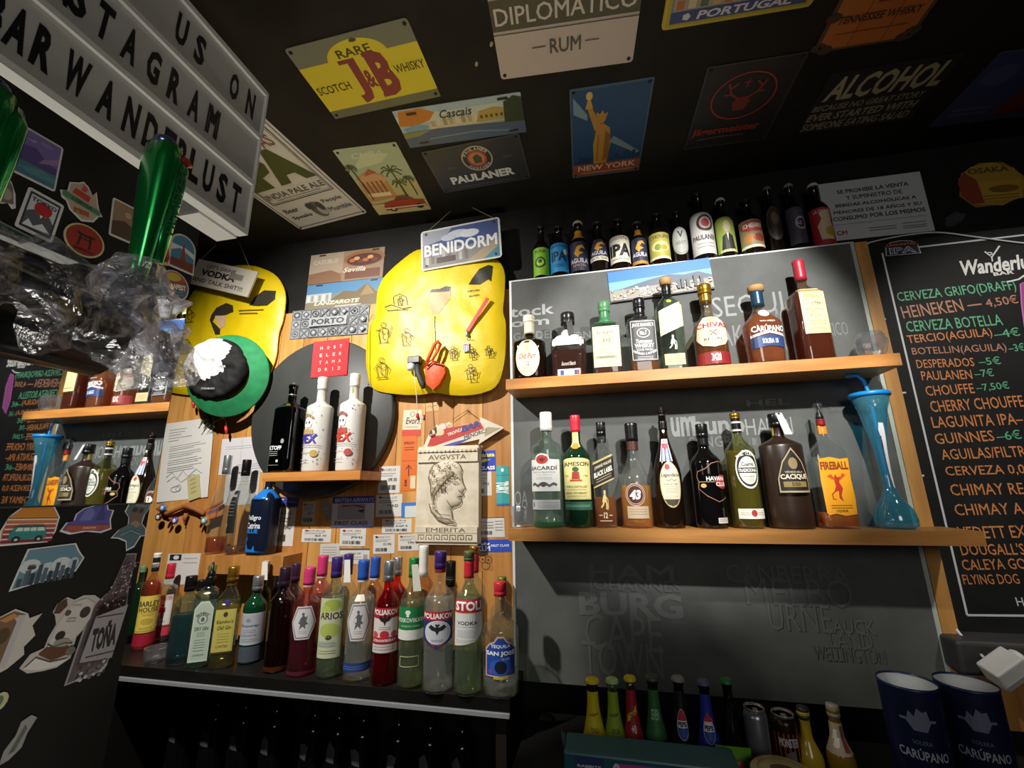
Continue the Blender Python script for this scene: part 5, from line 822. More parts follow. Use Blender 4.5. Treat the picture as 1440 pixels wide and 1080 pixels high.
# ---- city photograph on the board
WY = lambda Y: (lambda x, y: W(x, y, Y))
def city(A):
    A.r(0, 0, 100, 100, '2f74c8'); A.r(0, 40, 100, 66, '6fa4d8'); A.p([(10, 40), (40, 58), (60, 66), (74, 58), (88, 62), (100, 46), (100, 30), (10, 30)], '4c5a6c'); A.r(0, 0, 100, 38, '8f8a80'); rg = random.Random(5)
    for k in range(90):
        x = rg.uniform(0, 98); y = rg.uniform(2, 34); A.r(x, y, x+rg.uniform(1, 3), y+rg.uniform(3, 9), rg.choice(['c8c0b0', 'a89888', 'd8d4cc', '7a7068', 'b8a48c']))
    for x, h_ in ((66, 26), (70, 34), (75, 30), (82, 40), (88, 36)): A.r(x, 16, x+3, 16+h_*.9, '4a4e54')
    A.r(0, 0, 100, 4, '2a2a2a')
flat('photo_print', 'wide photograph of a city under blue sky at the top of the black board', 'photograph', [(855, 385), (999, 362), (1002, 408), (858, 427)], WY(BY), .002, '26282a', city, .0005, lift=.0014)

# ---- menu chalkboard
CBY = -.055
CB_X0, CB_Z0, CB_Z1 = .731, .96, 1.955
CB = mottled('191a1b', '202122', 11, .6, .1, 'chalkboard')
mb = MB(); mb.box((CB_X0, CBY, CB_Z0), (1.32, CBY+.018, CB_Z1), CB)
chb = None
A = Art(1, 1, .0003, .00003); OX, OZ = 1.0, 1.45
def cpt(x, y): p = W(x, y, CBY); return ((p.x-OX+.5)*100, (p.z-OZ+.5)*100)
def chalk(s, x0, y0, x1, y1, hp, c, bold=.012, shear=0.):
    a = cpt(x0, y0); b = cpt(x1, y1); t_ = cpt(x0, y0-hp); h_ = t_[1]-a[1]; an = math.degrees(math.atan2(b[1]-a[1], b[0]-a[0]))
    A.t(s, (a[0]+b[0])/2, (a[1]+b[1])/2+h_/2, math.hypot(b[0]-a[0], b[1]-a[1]), h_, c, bold, shear, an)
GRC, ORC, PKC = '62b48a', 'd8894e', 'be8468'
for q, r_ in (((1240.7, 356), (1360, 865)), ((1360, 865), (1470, 866)), ((1292, 347.5), (1470, 327))):
    A.l([cpt(*q), cpt(*r_)], .45, 'd8dce0')
rows = [('CERVEZA GRIFO(DRAFF)', 1264, 428, 1431, 411, 17, GRC), ('HEINEKEN —', 1270, 448, 1382, 434, 17, PKC), ('4,50€', 1388, 434, 1433, 428, 14, PKC), ('CERVEZA BOTELLA', 1276, 467, 1411, 457, 15, GRC),
 ('TERCIO(AGUILA)', 1278, 486.5, 1397, 476, 15, ORC), ('–4€', 1399, 476, 1435, 472, 12, GRC), ('BOTELLIN(AGUILA)', 1284, 502, 1417, 496, 13, PKC), ('–3€', 1419, 495, 1442, 493, 11, GRC), ('DESPERADOS', 1290, 518, 1371, 515, 12, ORC), ('–5€', 1377, 514, 1408, 512, 11, GRC),
 ('PAULANEN', 1297, 535, 1368, 533, 13, ORC), ('–7€', 1371, 531, 1398, 529, 11, GRC), ('CHOUFFE', 1303, 557, 1371, 553, 14, ORC), ('–7,50€', 1374, 552, 1420, 548, 12, GRC), ('CHERRY CHOUFFE', 1310, 580, 1441, 572, 16, ORC),
 ('LAGUNITA IPA–', 1312, 602, 1440, 597, 16, ORC), ('GUINNES', 1316, 625, 1399, 620, 15, ORC), ('–6€', 1402, 620, 1437, 617, 13, GRC), ('AGUILAS/FILTR', 1325, 647, 1444, 642, 15, ORC), ('CERVEZA 0,0', 1331, 671, 1443, 668, 15, ORC),
 ('CHIMAY RE', 1338, 697, 1441, 695, 16, ORC), ('CHIMAY A', 1344, 725, 1440, 723, 16, ORC), ('VEDETT EX', 1349, 758, 1444, 756, 17, ORC), ("DOUGALL'S", 1352, 781, 1442, 780, 16, ORC), ('CALEYA GO', 1354, 802, 1444, 800, 15, ORC), ('FLYING DOG', 1355, 822, 1434, 821, 14, ORC), ('H', 1430, 852, 1440, 852, 12, 'd8d8d8')]
for s, x0, y0, x1, y1, hp, c in rows: chalk(s, x0, y0, x1, y1, hp, c, .006)
chalk('Wanderlust', 1354, 388, 1468, 376, 21, 'e2e2e0', .03, .25); chalk('BAR', 1397, 388.5, 1426, 385, 5, 'e2e2e0', .03)
A.l([cpt(1384, 354), cpt(1394, 362), cpt(1405, 346)], .4, 'e2e2e0'); A.l([cpt(1394, 362), cpt(1395, 368)], .3, 'e2e2e0'); A.ring(*cpt(1391, 357), .5, .35, .25, 'e2e2e0', 10); A.l([cpt(1415, 397), cpt(1432, 393), cpt(1442, 386)], .4, 'e2e2e0')
fl_ = [cpt(*q) for q in ((1434, 400), (1446, 394), (1460, 420), (1466, 470), (1452, 486), (1440, 460), (1436, 430))]
A.p(fl_, '9a4a8c'); A.l(fl_+[fl_[0]], .3, 'c878b4')
A.emit(mb, lambda a_, b_, z: Vector((OX+a_, CBY-z, OZ+b_)))
chb = mb.obj('menu_board'); tag(chb, 'black menu chalkboard with handwritten green and orange beer prices at the right edge', 'menu board')
mb = MB(); [mb.box((CB_X0+.02, CBY+.0182, z), (1.3, -.0005, z+.03), PINE) for z in (1.0, 1.9)]; mb.obj('back_batten', chb)
def lag(A): A.p([(0, 6), (4, 70), (20, 92), (50, 100), (80, 92), (96, 74), (100, 6)], 'd0ccc8'); A.p([(3, 9), (7, 69), (22, 89), (50, 96), (78, 89), (93, 73), (97, 9)], '23264a'); A.r(4, 60, 96, 84, '3a2420'); A.t('LAGUNITAS', 50, 74, 82, 16, 'c8683c', .03); A.t('IPA', 50, 36, 74, 40, 'dcdce0', .04); A.t('IPA', 50, 36, 68, 32, '2a2d58', .0)
flat('metal_badge', 'small navy arched beer badge lettered IPA on the menu board corner', 'badge', [(1240, 341), (1291, 337), (1293, 358), (1245, 363)], WY(CBY), .003, '23264a', lag, outline=[(0, 5), (4, 70), (20, 92), (50, 100), (80, 92), (96, 74), (100, 5)], lift=.0006)

# cables at the menu board edge, tube and adapter
def cable(name, label, pts, r, c, n=8):
    mb = MB(); out = []
    P = [Vector(p) for p in pts]
    for i in range(len(P)-1):
        p0, p1, p2, p3 = P[max(i-1, 0)], P[i], P[i+1], P[min(i+2, len(P)-1)]
        for k in range(6):
            t = k/6; out.append(.5*((2*p1)+(p2-p0)*t+(2*p0-5*p1+4*p2-p3)*t*t+(3*p1-p0-3*p2+p3)*t**3))
    out.append(P[-1]); mb.tube(out, r, c, n); o = mb.obj(name, None, P[0]); return tag(o, label, 'cable')
cable('power_cable', 'black cable running down the left edge of the menu board', [W(1216, 337, -.062), W(1222, 380, -.064), W(1237, 470, -.064), W(1258, 560, -.064), W(1268, 640, -.064), W(1296, 760, -.064), W(1312, 820, -.064), W(1322, 850, -.064)], .005, mat('151517', .4))
cable('white_cable', 'thin white cable draped along the top of the menu board', [W(1213, 344, -.068), W(1240, 337, -.062), W(1280, 330, -.06), W(1320, 327, -.06), W(1370, 333, -.058), W(1440, 342, -.058), W(1500, 345, -.058)], .0022, WHT)
cable('white_cable', 'white lead curving from the board corner down to the plug adapter', [W(1327, 851, -.07), W(1345, 885, -.09), W(1368, 910, -.12), W(1392, 932, -.16)], .0028, WHT)
for x, y in ((1216, 345), (1240, 450), (1293, 669), (1329, 853), (1268, 553)):
    p = W(x, y, -.066); mb = MB(); mb.box((p.x-.008, -.0725, p.z-.002), (p.x+.006, -.0705, p.z+.002), WHT); tag(mb.obj('cable_clip', None, p), 'white clip fixing the black cable beside the menu board', 'clip', 'white cable clips beside the menu board')
def adapter():
    P = W(1412, 940, -.2); root = empty('plug_adapter', P, 'white plug adapter block hanging from its lead at the lower right', 'adapter')
    R3 = Matrix.Rotation(radians(-35), 4, 'Y') @ Matrix.Rotation(radians(20), 4, 'X')
    mb = MB(); mb.box((-.03, -.02, -.02), (.03, .02, .02), mat('dcdcd8', .4)); mb.v = [R3 @ v for v in mb.v]; o = mb.obj('adapter_body', root)
    bv = o.modifiers.new('bevel', 'BEVEL'); bv.width = .004; bv.segments = 3
    mb = MB(); mb.lathe([(.016, 0), (.016, .006), (.012, .01)], mat('e6e6e2', .4), 20, mx=R3 @ Matrix.Translation((.03, 0, 0)) @ Matrix.Rotation(radians(90), 4, 'Y')); mb.obj('plug_face', root)
    mb = MB(); mb.box((-.028, -.0206, -.019), (.02, -.0202, -.009), mat('9a9a98', .5)); mb.v = [R3 @ v for v in mb.v]; mb.obj('rating_label', root)
adapter()
def pbox():
    a, b = W(1335, 915, -.14), W(1440, 940, -.14); mb = MB(); mb.box((.69, -.14, a.z-.045), (.95, -.0905+.03, a.z+.02), mat('3a3a3a', .5)); o = mb.obj('power_supply', None, (.72, -.1, a.z)); tag(o, 'grey power supply box below the menu board', 'power supply'); bv = o.modifiers.new('bevel', 'BEVEL'); bv.width = .008; bv.segments = 3
    mb = MB(); mb.box((.74, -.142, a.z-.02), (.77, -.1402, a.z), mat('2f6a4a', .4)); mb.v = [v-Vector((.72, -.1, a.z)) for v in mb.v]; mb.obj('socket', o)
pbox()
mb = MB(); mb.box((.742, -.03, .78), (1.3, -.0005, .96), PINE2); structure(mb.obj('trim_3'))

# ================================================================ on the pine wall
WW = WY(WOODY)
G8 = 'luggage and boarding tags stuck on the pine wall'
def tagp(label, c, base, draw, name='luggage_tag', outline=None, lift=0, rad=.001, cat='tag', bend=0, th=.0007):
    return flat(name, label, cat, c, WW, th, base, draw, rad, None, lift, outline, bend=bend)
def bars_tag(seed, logo='8a2c3c'):
    def d(A):
        rg = random.Random(seed); A.t(['VUELO', 'MAD–LIS', 'BCN', 'ROMA FCO', 'OPORTO', 'PARIS', 'LHR 283'][seed % 7], 50, 86, 60, 9, '5a5c64', .01); A.lines(10, 80, [72, 64], 3, '8a8c94', 20)
        A.bars(12, rg.uniform(60, 88), 12, 30, '4a4c54', 16); A.t(['LHR 283', 'MAD', 'AGP 4', 'XX 092', 'TFN', 'IBZ 77', 'PMI'][seed % 7], 66, 50, 40, 12, '5a5c64', .01); A.e(16, 88, 6, 5, logo)
    return d
wl = 'd4d2cc'
tagp('white barcode tag half shaded, right of the round black board', [(533, 656), (564, 655), (561, 693), (532, 694)], wl, bars_tag(0))
tagp('white barcode tag directly left of the stone plaque, second from the top', [(530, 696), (566, 695), (565, 726), (528, 727)], wl, bars_tag(1))
tagp('white barcode strip at mid-height left of the stone plaque', [(538, 730), (580, 729), (578, 749), (537, 750)], wl, bars_tag(2))
tagp('square white airline tag at lower left of the stone plaque', [(526, 752), (556, 751), (554, 778), (524, 779)], wl, bars_tag(3, '2c3c6c'))
tagp('white barcode tag just under the left corner of the stone plaque', [(561, 752), (590, 751), (588, 774), (559, 775)], wl, bars_tag(4))
tagp('white barcode strip left of the blue first class card', [(425, 744), (466, 744), (465, 763), (424, 762)], wl, bars_tag(5))
tagp('pale boarding tag under the first class card', [(479, 743), (515, 743), (514, 768), (477, 768)], wl, bars_tag(6))
tagp('small white sticker above the pink bottle cap', [(451, 765), (478, 764), (476, 790), (449, 790)], 'c8c6be', lambda A: A.lines(12, 88, [80, 66, 52, 38, 24], 3, '8a8c8c'))
tagp('white tag with dark top edge above the purple caps', [(478, 771), (520, 771), (519, 793), (477, 793)], wl, lambda A: (A.r(0, 88, 100, 100, '5a564c'), A.t('WINE VIP', 50, 66, 44, 12, '5a5a60', .02), A.r(4, 20, 20, 60, '9a9a9c'), A.r(80, 20, 94, 60, '9a9a9c'), A.lines(26, 74, [44, 30], 3, '8a8a8e')))
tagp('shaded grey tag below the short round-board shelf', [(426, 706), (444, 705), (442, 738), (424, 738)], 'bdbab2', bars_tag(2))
tagp('white receipt right of the navy bottle, lower half lit', [(387, 714), (417, 714), (411, 768), (384, 768)], wl, bars_tag(1))
tagp('purple card with white letters behind the navy bottle', [(383, 698), (420, 700), (420, 712), (384, 712)], '3a3f88', lambda A: (A.t('MC', 26, 50, 34, 60, 'd8d8e4', .04), A.lines(54, 90, [50], 12, '8a8cc0')))
def ba(A): A.r(0, 78, 100, 100, '2c3c98'); A.t('BRITISH AIRWAYS', 52, 88, 92, 13, 'c8cce4', .015); A.r(0, 0, 100, 4, '4a58b0'); A.r(14, 26, 80, 76, 'a8a8aa'); A.p([(22, 66), (50, 70), (76, 62), (78, 66), (60, 72), (26, 72)], 'a8343c'); A.p([(60, 54), (74, 46), (78, 58)], '2c3c78'); A.t('FIRST CLASS', 48, 15, 78, 12, '4a4c5c', .02)  # grey rectangle: cast shadow of the short shelf, painted into the card
tagp('white and blue airline card lettered FIRST CLASS with red ribbon mark', [(468, 699), (528, 697), (524, 742), (466, 742)], 'cfd0d8', ba, 'airline_card', cat='card')
tagp('small folded grey card left of the first class card', [(452, 704), (466, 702), (466, 728), (458, 738)], '8a8880', lambda A: A.lines(20, 80, [60, 40], 4, 'a8a6a0'))
tagp('blue-edged tag tucked behind the left side of the stone plaque', [(565, 707), (590, 706), (590, 727), (564, 728)], '3f78c8', lambda A: A.r(20, 0, 100, 76, 'cfd4d0'))
tagp('long orange paper luggage strap with arrow left of the plaque', [(566, 611), (588, 610), (583, 690), (564, 691)], 'd86a28', lambda A: (A.lines(18, 82, [76, 72], 1.6, '8a3a14'), A.r(0, 52, 100, 53, 'b8541c'), A.t('PRIO', 50, 84, 70, 5, '6a2c10', .03), A.l([(50, 26), (50, 44)], 8*.2, '5a2a10'), A.l([(32, 38), (50, 45), (68, 38)], 1.6, '5a2a10'), A.r(62, 4, 98, 26, 'e0cfa8'), A.t('SUBE', 32, 14, 40, 4, '5a2a10', .03, 0, 90)), 'luggage_strap')
tagp('red-edged Evora souvenir ticket with dark script', [(568, 577), (596, 576), (589, 613), (565, 613)], 'd8cdb4', lambda A: (A.r(0, 0, 100, 24, 'c8442c'), A.t('Evora', 54, 58, 76, 26, '4a443c', .02, .2), A.ring(50, 84, 12, 9, 2, '6a645c', 10), A.lines(14, 84, [34], 2, '8a8478')), 'souvenir_ticket', cat='ticket')
tagp('blue and yellow airline card at the top right of the stone plaque', [(662, 635), (697, 633), (697, 662), (662, 664)], '2c44b0', lambda A: (A.t('hansa', 64, 80, 66, 22, 'e0d84c', .04), A.p([(34, 40), (52, 62), (80, 56), (60, 46)], 'd8d040'), A.t('CLASS', 66, 16, 62, 18, 'f0f0f4', .04)), 'airline_card', cat='card')
tagp('white tag right of the stone plaque below the blue and yellow card', [(662, 664), (692, 663), (691, 697), (661, 698)], wl, bars_tag(4))
tagp('teal tag lettered TURY in vertical capitals', [(698, 656), (716.5, 655), (716, 711), (698, 711)], '3aa0a4', lambda A: (A.r(0, 76, 100, 77.5, '2a7c84'), A.e(50, 90, 11, 5, 'e8f0ee'), A.t('TURY', 46, 45, 90, 34, 'ecf2ee', .05, 0, -90), A.lines(60, 80, [52], 6, 'ecf2ee'), A.r(0, 0, 100, 5, '2a6ca0')))
tagp('white tag with bold black heading at the lower right of the plaque', [(672, 728), (710, 727), (709, 755), (671, 756)], wl, lambda A: (A.r(0, 96, 100, 100, '3a3a3a'), A.bars(14, 54, 14, 32, '4a4c54', 12), A.lines(14, 60, [76, 60, 48], 3, '8a8c90'), A.lines(66, 94, [80, 66, 50, 36], 3, '9a9c9e')))
tagp('royal blue airline card with white crown lettered FIRST CLASS', [(664, 760), (719, 758), (719, 776), (664, 777)], '2c50c0', lambda A: (A.t('KLM', 30, 32, 32, 42, 'f2f4f8', .05), A.e(34, 72, 4, 10, 'f2f4f8'), A.p([(24, 60), (22, 78), (30, 68), (34, 84), (38, 68), (46, 78), (44, 60)], 'f2f4f8'), A.t('FIRST CLASS', 72, 52, 46, 20, 'e4e8f4', .03)), 'airline_card', cat='card')
# brand burned marks in the pine
tagp('round pictures burned into the pine between the red seal and the blue card', [(674, 780), (694, 779), (692, 802), (672, 803)], 'b17a3e', lambda A: (A.ring(30, 70, 24, 22, 5, '6a4218', 14), A.ring(70, 64, 24, 22, 5, '6a4218', 14), A.ring(50, 30, 28, 22, 5, '6a4218', 14), A.e(30, 70, 8, 8, '6a4218'), A.e(70, 64, 8, 8, '6a4218')), 'burned_mark', cat='burned mark', th=.0003)
tagp('faint signature scribbled in a box on the pine above the arrow sign', [(598, 566), (618, 564), (618, 578), (599, 580)], 'd0a468', lambda A: (A.box(2, 4, 98, 96, 4, '9a6c30'), A.l([(16, 50), (34, 66), (44, 42), (60, 62), (84, 54)], 5, '7a5020')), 'burned_mark', cat='burned mark', th=.0003)
# paper letter and printed sheets
def letter(A):
    rg = random.Random(9)
    for k in range(5): A.l([(10, 90-k*3.6), (rg.uniform(30, 60), 90.5-k*3.6)], .8, '8a8c90')
    for g in range(4):
        for k in range(3): A.l([(14, 68-g*9-k*2.6), (rg.uniform(60, 90), 70-g*9-k*2.6)], .7, '9a9c9e')
    A.l([(14, 30), (26, 36), (34, 26), (46, 36), (56, 28), (72, 36), (84, 30)], 1.2, 'a8aaac'); A.l([(16, 24), (30, 30), (44, 22), (66, 30), (82, 26)], 1, 'a8aaac'); A.ring(34, 14, 9, 3.4, .9, '9a9c9e', 12); A.ring(40, 15, 5, 4, .9, '9a9c9e', 12)
tagp('handwritten white letter sheet pinned beside the partition', [(230, 597), (295, 588), (302, 697), (226, 706)], 'dad9d4', letter, 'letter', cat='letter', bend=.004)
tagp('printed white sheets layered behind the clear bottles', [(312, 618), (376, 612), (372, 664), (308, 668)], 'cfcdd0', lambda A: (A.lines(10, 92, [76, 70], 1.2, '9a9aa0'), A.lines(40, 92, [24, 18, 12], 1.2, '8a8a90'), A.r(76, 66, 92, 82, 'b8384c'), A.l([(46, 96), (46, 20)], .8, 'a8a8ac')), 'printed_sheet', cat='paper')
tagp('lower white sheet partly seen through the clear bottles', [(318, 664), (366, 662), (362, 708), (314, 712)], 'c4c2c4', lambda A: A.lines(10, 92, [80, 70, 60], 1.2, '9a9aa0'), 'printed_sheet', cat='paper')
tagp('white printed card behind the red caps near the partition', [(236, 779), (284, 778), (276, 822), (232, 822)], 'd8d6d2', lambda A: (A.r(6, 78, 42, 98, '26282c'), A.e(26, 88, 9, 7, 'd8d8d8'), A.lines(50, 92, [84, 70], 3, 'a8a8a8')), 'printed_card', cat='card')
tagp('beige paper tag stuck at an angle over the letter', [(260, 675), (277, 669), (289, 696), (272, 702)], 'bdb382', lambda A: [A.l([(24, 84-k*18), (70, 86-k*18)], 5, '9a9060') for k in range(4)], 'luggage_tag', lift=.0046)
# leather cord festoon with bottle caps
mb = MB(); LT = mat('9a5a2a', .7, 0, .5)
P = [W(x, y, -.03) for x, y in ((222, 715), (236, 722), (250, 716), (262, 711), (275, 716), (288, 722), (300, 712), (312, 705))]
mb.tube(P, [.006, .009, .007, .01, .008, .01, .007, .006], LT, 9)
for i, (x, y) in enumerate(((240, 728), (262, 722), (285, 727), (300, 722))): p = W(x, y, -.028); mb.tube([p, p+Vector((.004*(-1)**i, 0, -.02)), p+Vector((-.003, 0, -.034))], [.007, .006, .003], LT, 8)
ft = mb.obj('leather_garland', None, P[0]); tag(ft, 'crumpled brown leather garland with bottle caps under the letter', 'garland')
for i, (x, y, c) in enumerate(((230, 714, '3c78c0'), (247, 732, '5a4ca8'), (288, 732, '5a9a8a'), (224, 727, '5a2c1c'))):
    mb = MB(); mb.lathe([(.0125, 0), (.013, .003), (.0115, .0055), (.005, .006)], mat(c, .3, .3), 21, mx=Matrix.Translation(W(x, y, -.041)-P[0]) @ Matrix.Rotation(radians(90), 4, 'X')); mb.lathe([(.007, .0061), (.0065, .0064)], 'd8dce0', 12, mx=Matrix.Translation(W(x, y, -.041)-P[0]) @ Matrix.Rotation(radians(90), 4, 'X')); mb.obj('crown_cap', ft)
mb = MB(); A = Art(.05, .036); A.r(0, 0, 100, 100, 'c0602c'); A.r(8, 58, 92, 84, '5a5878'); A.r(10, 16, 88, 40, 'd8743a'); p0 = W(303, 722, -.03)-P[0]; A.emit(mb, lambda u, v, z: p0+Vector((u+v*.1, -z-.014, v+u*.3))); mb.obj('patch', ft)

# souvenir plates
def car_(A): A.r(0, 0, 100, 100, '8a7460'); A.r(0, 30, 46, 100, '9a8a78'); A.p([(0, 0), (0, 34), (30, 42), (44, 26), (46, 0)], '7a5a44'); A.e(74, 70, 27, 26, '8a5a34'); A.e(74, 66, 23, 20, '4a2c20'); [A.e(58+k*6, 66+6*sin(k*2), 4, 6, ['a8603c', 'c89060', '6a3a2c'][k % 3]) for k in range(6)]; A.t('CAZUELO', 22, 72, 34, 14, 'b8ac98', .03); A.r(50, 6, 96, 34, '6a4434'); A.t('Sevilla', 62, 36, 30, 16, 'c8c0b4', .02, .3); [A.r(x, 92, x+9, 97, '2a2420') for x in (12, 84)]
flat('number_plate', 'souvenir plate with a bowl of food, upper of the pair on the dark wall', 'souvenir plate', [(437, 360), (541, 347), (539, 390), (434, 401)], WB, .0015, '7a6a58', car_, .004)
def lag_(A): A.r(0, 0, 100, 100, '6c7880'); A.r(0, 60, 100, 100, '4c7aa0'); A.p([(30, 30), (50, 64), (66, 58), (80, 86), (92, 50), (100, 52), (100, 0), (30, 0)], '6a5c40'); A.p([(72, 40), (80, 84), (90, 44)], '8a7450'); A.r(0, 30, 34, 62, 'a8acac'); [A.r(2+k*5, 34, 5+k*5, 56, ['c8c4b8', '8a8880'][k % 2]) for k in range(6)]; A.p([(0, 0), (0, 28), (50, 34), (70, 14), (66, 0)], '7c7460'); A.t('LANZAROTE', 42, 24, 60, 14, 'd8d0b8', .03, .2); A.lines(40, 74, [8], 4, 'b8b4a8'); [A.r(x, 92, x+9, 97, '2a2420') for x in (12, 84)]
flat('number_plate', 'souvenir plate with sea and rocks, lower of the pair on the dark wall', 'souvenir plate', [(433, 402), (540, 390), (536, 428), (429, 438)], WB, .0015, '5c646a', lag_, .004)
def porto(A):
    A.r(0, 0, 100, 100, '8f9294'); rg = random.Random(4)
    for i in range(8):
        for j in range(3):
            x, y = 1+i*12.4, 2+j*33; A.box(x, y, x+11.6, y+30, 1.5, '5a5e66')
            if j == 1 and 2 <= i <= 5: continue
            k = (i*3+j*5) % 4; cx, cy = x+5.8, y+15
            if k == 0: A.ring(cx, cy, 4, 10, 3, '4a4e58', 12); A.e(cx, cy, 1.5, 4, '4a4e58')
            elif k == 1: A.p([(cx, cy+12), (cx+4.6, cy), (cx, cy-12), (cx-4.6, cy)], '565a64'); A.e(cx, cy, 2, 5, 'b0b2b4')
            elif k == 2: A.e(cx, cy, 4.8, 12, '4e525c', 8); A.e(cx, cy, 2.6, 7, 'a8aaac', 4)
            else: A.l([(x+1, y+2), (x+10.6, y+28)], 4, '5a5e68'); A.l([(x+1, y+28), (x+10.6, y+2)], 4, '5a5e68')
    A.r(26, 36, 74, 66, '9a9c9e'); A.t('PORTO', 50, 51, 42, 20, '3a3e48', .04)
flat('number_plate', 'grey tile-patterned plate lettered PORTO above the red card', 'souvenir plate', [(414, 440), (523, 430), (520, 471), (412, 479)], WB, .002, '7a7e84', porto, .003, lift=.0125)
def host(A):
    for r_, row in enumerate(('HOST', 'ELER', 'TAMA', 'DRID')):
        for k, ch in enumerate(row): A.t(ch, 23+k*18, 80-r_*20, 7 if ch != 'I' else 1.6, 9, 'e4c8c4', .015)
def WF(x, y): return W(x, y, DY)
flat('card', 'red square card with spaced white capitals above the white bottles', 'card', [(441, 481), (492, 476), (489, 527), (439, 532)], WF, .001, 'b5262e', host, .0005, bend=.003)
# hanging signs
def hang(o_name, label, c, Y, th, base, draw, hook, rad, border=None):
    fn = WY(Y); o = flat(o_name, label, 'sign', c, fn, th, base, draw, rad); O = o.location
    mb = MB(); a = W(*c[0], Y-.003)+Vector((.02, 0, -.004)); b = W(*c[1], Y-.003)+Vector((-.02, 0, -.004))
    for hk in hook: pass
    h1, h2 = hook
    mb.tube([a-O, W(*h1, Y/2)-O], .0009, mat('8a7a58', .7), 6); mb.tube([b-O, W(*h2, Y/2)-O], .0009, mat('8a7a58', .7), 6)
    mb.obj('string', o); return o
def ben(A):
    A.r(2.5, 4, 97.5, 96, '3a4a7c'); A.p([(2.5, 60), (2.5, 96), (40, 96), (30, 70)], '8a909c'); A.e(48, 78, 14, 10, 'b4bac4'); A.e(62, 74, 12, 10, 'c4c8d0'); A.e(36, 72, 10, 8, 'aab0bc'); A.p([(2.5, 4), (2.5, 58), (30, 50), (60, 44), (97, 52), (97, 4)], '7c7a78'); A.p([(56, 4), (90, 44), (97, 44), (97, 4)], '9a8c70'); A.p([(78, 4), (97, 30), (97, 4)], '3f7c94'); [A.r(6+k*7, 12, 10+k*7, 34+(k*9) % 16, ['a8a4a0', '6a6460', '8a8480'][k % 3]) for k in range(8)]; A.r(20, 12, 44, 26, '4a3c3c'); A.t('BENIDORM', 50, 46, 91, 31, '8a8c94', .06); A.t('BENIDORM', 50, 47, 90, 29, 'd4d6da', .04); [A.e(x, y, 1.6, 3, '2a2620') for x, y in ((7, 10), (93, 10), (7, 90), (93, 90))]
hang('number_plate', 'souvenir beach plate lettered BENIDORM hanging by a string over the yellow vest', [(592, 327), (704, 305), (705, 362), (593, 382)], -.075, .0025, 'c4c6c4', ben, ((647, 285), (650, 285)), .012)
def vod(A): A.t("LET'S DRINK", 44, 80, 50, 15, '4a463e', .02); A.t('VODKA', 42, 54, 58, 26, '26242a', .05); A.r(60, 52, 82, 74, '7a7872'); A.t('AND TALK SHIT!!!', 46, 22, 84, 17, '4a463e', .02)
hang('wooden_sign', 'small white wooden sign about vodka hanging on a string over the left yellow vest', [(277, 365), (361, 383), (353, 419), (271, 399)], -.085, .006, 'b4ada0', vod, ((318, 330), (330, 325)), .002)

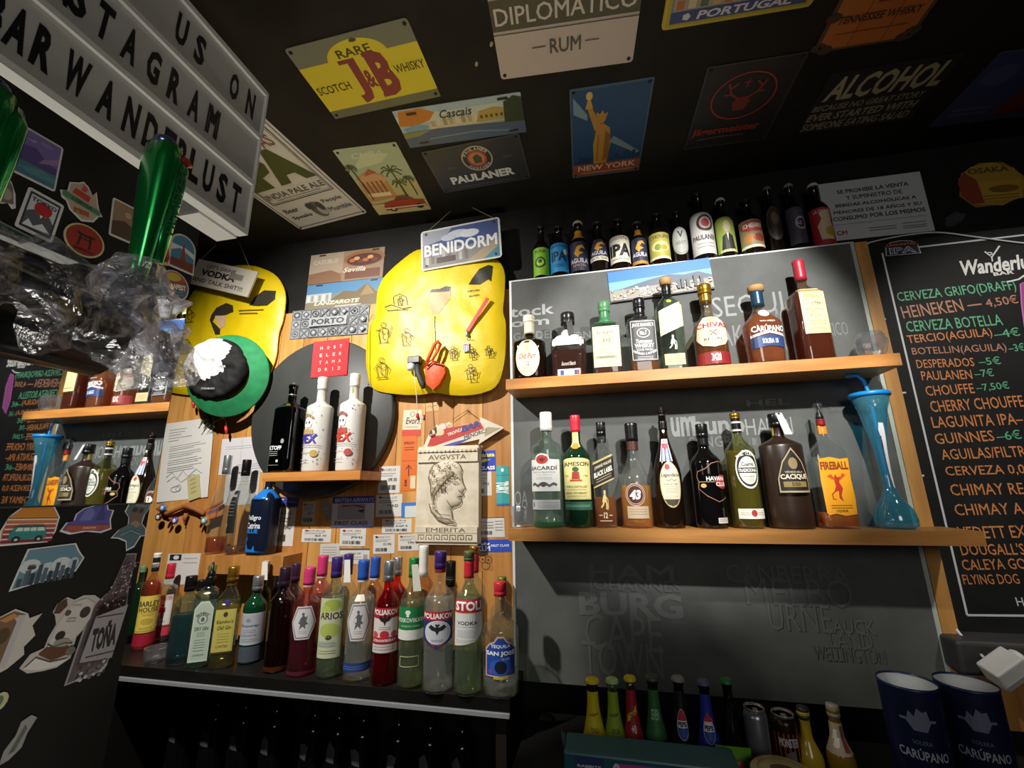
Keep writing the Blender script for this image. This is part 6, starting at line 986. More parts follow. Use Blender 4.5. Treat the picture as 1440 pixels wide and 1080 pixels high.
# ================================================================ yellow life vests
def bdist(p, out):
    m = 1e9
    for i in range(len(out)):
        a, b = Vector(out[i]), Vector(out[(i+1) % len(out)]); d = b-a; t = max(0, min(1, (p-a).dot(d)/max(d.length_squared, 1e-12))); m = min(m, (p-a-d*t).length)
    return m
def vest(label, px, Y, draw, seed, puff=.022):
    fn = WY(Y); P = [fn(*q) for q in px]; O = sum(P, Vector())/len(P); out = [(p.x-O.x, p.z-O.z) for p in P]
    # round the outline
    for _ in range(2):
        q = []
        for i in range(len(out)):
            a, b = Vector(out[i]), Vector(out[(i+1) % len(out)]); q += [tuple(a*.78+b*.22), tuple(a*.22+b*.78)]
        out = q
    def hz(u, v):
        p = Vector((u, v)); d = bdist(p, out)
        w_ = noise.noise(Vector((u*9+seed, v*7, 0)))*.006+noise.noise(Vector((u*24, v*19+seed, 3)))*.0028
        return .004+(1-exp(-d/.03))*(puff+w_)
    bm = bmesh.new(); vsx = [bm.verts.new((a, b, 0)) for a, b in out]; bm.faces.new(vsx)
    xs = [a for a, b in out]; ys = [b for a, b in out]; st = .012
    for k in range(int((max(xs)-min(xs))/st)+1): bmesh.ops.bisect_plane(bm, geom=bm.verts[:]+bm.edges[:]+bm.faces[:], plane_co=(min(xs)+k*st, 0, 0), plane_no=(1, 0, 0), dist=1e-6)
    for k in range(int((max(ys)-min(ys))/st)+1): bmesh.ops.bisect_plane(bm, geom=bm.verts[:]+bm.edges[:]+bm.faces[:], plane_co=(0, min(ys)+k*st, 0), plane_no=(0, 1, 0), dist=1e-6)
    bm.verts.index_update(); v = [(p.co.x, p.co.y) for p in bm.verts]; f = [tuple(x.index for x in q.verts) for q in bm.faces]; bm.free()
    YV = MATS.get('vest')
    if not YV:
        YV, nt, b_ = newmat('vest_fabric'); b_.inputs['Base Color'].default_value = lin('d8bb0a'); b_.inputs['Roughness'].default_value = .42
        tc = nt.nodes.new('ShaderNodeTexCoord'); n_ = nt.nodes.new('ShaderNodeTexNoise'); n_.inputs['Scale'].default_value = 14; n_.inputs['Detail'].default_value = 5; bp = nt.nodes.new('ShaderNodeBump'); bp.inputs['Strength'].default_value = .35; bp.inputs['Distance'].default_value = .01
        nt.links.new(tc.outputs['Object'], n_.inputs['Vector']); nt.links.new(n_.outputs[0], bp.inputs['Height']); nt.links.new(bp.outputs[0], b_.inputs['Normal']); MATS['vest'] = YV
    mb = MB(); mb.add([Vector((a, -hz(a, b), b)) for a, b in v], f, YV, True)
    n = len(out); mb.add([Vector((a, -.004, b)) for a, b in out]+[Vector((a, 0, b)) for a, b in out], [(i, i+n, (i+1) % n+n, (i+1) % n) for i in range(n)]+[tuple(range(n, 2*n))], YV)
    A = Art(1, 1, .0012, .0002)
    def pt(x, y): p = fn(x, y); return ((p.x-O.x+.5)*100, (p.z-O.z+.5)*100)
    draw(A, pt); A.emit(mb, lambda a, b, z: Vector((a, -hz(a, b)-z, b)), 110, 110); o = mb.obj('life_vest'); o.location = O; tag(o, label, 'life vest', 'yellow airline life vests')
    return o, O, hz, fn
def fig(A, pt, cx, cy, s, seed, c='3a3418'):
    rg = random.Random(seed)
    def q(x, y): return pt(cx+x*s, cy+y*s)
    A.l([q(.25*cos(k*.7), -.75+.22*sin(k*.7)) for k in range(10)], .22, c); A.l([q(-.3, .9), q(-.45, .1), q(-.4, -.4), q(0, -.5), q(.4, -.4), q(.45, .1), q(.3, .9)], .24, c); A.l([q(-.1, -.4), q(-.05, .5), q(.2, .6)], .22, c); A.l([q(-.75, -.1+rg.uniform(-.3, .3)), q(-.4, -.3), q(.1, .1), q(.6, -.2)], .24, c); A.l([q(.4, -.3), q(.8, rg.uniform(-.8, .2)), q(.55, .4)], .22, c); A.l([q(-.5, .9), q(.6, .8)], .2, c)
def v1(A, pt):
    A.p([pt(*q) for q in ((306, 447), (313, 437), (326, 430), (335, 433), (336, 442), (324, 447), (312, 448), (308, 456), (318, 466), (318, 474), (311, 474), (304, 454))], '2e2a18'); A.p([pt(*q) for q in ((311, 448), (325, 447), (324, 462), (317, 466))], 'c8a888')
    A.p([pt(*q) for q in ((358, 433), (366, 421), (378, 412), (393, 412), (392, 424), (382, 433), (368, 434))], '2a281c')
    fig(A, pt, 272, 445, 13, 1); fig(A, pt, 267, 487, 15, 2); A.l([pt(344, 441), pt(378, 439)], .3, '5a5220'); A.l([pt(345, 445), pt(370, 444)], .3, '5a5220')
v1o = vest('left yellow airline life vest half covered by the bucket hat', [(228, 550), (262, 556), (330, 560), (372, 545), (390, 505), (392, 470), (400, 450), (404, 412), (390, 386), (357, 373), (322, 374), (286, 393), (262, 425), (246, 480)], -.02, v1, 3)
def v2(A, pt):
    Z = lambda x, y: pt(400+x/3.6, 300+y/3.6)
    A.p([Z(*q) for q in ((738, 420), (760, 402), (800, 400), (830, 386), (856, 390), (852, 450), (820, 490), (790, 526), (762, 520), (744, 470))], 'b89868'); A.p([Z(*q) for q in ((752, 418), (762, 402), (800, 400), (830, 386), (856, 390), (850, 412), (800, 416))], '26220f')
    A.p([Z(*q) for q in ((945, 378), (965, 340), (995, 300), (1040, 276), (1062, 280), (1055, 360), (1040, 350), (1000, 376))], '22200f')
    A.t('PROPERTY OF IBERIA', *Z(968, 408), 4.6*.9, .62, '4a4418', .02, 0, 3); A.t('BEING PROPERTY', *Z(972, 432), 4.0*.9, .6, '4a4418', .02, 0, 3); A.t('HOLD', *Z(966, 656), 1.2, .5, '4a4418', .02)
    A.l([Z(525, 490), Z(560, 480), Z(620, 500), Z(660, 490), Z(640, 505), Z(540, 508), Z(525, 490)], .28, '3a3418'); A.l([Z(575, 480), Z(570, 440), Z(600, 425), Z(635, 440), Z(640, 480)], .26, '3a3418')
    fig(A, pt, 400+605/3.6, 300+460/3.6, 7, 3); fig(A, pt, 400+520/3.6, 300+620/3.6, 15, 4); fig(A, pt, 400+635/3.6, 300+640/3.6, 13, 5); fig(A, pt, 400+512/3.6, 300+795/3.6, 15, 6); fig(A, pt, 400+872/3.6, 300+722/3.6, 9, 7); fig(A, pt, 400+966/3.6, 300+722/3.6, 8, 8); fig(A, pt, 400+1046/3.6, 300+712/3.6, 7, 9); fig(A, pt, 400+958/3.6, 300+818/3.6, 11, 10)
    A.l([Z(770, 530), Z(775, 700)], .35, 'a89008'); A.l([Z(462, 520), Z(440, 560), Z(440, 880)], .3, 'a89008')
pz = [(560, 270), (640, 205), (690, 180), (1000, 190), (1085, 235), (1120, 300), (1115, 420), (1105, 500), (1125, 560), (1120, 740), (1085, 880), (980, 920), (860, 925), (760, 905), (700, 920), (600, 920), (480, 905), (440, 880), (415, 780), (418, 640), (440, 560), (468, 520), (470, 400), (500, 330)]
v2o = vest('right yellow airline life vest with drawn instructions beneath the beach plate', [(400+x/3.6, 300+y/3.6) for x, y in pz], -.045, v2, 8)
# vest hanger pegs
for (o, O, hz, fn), (hx, hy) in ((v1o, (345, 380)), (v2o, (650, 372))):
    mb = MB(); p = fn(hx, hy)-O; mb.tube([p+Vector((0, -.006, 0)), Vector((p.x, -O.y-.0125, p.z))], .004, mat('8a8a8a', .4, .6), 8); mb.obj('hanging_loop', o)
VY = -.045-.026
def lanyard():
    fn = WY(VY-.010); a, b = fn(686, 419), fn(657, 466); root = empty('lanyard', a, 'red ribbon lanyard with a little flag tag hanging on the right yellow vest', 'lanyard')
    d = (b-a).normalized(); n = d.cross(Vector((0, 1, 0))).normalized()*.006
    mb = MB(); v = [Vector((0, 0, 0))-n, n, b-a+n, b-a-n]; mb.add(v+[q+Vector((0, .0014, 0)) for q in v], [(0, 1, 2, 3), (7, 6, 5, 4), (0, 4, 5, 1), (1, 5, 6, 2), (2, 6, 7, 3), (3, 7, 4, 0)], mat('c22a24', .5)); mb.obj('ribbon', root)
    mb = MB(); c = b-a; mb.lathe([(.004, 0), (.006, .004), (.003, .012), (.005, .016)], SILV, 12, mx=Matrix.Translation(c+Vector((0, 0, -.016)))); mb.tube([c+Vector((.004*cos(t*.6), 0, -.02-.006*sin(t*.6))) for t in range(11)], .0012, SILV, 6); mb.obj('metal_clip', root)
    q = fn(655, 488)-a; mb = MB(); A = Art(.020, .030, .0006); mb.box((q.x-.010, q.y-.0008, q.z-.015), (q.x+.010, q.y+.0008, q.z+.015), 'c4c8c8')
    A.r(8, 8, 92, 84, 'd4d8e0'); [A.r(x, 8, x+14, 84, '2f4a9c') for x in (14, 42, 70)]; A.p([(8, 84), (92, 84), (50, 60)], 'b8342c')
    A.emit(mb, lambda u, v, z: q+Vector((u, -.0008-z, v))); mb.obj('flag_tag', root)
lanyard()
def whistle():
    fn = WY(VY-.02); c = fn(597, 520); root = empty('belt_pouch', c, 'small orange rescue pouch with strap hung over the bottom of the right yellow vest', 'pouch')
    ORM = mat('d8521c', .55, 0, .4); mb = MB(); O = c
    q = [fn(x, y)-O for x, y in ((597, 516), (609, 508), (624, 512), (626, 524), (618, 540), (609, 548), (599, 540))]
    n = len(q); mid = sum(q, Vector())/n+Vector((0, -.014, 0)); mb.add(q+[mid], [(i, (i+1) % n, n) for i in range(n)], ORM, True); mb.add([x+Vector((0, .016, 0)) for x in q]+q, [(i+n, i, (i+1) % n, (i+1) % n+n) for i in range(n)]+[tuple(range(n-1, -1, -1))], ORM, True); mb.obj('pouch_body', root)
    mb = MB(); s = [fn(x, y)-O+Vector((0, -.012, 0)) for x, y in ((601, 513), (607, 500), (613, 486), (618, 482), (621, 486), (617, 496), (610, 508))]; mb.tube(s, [.005, .006, .006, .006, .006, .005, .004], ORM, 8); mb.obj('strap', root)
    mb = MB(); mb.tube([fn(600, 518)-O+Vector((0, -.016, 0)), fn(608, 509)-O+Vector((0, -.017, 0)), fn(621, 512)-O+Vector((0, -.016, 0))], .003, mat('b03c14', .6), 6); mb.obj('flap_seam', root)
whistle()
def torch():
    fn = WY(VY-.014); c = fn(583, 511); root = empty('signal_light', c, 'small black and white signal light with string on the bottom edge of the right vest', 'light'); O = c
    mb = MB(); mb.box((-.020, -.012, -.002), (.022, .012, .022), mat('1c1a1a', .35)); o = mb.obj('housing', root); m = o.modifiers.new('bevel', 'BEVEL'); m.width = .003; m.segments = 2
    mb = MB(); mb.lathe([(.010, 0), (.014, .006), (.013, .02), (.008, .026)], mat('cfd4d4', .2), 16, mx=Matrix.Translation((-.010, -.002, -.024))); mb.obj('lens', root)
    q = fn(594, 540)-O; mb = MB(); mb.tube([Vector((.01, 0, 0)), q*.5+Vector((0, -.004, 0)), q, q+Vector((.004, 0, -.014))], [.006, .009, .010, .006], mat('3a3e42', .6), 8); mb.obj('battery_bag', root)
    mb = MB(); st = [Vector((0, -.004, -.02)), fn(586, 560)-O, fn(587, 580)-O, fn(590, 594)-O]; mb.tube(st, .0012, mat('d0c8b8', .7), 6); mb.obj('string', root)
    w_ = fn(587, 585)-O; mb = MB(); mb.tube([w_+Vector((0, 0, .008)), w_, w_+Vector((.006, 0, -.012))], [.004, .006, .004], mat('c22a24', .4), 8); mb.tube([w_+Vector((.010+.01*cos(t*.55), 0, -.012+.012*sin(t*.55))) for t in range(12)], .0016, mat('dcd4d0', .5), 6); mb.tube([w_+Vector((.02, .003, .002)), w_+Vector((.022, .003, -.014))], [.004, .003], mat('a83440', .4), 8); mb.obj('whistle', root)
torch()
# red toggles on the left vest
def toggle(x, y, label, y2):
    a = W(x, y, -.05); root = empty('vest_toggle', a, label, 'toggle'); mb = MB(); q = W(x+2, y2, -.045)-a
    mb.tube([Vector(), q*.5+Vector((.003, 0, 0)), q], .0014, mat('d8d2c4', .6), 6); mb.obj('cord', root); mb = MB(); mb.tube([q+Vector((-.003, -.002, .012)), q, q+Vector((.004, 0, -.016))], [.004, .006, .003], mat('c8342a', .4), 8); mb.tube([Vector((-.004, -.004, .01)), Vector((-.008, -.004, 0))], [.009, .006], mat('d2402c', .45), 10); mb.obj('toggle_bead', root)
toggle(270, 540, 'red toggle on a pale cord at the left vest bottom beside the hat brim', 568)
toggle(316, 588, 'orange-red cord toggle hanging under the bucket hat', 604)

# bucket hat: crown facing us, green and white under-brim behind
def hat():
    Yh = -.098; c = W(320, 528, Yh); root = empty('bucket_hat', c, 'black and white bucket hat with green brim hanging over the left vest', 'hat')
    ax = Vector((.22, -1, -.10)).normalized(); Q = ax.to_track_quat('Z', 'Y').to_matrix().to_4x4()
    R = (W(374, 530, Yh)-W(276, 530, Yh)).length/2
    GR = mottled('1f7f4c', '27935a', 30, .75, .3, 'green_cotton'); K = mottled('1a1a1b', '242425', 40, .75, .3, 'black_cotton'); WT_ = mottled('d0d0d4', 'dcdcde', 30, .75, .3, 'white_cotton')
    mb = MB(); mb.lathe([(R*.66, .030), (R*.8, .018), (R*.98, .0), (R*1.0, -.002), (R*.97, -.004), (R*.76, .012), (R*.62, .024)], GR, 48, caps=False, mx=Q); o = mb.obj('brim', root)
    n = 84; rc = R*.75; base = [(.97, .020), (.97, .034), (.94, .046), (.88, .053)]+[(.88-.0877*k, .055+.002*sin(k*.5)) for k in range(1, 11)]+[(.001, .055)]
    wp = [(-.31, 1.1), (.15, 1.1), (.32, .8), (.62, .7), (.59, .4), (.39, .17), (.52, -.03), (.35, -.2), (-.05, -.43), (-.31, -.3), (-.51, -.1), (-1.1, -.1), (-1.1, .6), (-.58, .9)]
    def inside(x, y):
        c_ = False
        for i in range(len(wp)):
            (xa, ya), (xb, yb) = wp[i], wp[i-1]
            if (ya > y) != (yb > y) and x < (xb-xa)*(y-ya)/(yb-ya)+xa: c_ = not c_
        return c_
    oc = Vector((-.17*R, 0, .14*R)); v = []
    for r, z in base:
        for k in range(n):
            t = 2*pi*k/n; q = Vector((rc*r*cos(t), rc*r*sin(t), z)); q.z += (noise.noise(Vector((q.x*38, q.y*38, 2)))*.010+noise.noise(Vector((q.x*90, q.y*90, 5)))*.004)*min(1, z/.05); v.append(Q @ q+oc)
    fw, fb = [], []
    for i in range(len(base)-1):
        for k in range(n):
            f = (i*n+k, i*n+(k+1) % n, (i+1)*n+(k+1) % n, (i+1)*n+k); m = sum((v[x] for x in f), Vector())/4-oc
            (fw if inside(m.x/rc, m.z/rc) else fb).append(f)
    mb = MB(); mb.add(v, fw, WT_, True); mb.add(v, fb, K, True); cr = mb.obj('crown', root)
    mb = MB(); vv, ff = textmesh('STEINBURG', .02, 0); mb.add([Q @ Vector((x*.045, -R*.5+y*.006, .066))+oc for x, y in vv], ff, 'a8a8a8'); mb.obj('crown_print', root)
hat()
# dried herb bunch behind the hat
mb = MB(); rg = random.Random(2); q0 = W(300, 575, -.04)
for k in range(9): a = q0+Vector((rg.uniform(-.03, .03), 0, 0)); mb.tube([a, a+Vector((rg.uniform(-.03, .03), -.006, -.03)), a+Vector((rg.uniform(-.05, .05), -.002, -.07))], [.002, .003, .001], mat('6a6238', .8), 5)
tag(mb.obj('dried_herbs', None, q0), 'small bunch of dried herbs hanging below the bucket hat', 'herbs')

# ---- stone relief plaque
def plaque():
    Yp = -.045; fn = WY(Yp); c = [(588, 628), (674, 626), (672, 766), (583, 766)]; O, U, V, N, w, h = frame4(c, fn)
    ST = mottled('d0c5ae', 'e2d8c4', 26, .8, .5, 'plaster'); LN = mat('75684f', .9)
    root = empty('stone_plaque', O, 'cream plaster relief plaque with a laurelled profile head on the pine wall', 'plaque')
    mb = MB(); out = rrect(w, h, .006); mb.slab(out, lambda a, b, z: Vector((a, z, b)) if False else Vector((a, -z, b)), .03, ST); o = mb.obj('slab', root)
    def P(x, y): return ((x/100-.5)*w, (y/100-.5)*h)
    for y0, y1, t in ((83, 93, .006), (93.5, 97, .009), (3, 11, .006), (11.5, 17.5, .006)):
        a, b = P(1, y0), P(99, y1); mb = MB(); mb.box((a[0], -t, a[1]), (b[0], -.0001, b[1]), ST); mb.obj('moulding', root)
    mb = MB()
    for k in range(14): a = P(4+k*6.8, 93.8); mb.box((a[0], -.012, a[1]), (a[0]+.006, -.009, a[1]+.005), ST)
    mb.obj('dentil_row', root)
    # head: raised, rounded relief
    head = [(24, 58), (20, 66), (22, 74), (28, 80), (38, 84), (50, 86), (62, 84), (70, 80), (74, 74), (73, 68), (75, 62), (80, 55), (76, 52), (77, 48), (73, 46), (74, 42), (70, 38), (62, 37), (58, 34), (60, 26), (66, 21), (52, 20), (36, 24), (26, 32), (22, 40), (30, 40), (28, 48), (24, 52)]
    outm = [P(*q) for q in head]; bm = bmesh.new(); bm.faces.new([bm.verts.new((a, b, 0)) for a, b in outm]); st = .005
    for k in range(int(w/st)+1): bmesh.ops.bisect_plane(bm, geom=bm.verts[:]+bm.edges[:]+bm.faces[:], plane_co=(-w/2+k*st, 0, 0), plane_no=(1, 0, 0), dist=1e-6)
    for k in range(int(h/st)+1): bmesh.ops.bisect_plane(bm, geom=bm.verts[:]+bm.edges[:]+bm.faces[:], plane_co=(0, -h/2+k*st, 0), plane_no=(0, 1, 0), dist=1e-6)
    def hz(a, b):
        d = bdist(Vector((a, b)), outm); x, y = a/w*100+50, b/h*100+50; z = .011*(1-exp(-d/.008))
        if x < 58 and y > 56-(x-24)*.1: z += .0035*abs(sin(x*.55+y*.2))*abs(cos(y*.45-x*.12))
        if 44 < x < 52 and 52 < y < 60: z += .002
        return z
    bm.verts.index_update(); v = [(p.co.x, p.co.y) for p in bm.verts]; f = [tuple(x.index for x in q.verts) for q in bm.faces]; bm.free()
    mb = MB(); mb.add([Vector((a, -.0002-hz(a, b), b)) for a, b in v], f, ST, True); o = mb.obj('relief_head', root)
    A = Art(w, h, .0008, .0001)
    A.l([P_ for P_ in head]+[head[0]], .9, LN); A.l([(62, 65), (68, 67), (71, 65)], .8, LN); A.l([(61, 61), (66, 63), (70, 60.5), (65, 59.5), (61, 61)], .7, LN); A.l([(68, 46.5), (72, 47.5), (74, 47)], .8, LN); A.l([(70, 54), (74, 51), (76, 52)], .7, LN); A.l([(44, 52), (43, 57), (46, 60), (50, 58), (49, 54), (46, 51), (44, 52)], .8, LN); A.l([(52, 44), (58, 38), (64, 37)], .7, LN)
    for k in range(9):
        t = k/8; x, y = 30+30*t, 46+30*t-8*t*t; A.p([(x, y), (x-5, y+3), (x-1, y+7), (x+2, y+4)], 'b8a98c'); A.l([(x, y), (x-5, y+3), (x-1, y+7), (x, y)], .5, LN); A.l([(x+1, y-1), (x+6, y-1), (x+5, y+4), (x+1, y)], .5, LN)
    rg = random.Random(6)
    for k in range(46):
        x, y = rg.uniform(24, 64), rg.uniform(54, 83)
        if x > 56 and y < 68: continue
        A.ring(x, y, 2.2, 1.4, .5, LN, 7, rg.uniform(0, 180), rg.uniform(260, 360))
    for k in range(8): A.ring(28+k*.8, 50-k*2, 2, 1.4, .5, LN, 7, 0, 300)
    A.l([(27, 34), (40, 27), (56, 25), (64, 22)], .8, LN); A.l([(30, 38), (44, 30), (58, 29)], .6, LN)
    mb = MB(); A.emit(mb, lambda a, b, z: Vector((a, -hz(a, b)*(1 if bdist(Vector((a, b)), outm) > .0015 else .6)-z-.0024, b)), 24, 36); mb.obj('carved_lines', root)
    A = Art(w, h, .0004, .0001); A.t('AVGVSTA', 50, 88, 62, 5, LN, .01); mb = MB(); A.emit(mb, lambda a, b, z: Vector((a, -.006-z, b))); mb.obj('inscription', root); A = Art(w, h, .0004, .0001); A.t('EMERITA', 50, 14.4, 62, 4, LN, .01)
    mb = MB(); A.emit(mb, lambda a, b, z: Vector((a, -.006-z, b))); mb.obj('inscription', root); A = Art(w, h, .0004, .0001)
    for k in range(7): x = 7+k*12.5; A.l([(x, 4.5), (x, 9.5), (x+9, 9.5), (x+9, 5.5), (x+4, 5.5), (x+4, 7.5)], 1, LN)
    mb = MB(); A.emit(mb, lambda a, b, z: Vector((a, -.006-z, b))); mb.obj('meander_band', root)
    mb = MB(); mb.box((-.01, .0305, -.02), (.01, -WOODY*0-Yp-.013, .02), mat('8a8a8a', .5)); mb.obj('wall_fixing', root)
plaque()
# ---- wooden arrow sign
def arrow(A):
    A.p([(4, 2), (0, 14), (10, 72), (28, 92), (30, 74), (72, 84), (72, 100), (100, 52), (68, 4), (70, 22)], 'd8cfc0'); A.p([(4, 8), (12, 58), (30, 74), (72, 82), (76, 58), (40, 32)], 'b8342c'); A.e(21, 62, 6, 14, 'd8c49c'); A.e(34, 84, 5, 10, 'c8a878'); A.l([(18, 50), (24, 50)], 2, '5a3a2c'); A.t('AGUA', 26, 88, 20, 10, 'e8e4dc', .03, 0, 6); A.t('TROPICAL', 42, 58, 22, 11, 'ecdfcf', .03, .2, 15); A.t('BAR', 60, 70, 24, 22, '3a3a7c', .06, .2, 12); A.t('MENORCA', 66, 42, 30, 15, '3a3a44', .03, .1, 12); A.p([(76, 30), (80, 62), (96, 52)], 'a89a7c'); A.p([(10, 4), (40, 22), (60, 30), (44, 12)], '4a48a0')
flat('arrow_sign', 'hand-painted wooden arrow sign lettered BAR MENORCA above the plaque', 'sign', [(594, 596), (708, 584), (712, 622), (598, 636)], WY(-.026), .008, 'b89a6c', arrow, outline=[(4, 2), (0, 14), (10, 72), (28, 92), (30, 74), (72, 84), (72, 100), (100, 52), (68, 4), (70, 22)])
o = [x for x in bpy.data.objects if x.name.startswith('arrow_sign')][0]; mb = MB(); a_ = W(636, 590, -.022)-o.location; b_ = W(672, 588, -.022)-o.location; k_ = W(657, 577, -.018)-o.location
mb.tube([a_, k_, b_], .0008, mat('7a5a30', .8), 6); mb.tube([k_+Vector((-.006, 0, -.004)), k_+Vector((.004, 0, .002)), k_+Vector((.010, 0, -.006)), k_+Vector((0, 0, -.008))], .001, mat('7a5a30', .8), 6); mb.tube([k_, k_+Vector((0, .006, 0))], .002, mat('8a8a8a', .4, .8), 8); mb.obj('string', o)

# ================================================================ stickers on the partition
L_ = lambda x, y: X(x, y, SIDE+.0002)
G9 = 'travel stickers on the black partition'
def sticker(label, c, base, draw, outline=None, rad=.003):
    return flat('sticker', label, 'sticker', c, L_, .0005, base, draw, rad, None, 0, outline)
WB_ = 'c4c4c4'
def circ(n=24, rx=50, ry=50): return [(50+rx*cos(2*pi*k/n), 50+ry*sin(2*pi*k/n)) for k in range(n)]
sticker('square purple and teal mountain landscape sticker high on the partition', [(34, 178), (91, 208), (75, 271), (11, 236)], WB_, lambda A: (A.r(5, 4, 95, 96, '6a5c98'), A.p([(5, 30), (5, 62), (40, 68), (70, 50), (95, 46), (95, 28)], '4a3c74'), A.p([(50, 40), (95, 56), (95, 70), (60, 52)], '8a7098'), A.r(5, 4, 95, 32, '3a6878'), A.p([(5, 18), (60, 30), (95, 24), (95, 14), (40, 12)], '4c7c88'), A.p([(12, 78), (40, 84), (34, 76)], '8a80b0'), A.e(60, 84, 16, 4, '7c70a8')))
sticker('square sticker with red sun and snowy mountain below the purple landscape sticker', [(38, 261), (88, 288), (75, 344), (22, 318)], WB_, lambda A: (A.r(8, 7, 92, 93, '23283c'), A.r(13, 12, 87, 88, 'b8bcc0'), A.p([(13, 12), (13, 46), (34, 58), (52, 64), (72, 54), (87, 40), (87, 12)], '4a5058'), A.p([(40, 50), (52, 62), (66, 48), (58, 52), (52, 42), (46, 52)], 'dcdcdc'), A.e(52, 64, 24, 15, 'a81c24'), A.t('TOKYO', 50, 78, 68, 10, '23283c', .03), A.p([(13, 12), (24, 30), (40, 18), (60, 32), (87, 16)], 'c8ccd0')))
hx = [(4, 40), (0, 56), (16, 62), (20, 84), (40, 92), (52, 100), (64, 92), (74, 74), (84, 88), (88, 60), (92, 44), (100, 30), (92, 28), (78, 8), (50, 0), (22, 18), (14, 36)]
sticker('shield-shaped sticker with red tram and green ribbon on the partition', [(92, 245), (150, 270), (138, 320), (76, 296)], WB_, lambda A: (A.p([(50+(x-50)*.9, 50+(y-50)*.9) for x, y in hx], 'a89884'), A.p([(26, 62), (34, 76), (70, 68), (64, 52)], 'a8301f'), A.p([(46, 76), (52, 92), (62, 84), (58, 74)], 'b83a34'), A.r(30, 16, 66, 28, '9a4a3c'), A.p([(4, 46), (6, 60), (94, 40), (92, 28)], '3f7c54'), A.t('LISBOA', 50, 44, 50, 9, '2a3a2c', .04, 0, -13), A.e(40, 20, 4, 4, '7a8a3c'), A.e(58, 14, 3, 3, 'b8a03c')), hx)
sticker('round red sticker with black gate symbol on the partition', [(95, 304), (150, 330), (142, 373), (84, 346)], 'b8b484', lambda A: (A.e(50, 50, 45, 45, '8a241c'), A.l([(28, 68), (50, 64), (72, 68)], 7, '241414'), A.l([(34, 54), (66, 54)], 4, '241414'), A.l([(38, 66), (36, 28)], 5, '241414'), A.l([(62, 66), (64, 28)], 5, '241414'), A.t('JAPON', 50, 18, 46, 10, '241414', .04)), circ())
sticker('brown sticker mostly hidden behind the green tap handle', [(162, 279), (198, 297), (188, 345), (149, 328)], WB_, lambda A: (A.r(6, 5, 94, 95, '8a745a'), A.p([(6, 5), (6, 40), (50, 52), (94, 36), (94, 5)], '4a3a2c'), A.e(60, 70, 12, 8, 'b89c74')))
sticker('grey torn-edged animal sticker at the left picture edge', [(-12, 232), (20, 244), (26, 298), (-16, 282)], WB_, lambda A: (A.p([(8, 8), (10, 84), (50, 92), (84, 60), (90, 14), (60, 10)], '6a625c'), A.p([(14, 70), (44, 90), (60, 66), (30, 60)], '7a2c24'), A.e(62, 36, 20, 16, '9a9288'), A.e(40, 28, 12, 10, '4a443e')), [(0, 6), (4, 90), (44, 100), (80, 72), (96, 44), (100, 6), (86, 0), (70, 12), (40, 4)])
sticker('teal sticker lettered with a northern capital just above the mirror', [(-14, 304), (46, 334), (36, 364), (-20, 338)], '8a9a8c', lambda A: (A.r(5, 8, 95, 92, '23525c'), A.t('LONDON', 50, 66, 70, 28, 'a8c0c0', .03), A.e(70, 28, 6, 8, 'b8c8c8'), A.lines(14, 50, [30], 5, '4a8088')))
sticker('red and green rounded sticker edged in yellow behind the tap handle', [(214, 308), (240, 314), (236, 374), (206, 366)], 'b8b04a', lambda A: (A.p([(50+(x-50)*.84, 50+(y-50)*.88) for x, y in [(0, 10), (0, 76), (20, 96), (60, 100), (96, 84), (100, 12), (80, 0), (14, 0)]], 'a83a2c'), A.p([(14, 44), (16, 80), (52, 90), (50, 60)], '4c8a5c'), A.e(60, 40, 18, 10, 'c8b868'), A.t('MADRID', 50, 14, 60, 9, '2a2420', .04)), [(0, 10), (0, 76), (20, 96), (60, 100), (96, 84), (100, 12), (80, 0), (14, 0)])
ar = [(0, 0), (0, 66)]+[(50-50*cos(radians(a)), 66+34*sin(radians(a))) for a in range(15, 166, 15)]+[(100, 66), (100, 0)]
sticker('arched sticker of a brown tower under blue sky near the partition edge', [(241, 324), (278, 338), (270, 390), (236, 370)], WB_, lambda A: (A.p([(50+(x-50)*.88, 50+(y-50)*.9) for x, y in ar], '3f78a0'), A.p([(6, 46), (40, 60), (94, 44), (94, 58), (56, 66), (6, 64)], 'c8ccc8'), A.p([(40, 24), (48, 66), (54, 66), (64, 24)], '7a4434'), A.p([(47, 64), (51, 84), (55, 64)], 'a8302c'), A.p([(6, 5), (6, 26), (94, 30), (94, 5)], '6a342c')), ar)
sticker('round sticker with a red-roofed skyline just left of the left vest', [(226, 378), (266, 384), (264, 426), (222, 420)], 'b8b8b4', lambda A: (A.e(50, 50, 45, 45, '4a6470'), A.e(50, 50, 45, 45, 'a84a3c', 20, 20, 160), A.e(50, 78, 26, 14, 'b8a43c'), A.p([(10, 40), (16, 60), (90, 66), (92, 44)], '9a3c34'), A.t('BUDAPEST', 50, 48, 76, 18, 'dcdcd8', .04, 0, -5), A.lines(24, 76, [30, 22], 2, '7a949c')), circ())
sun = [(4, 0), (0, 30), (8, 66), (28, 92), (55, 100), (82, 90), (98, 64), (98, 28), (88, 4)]
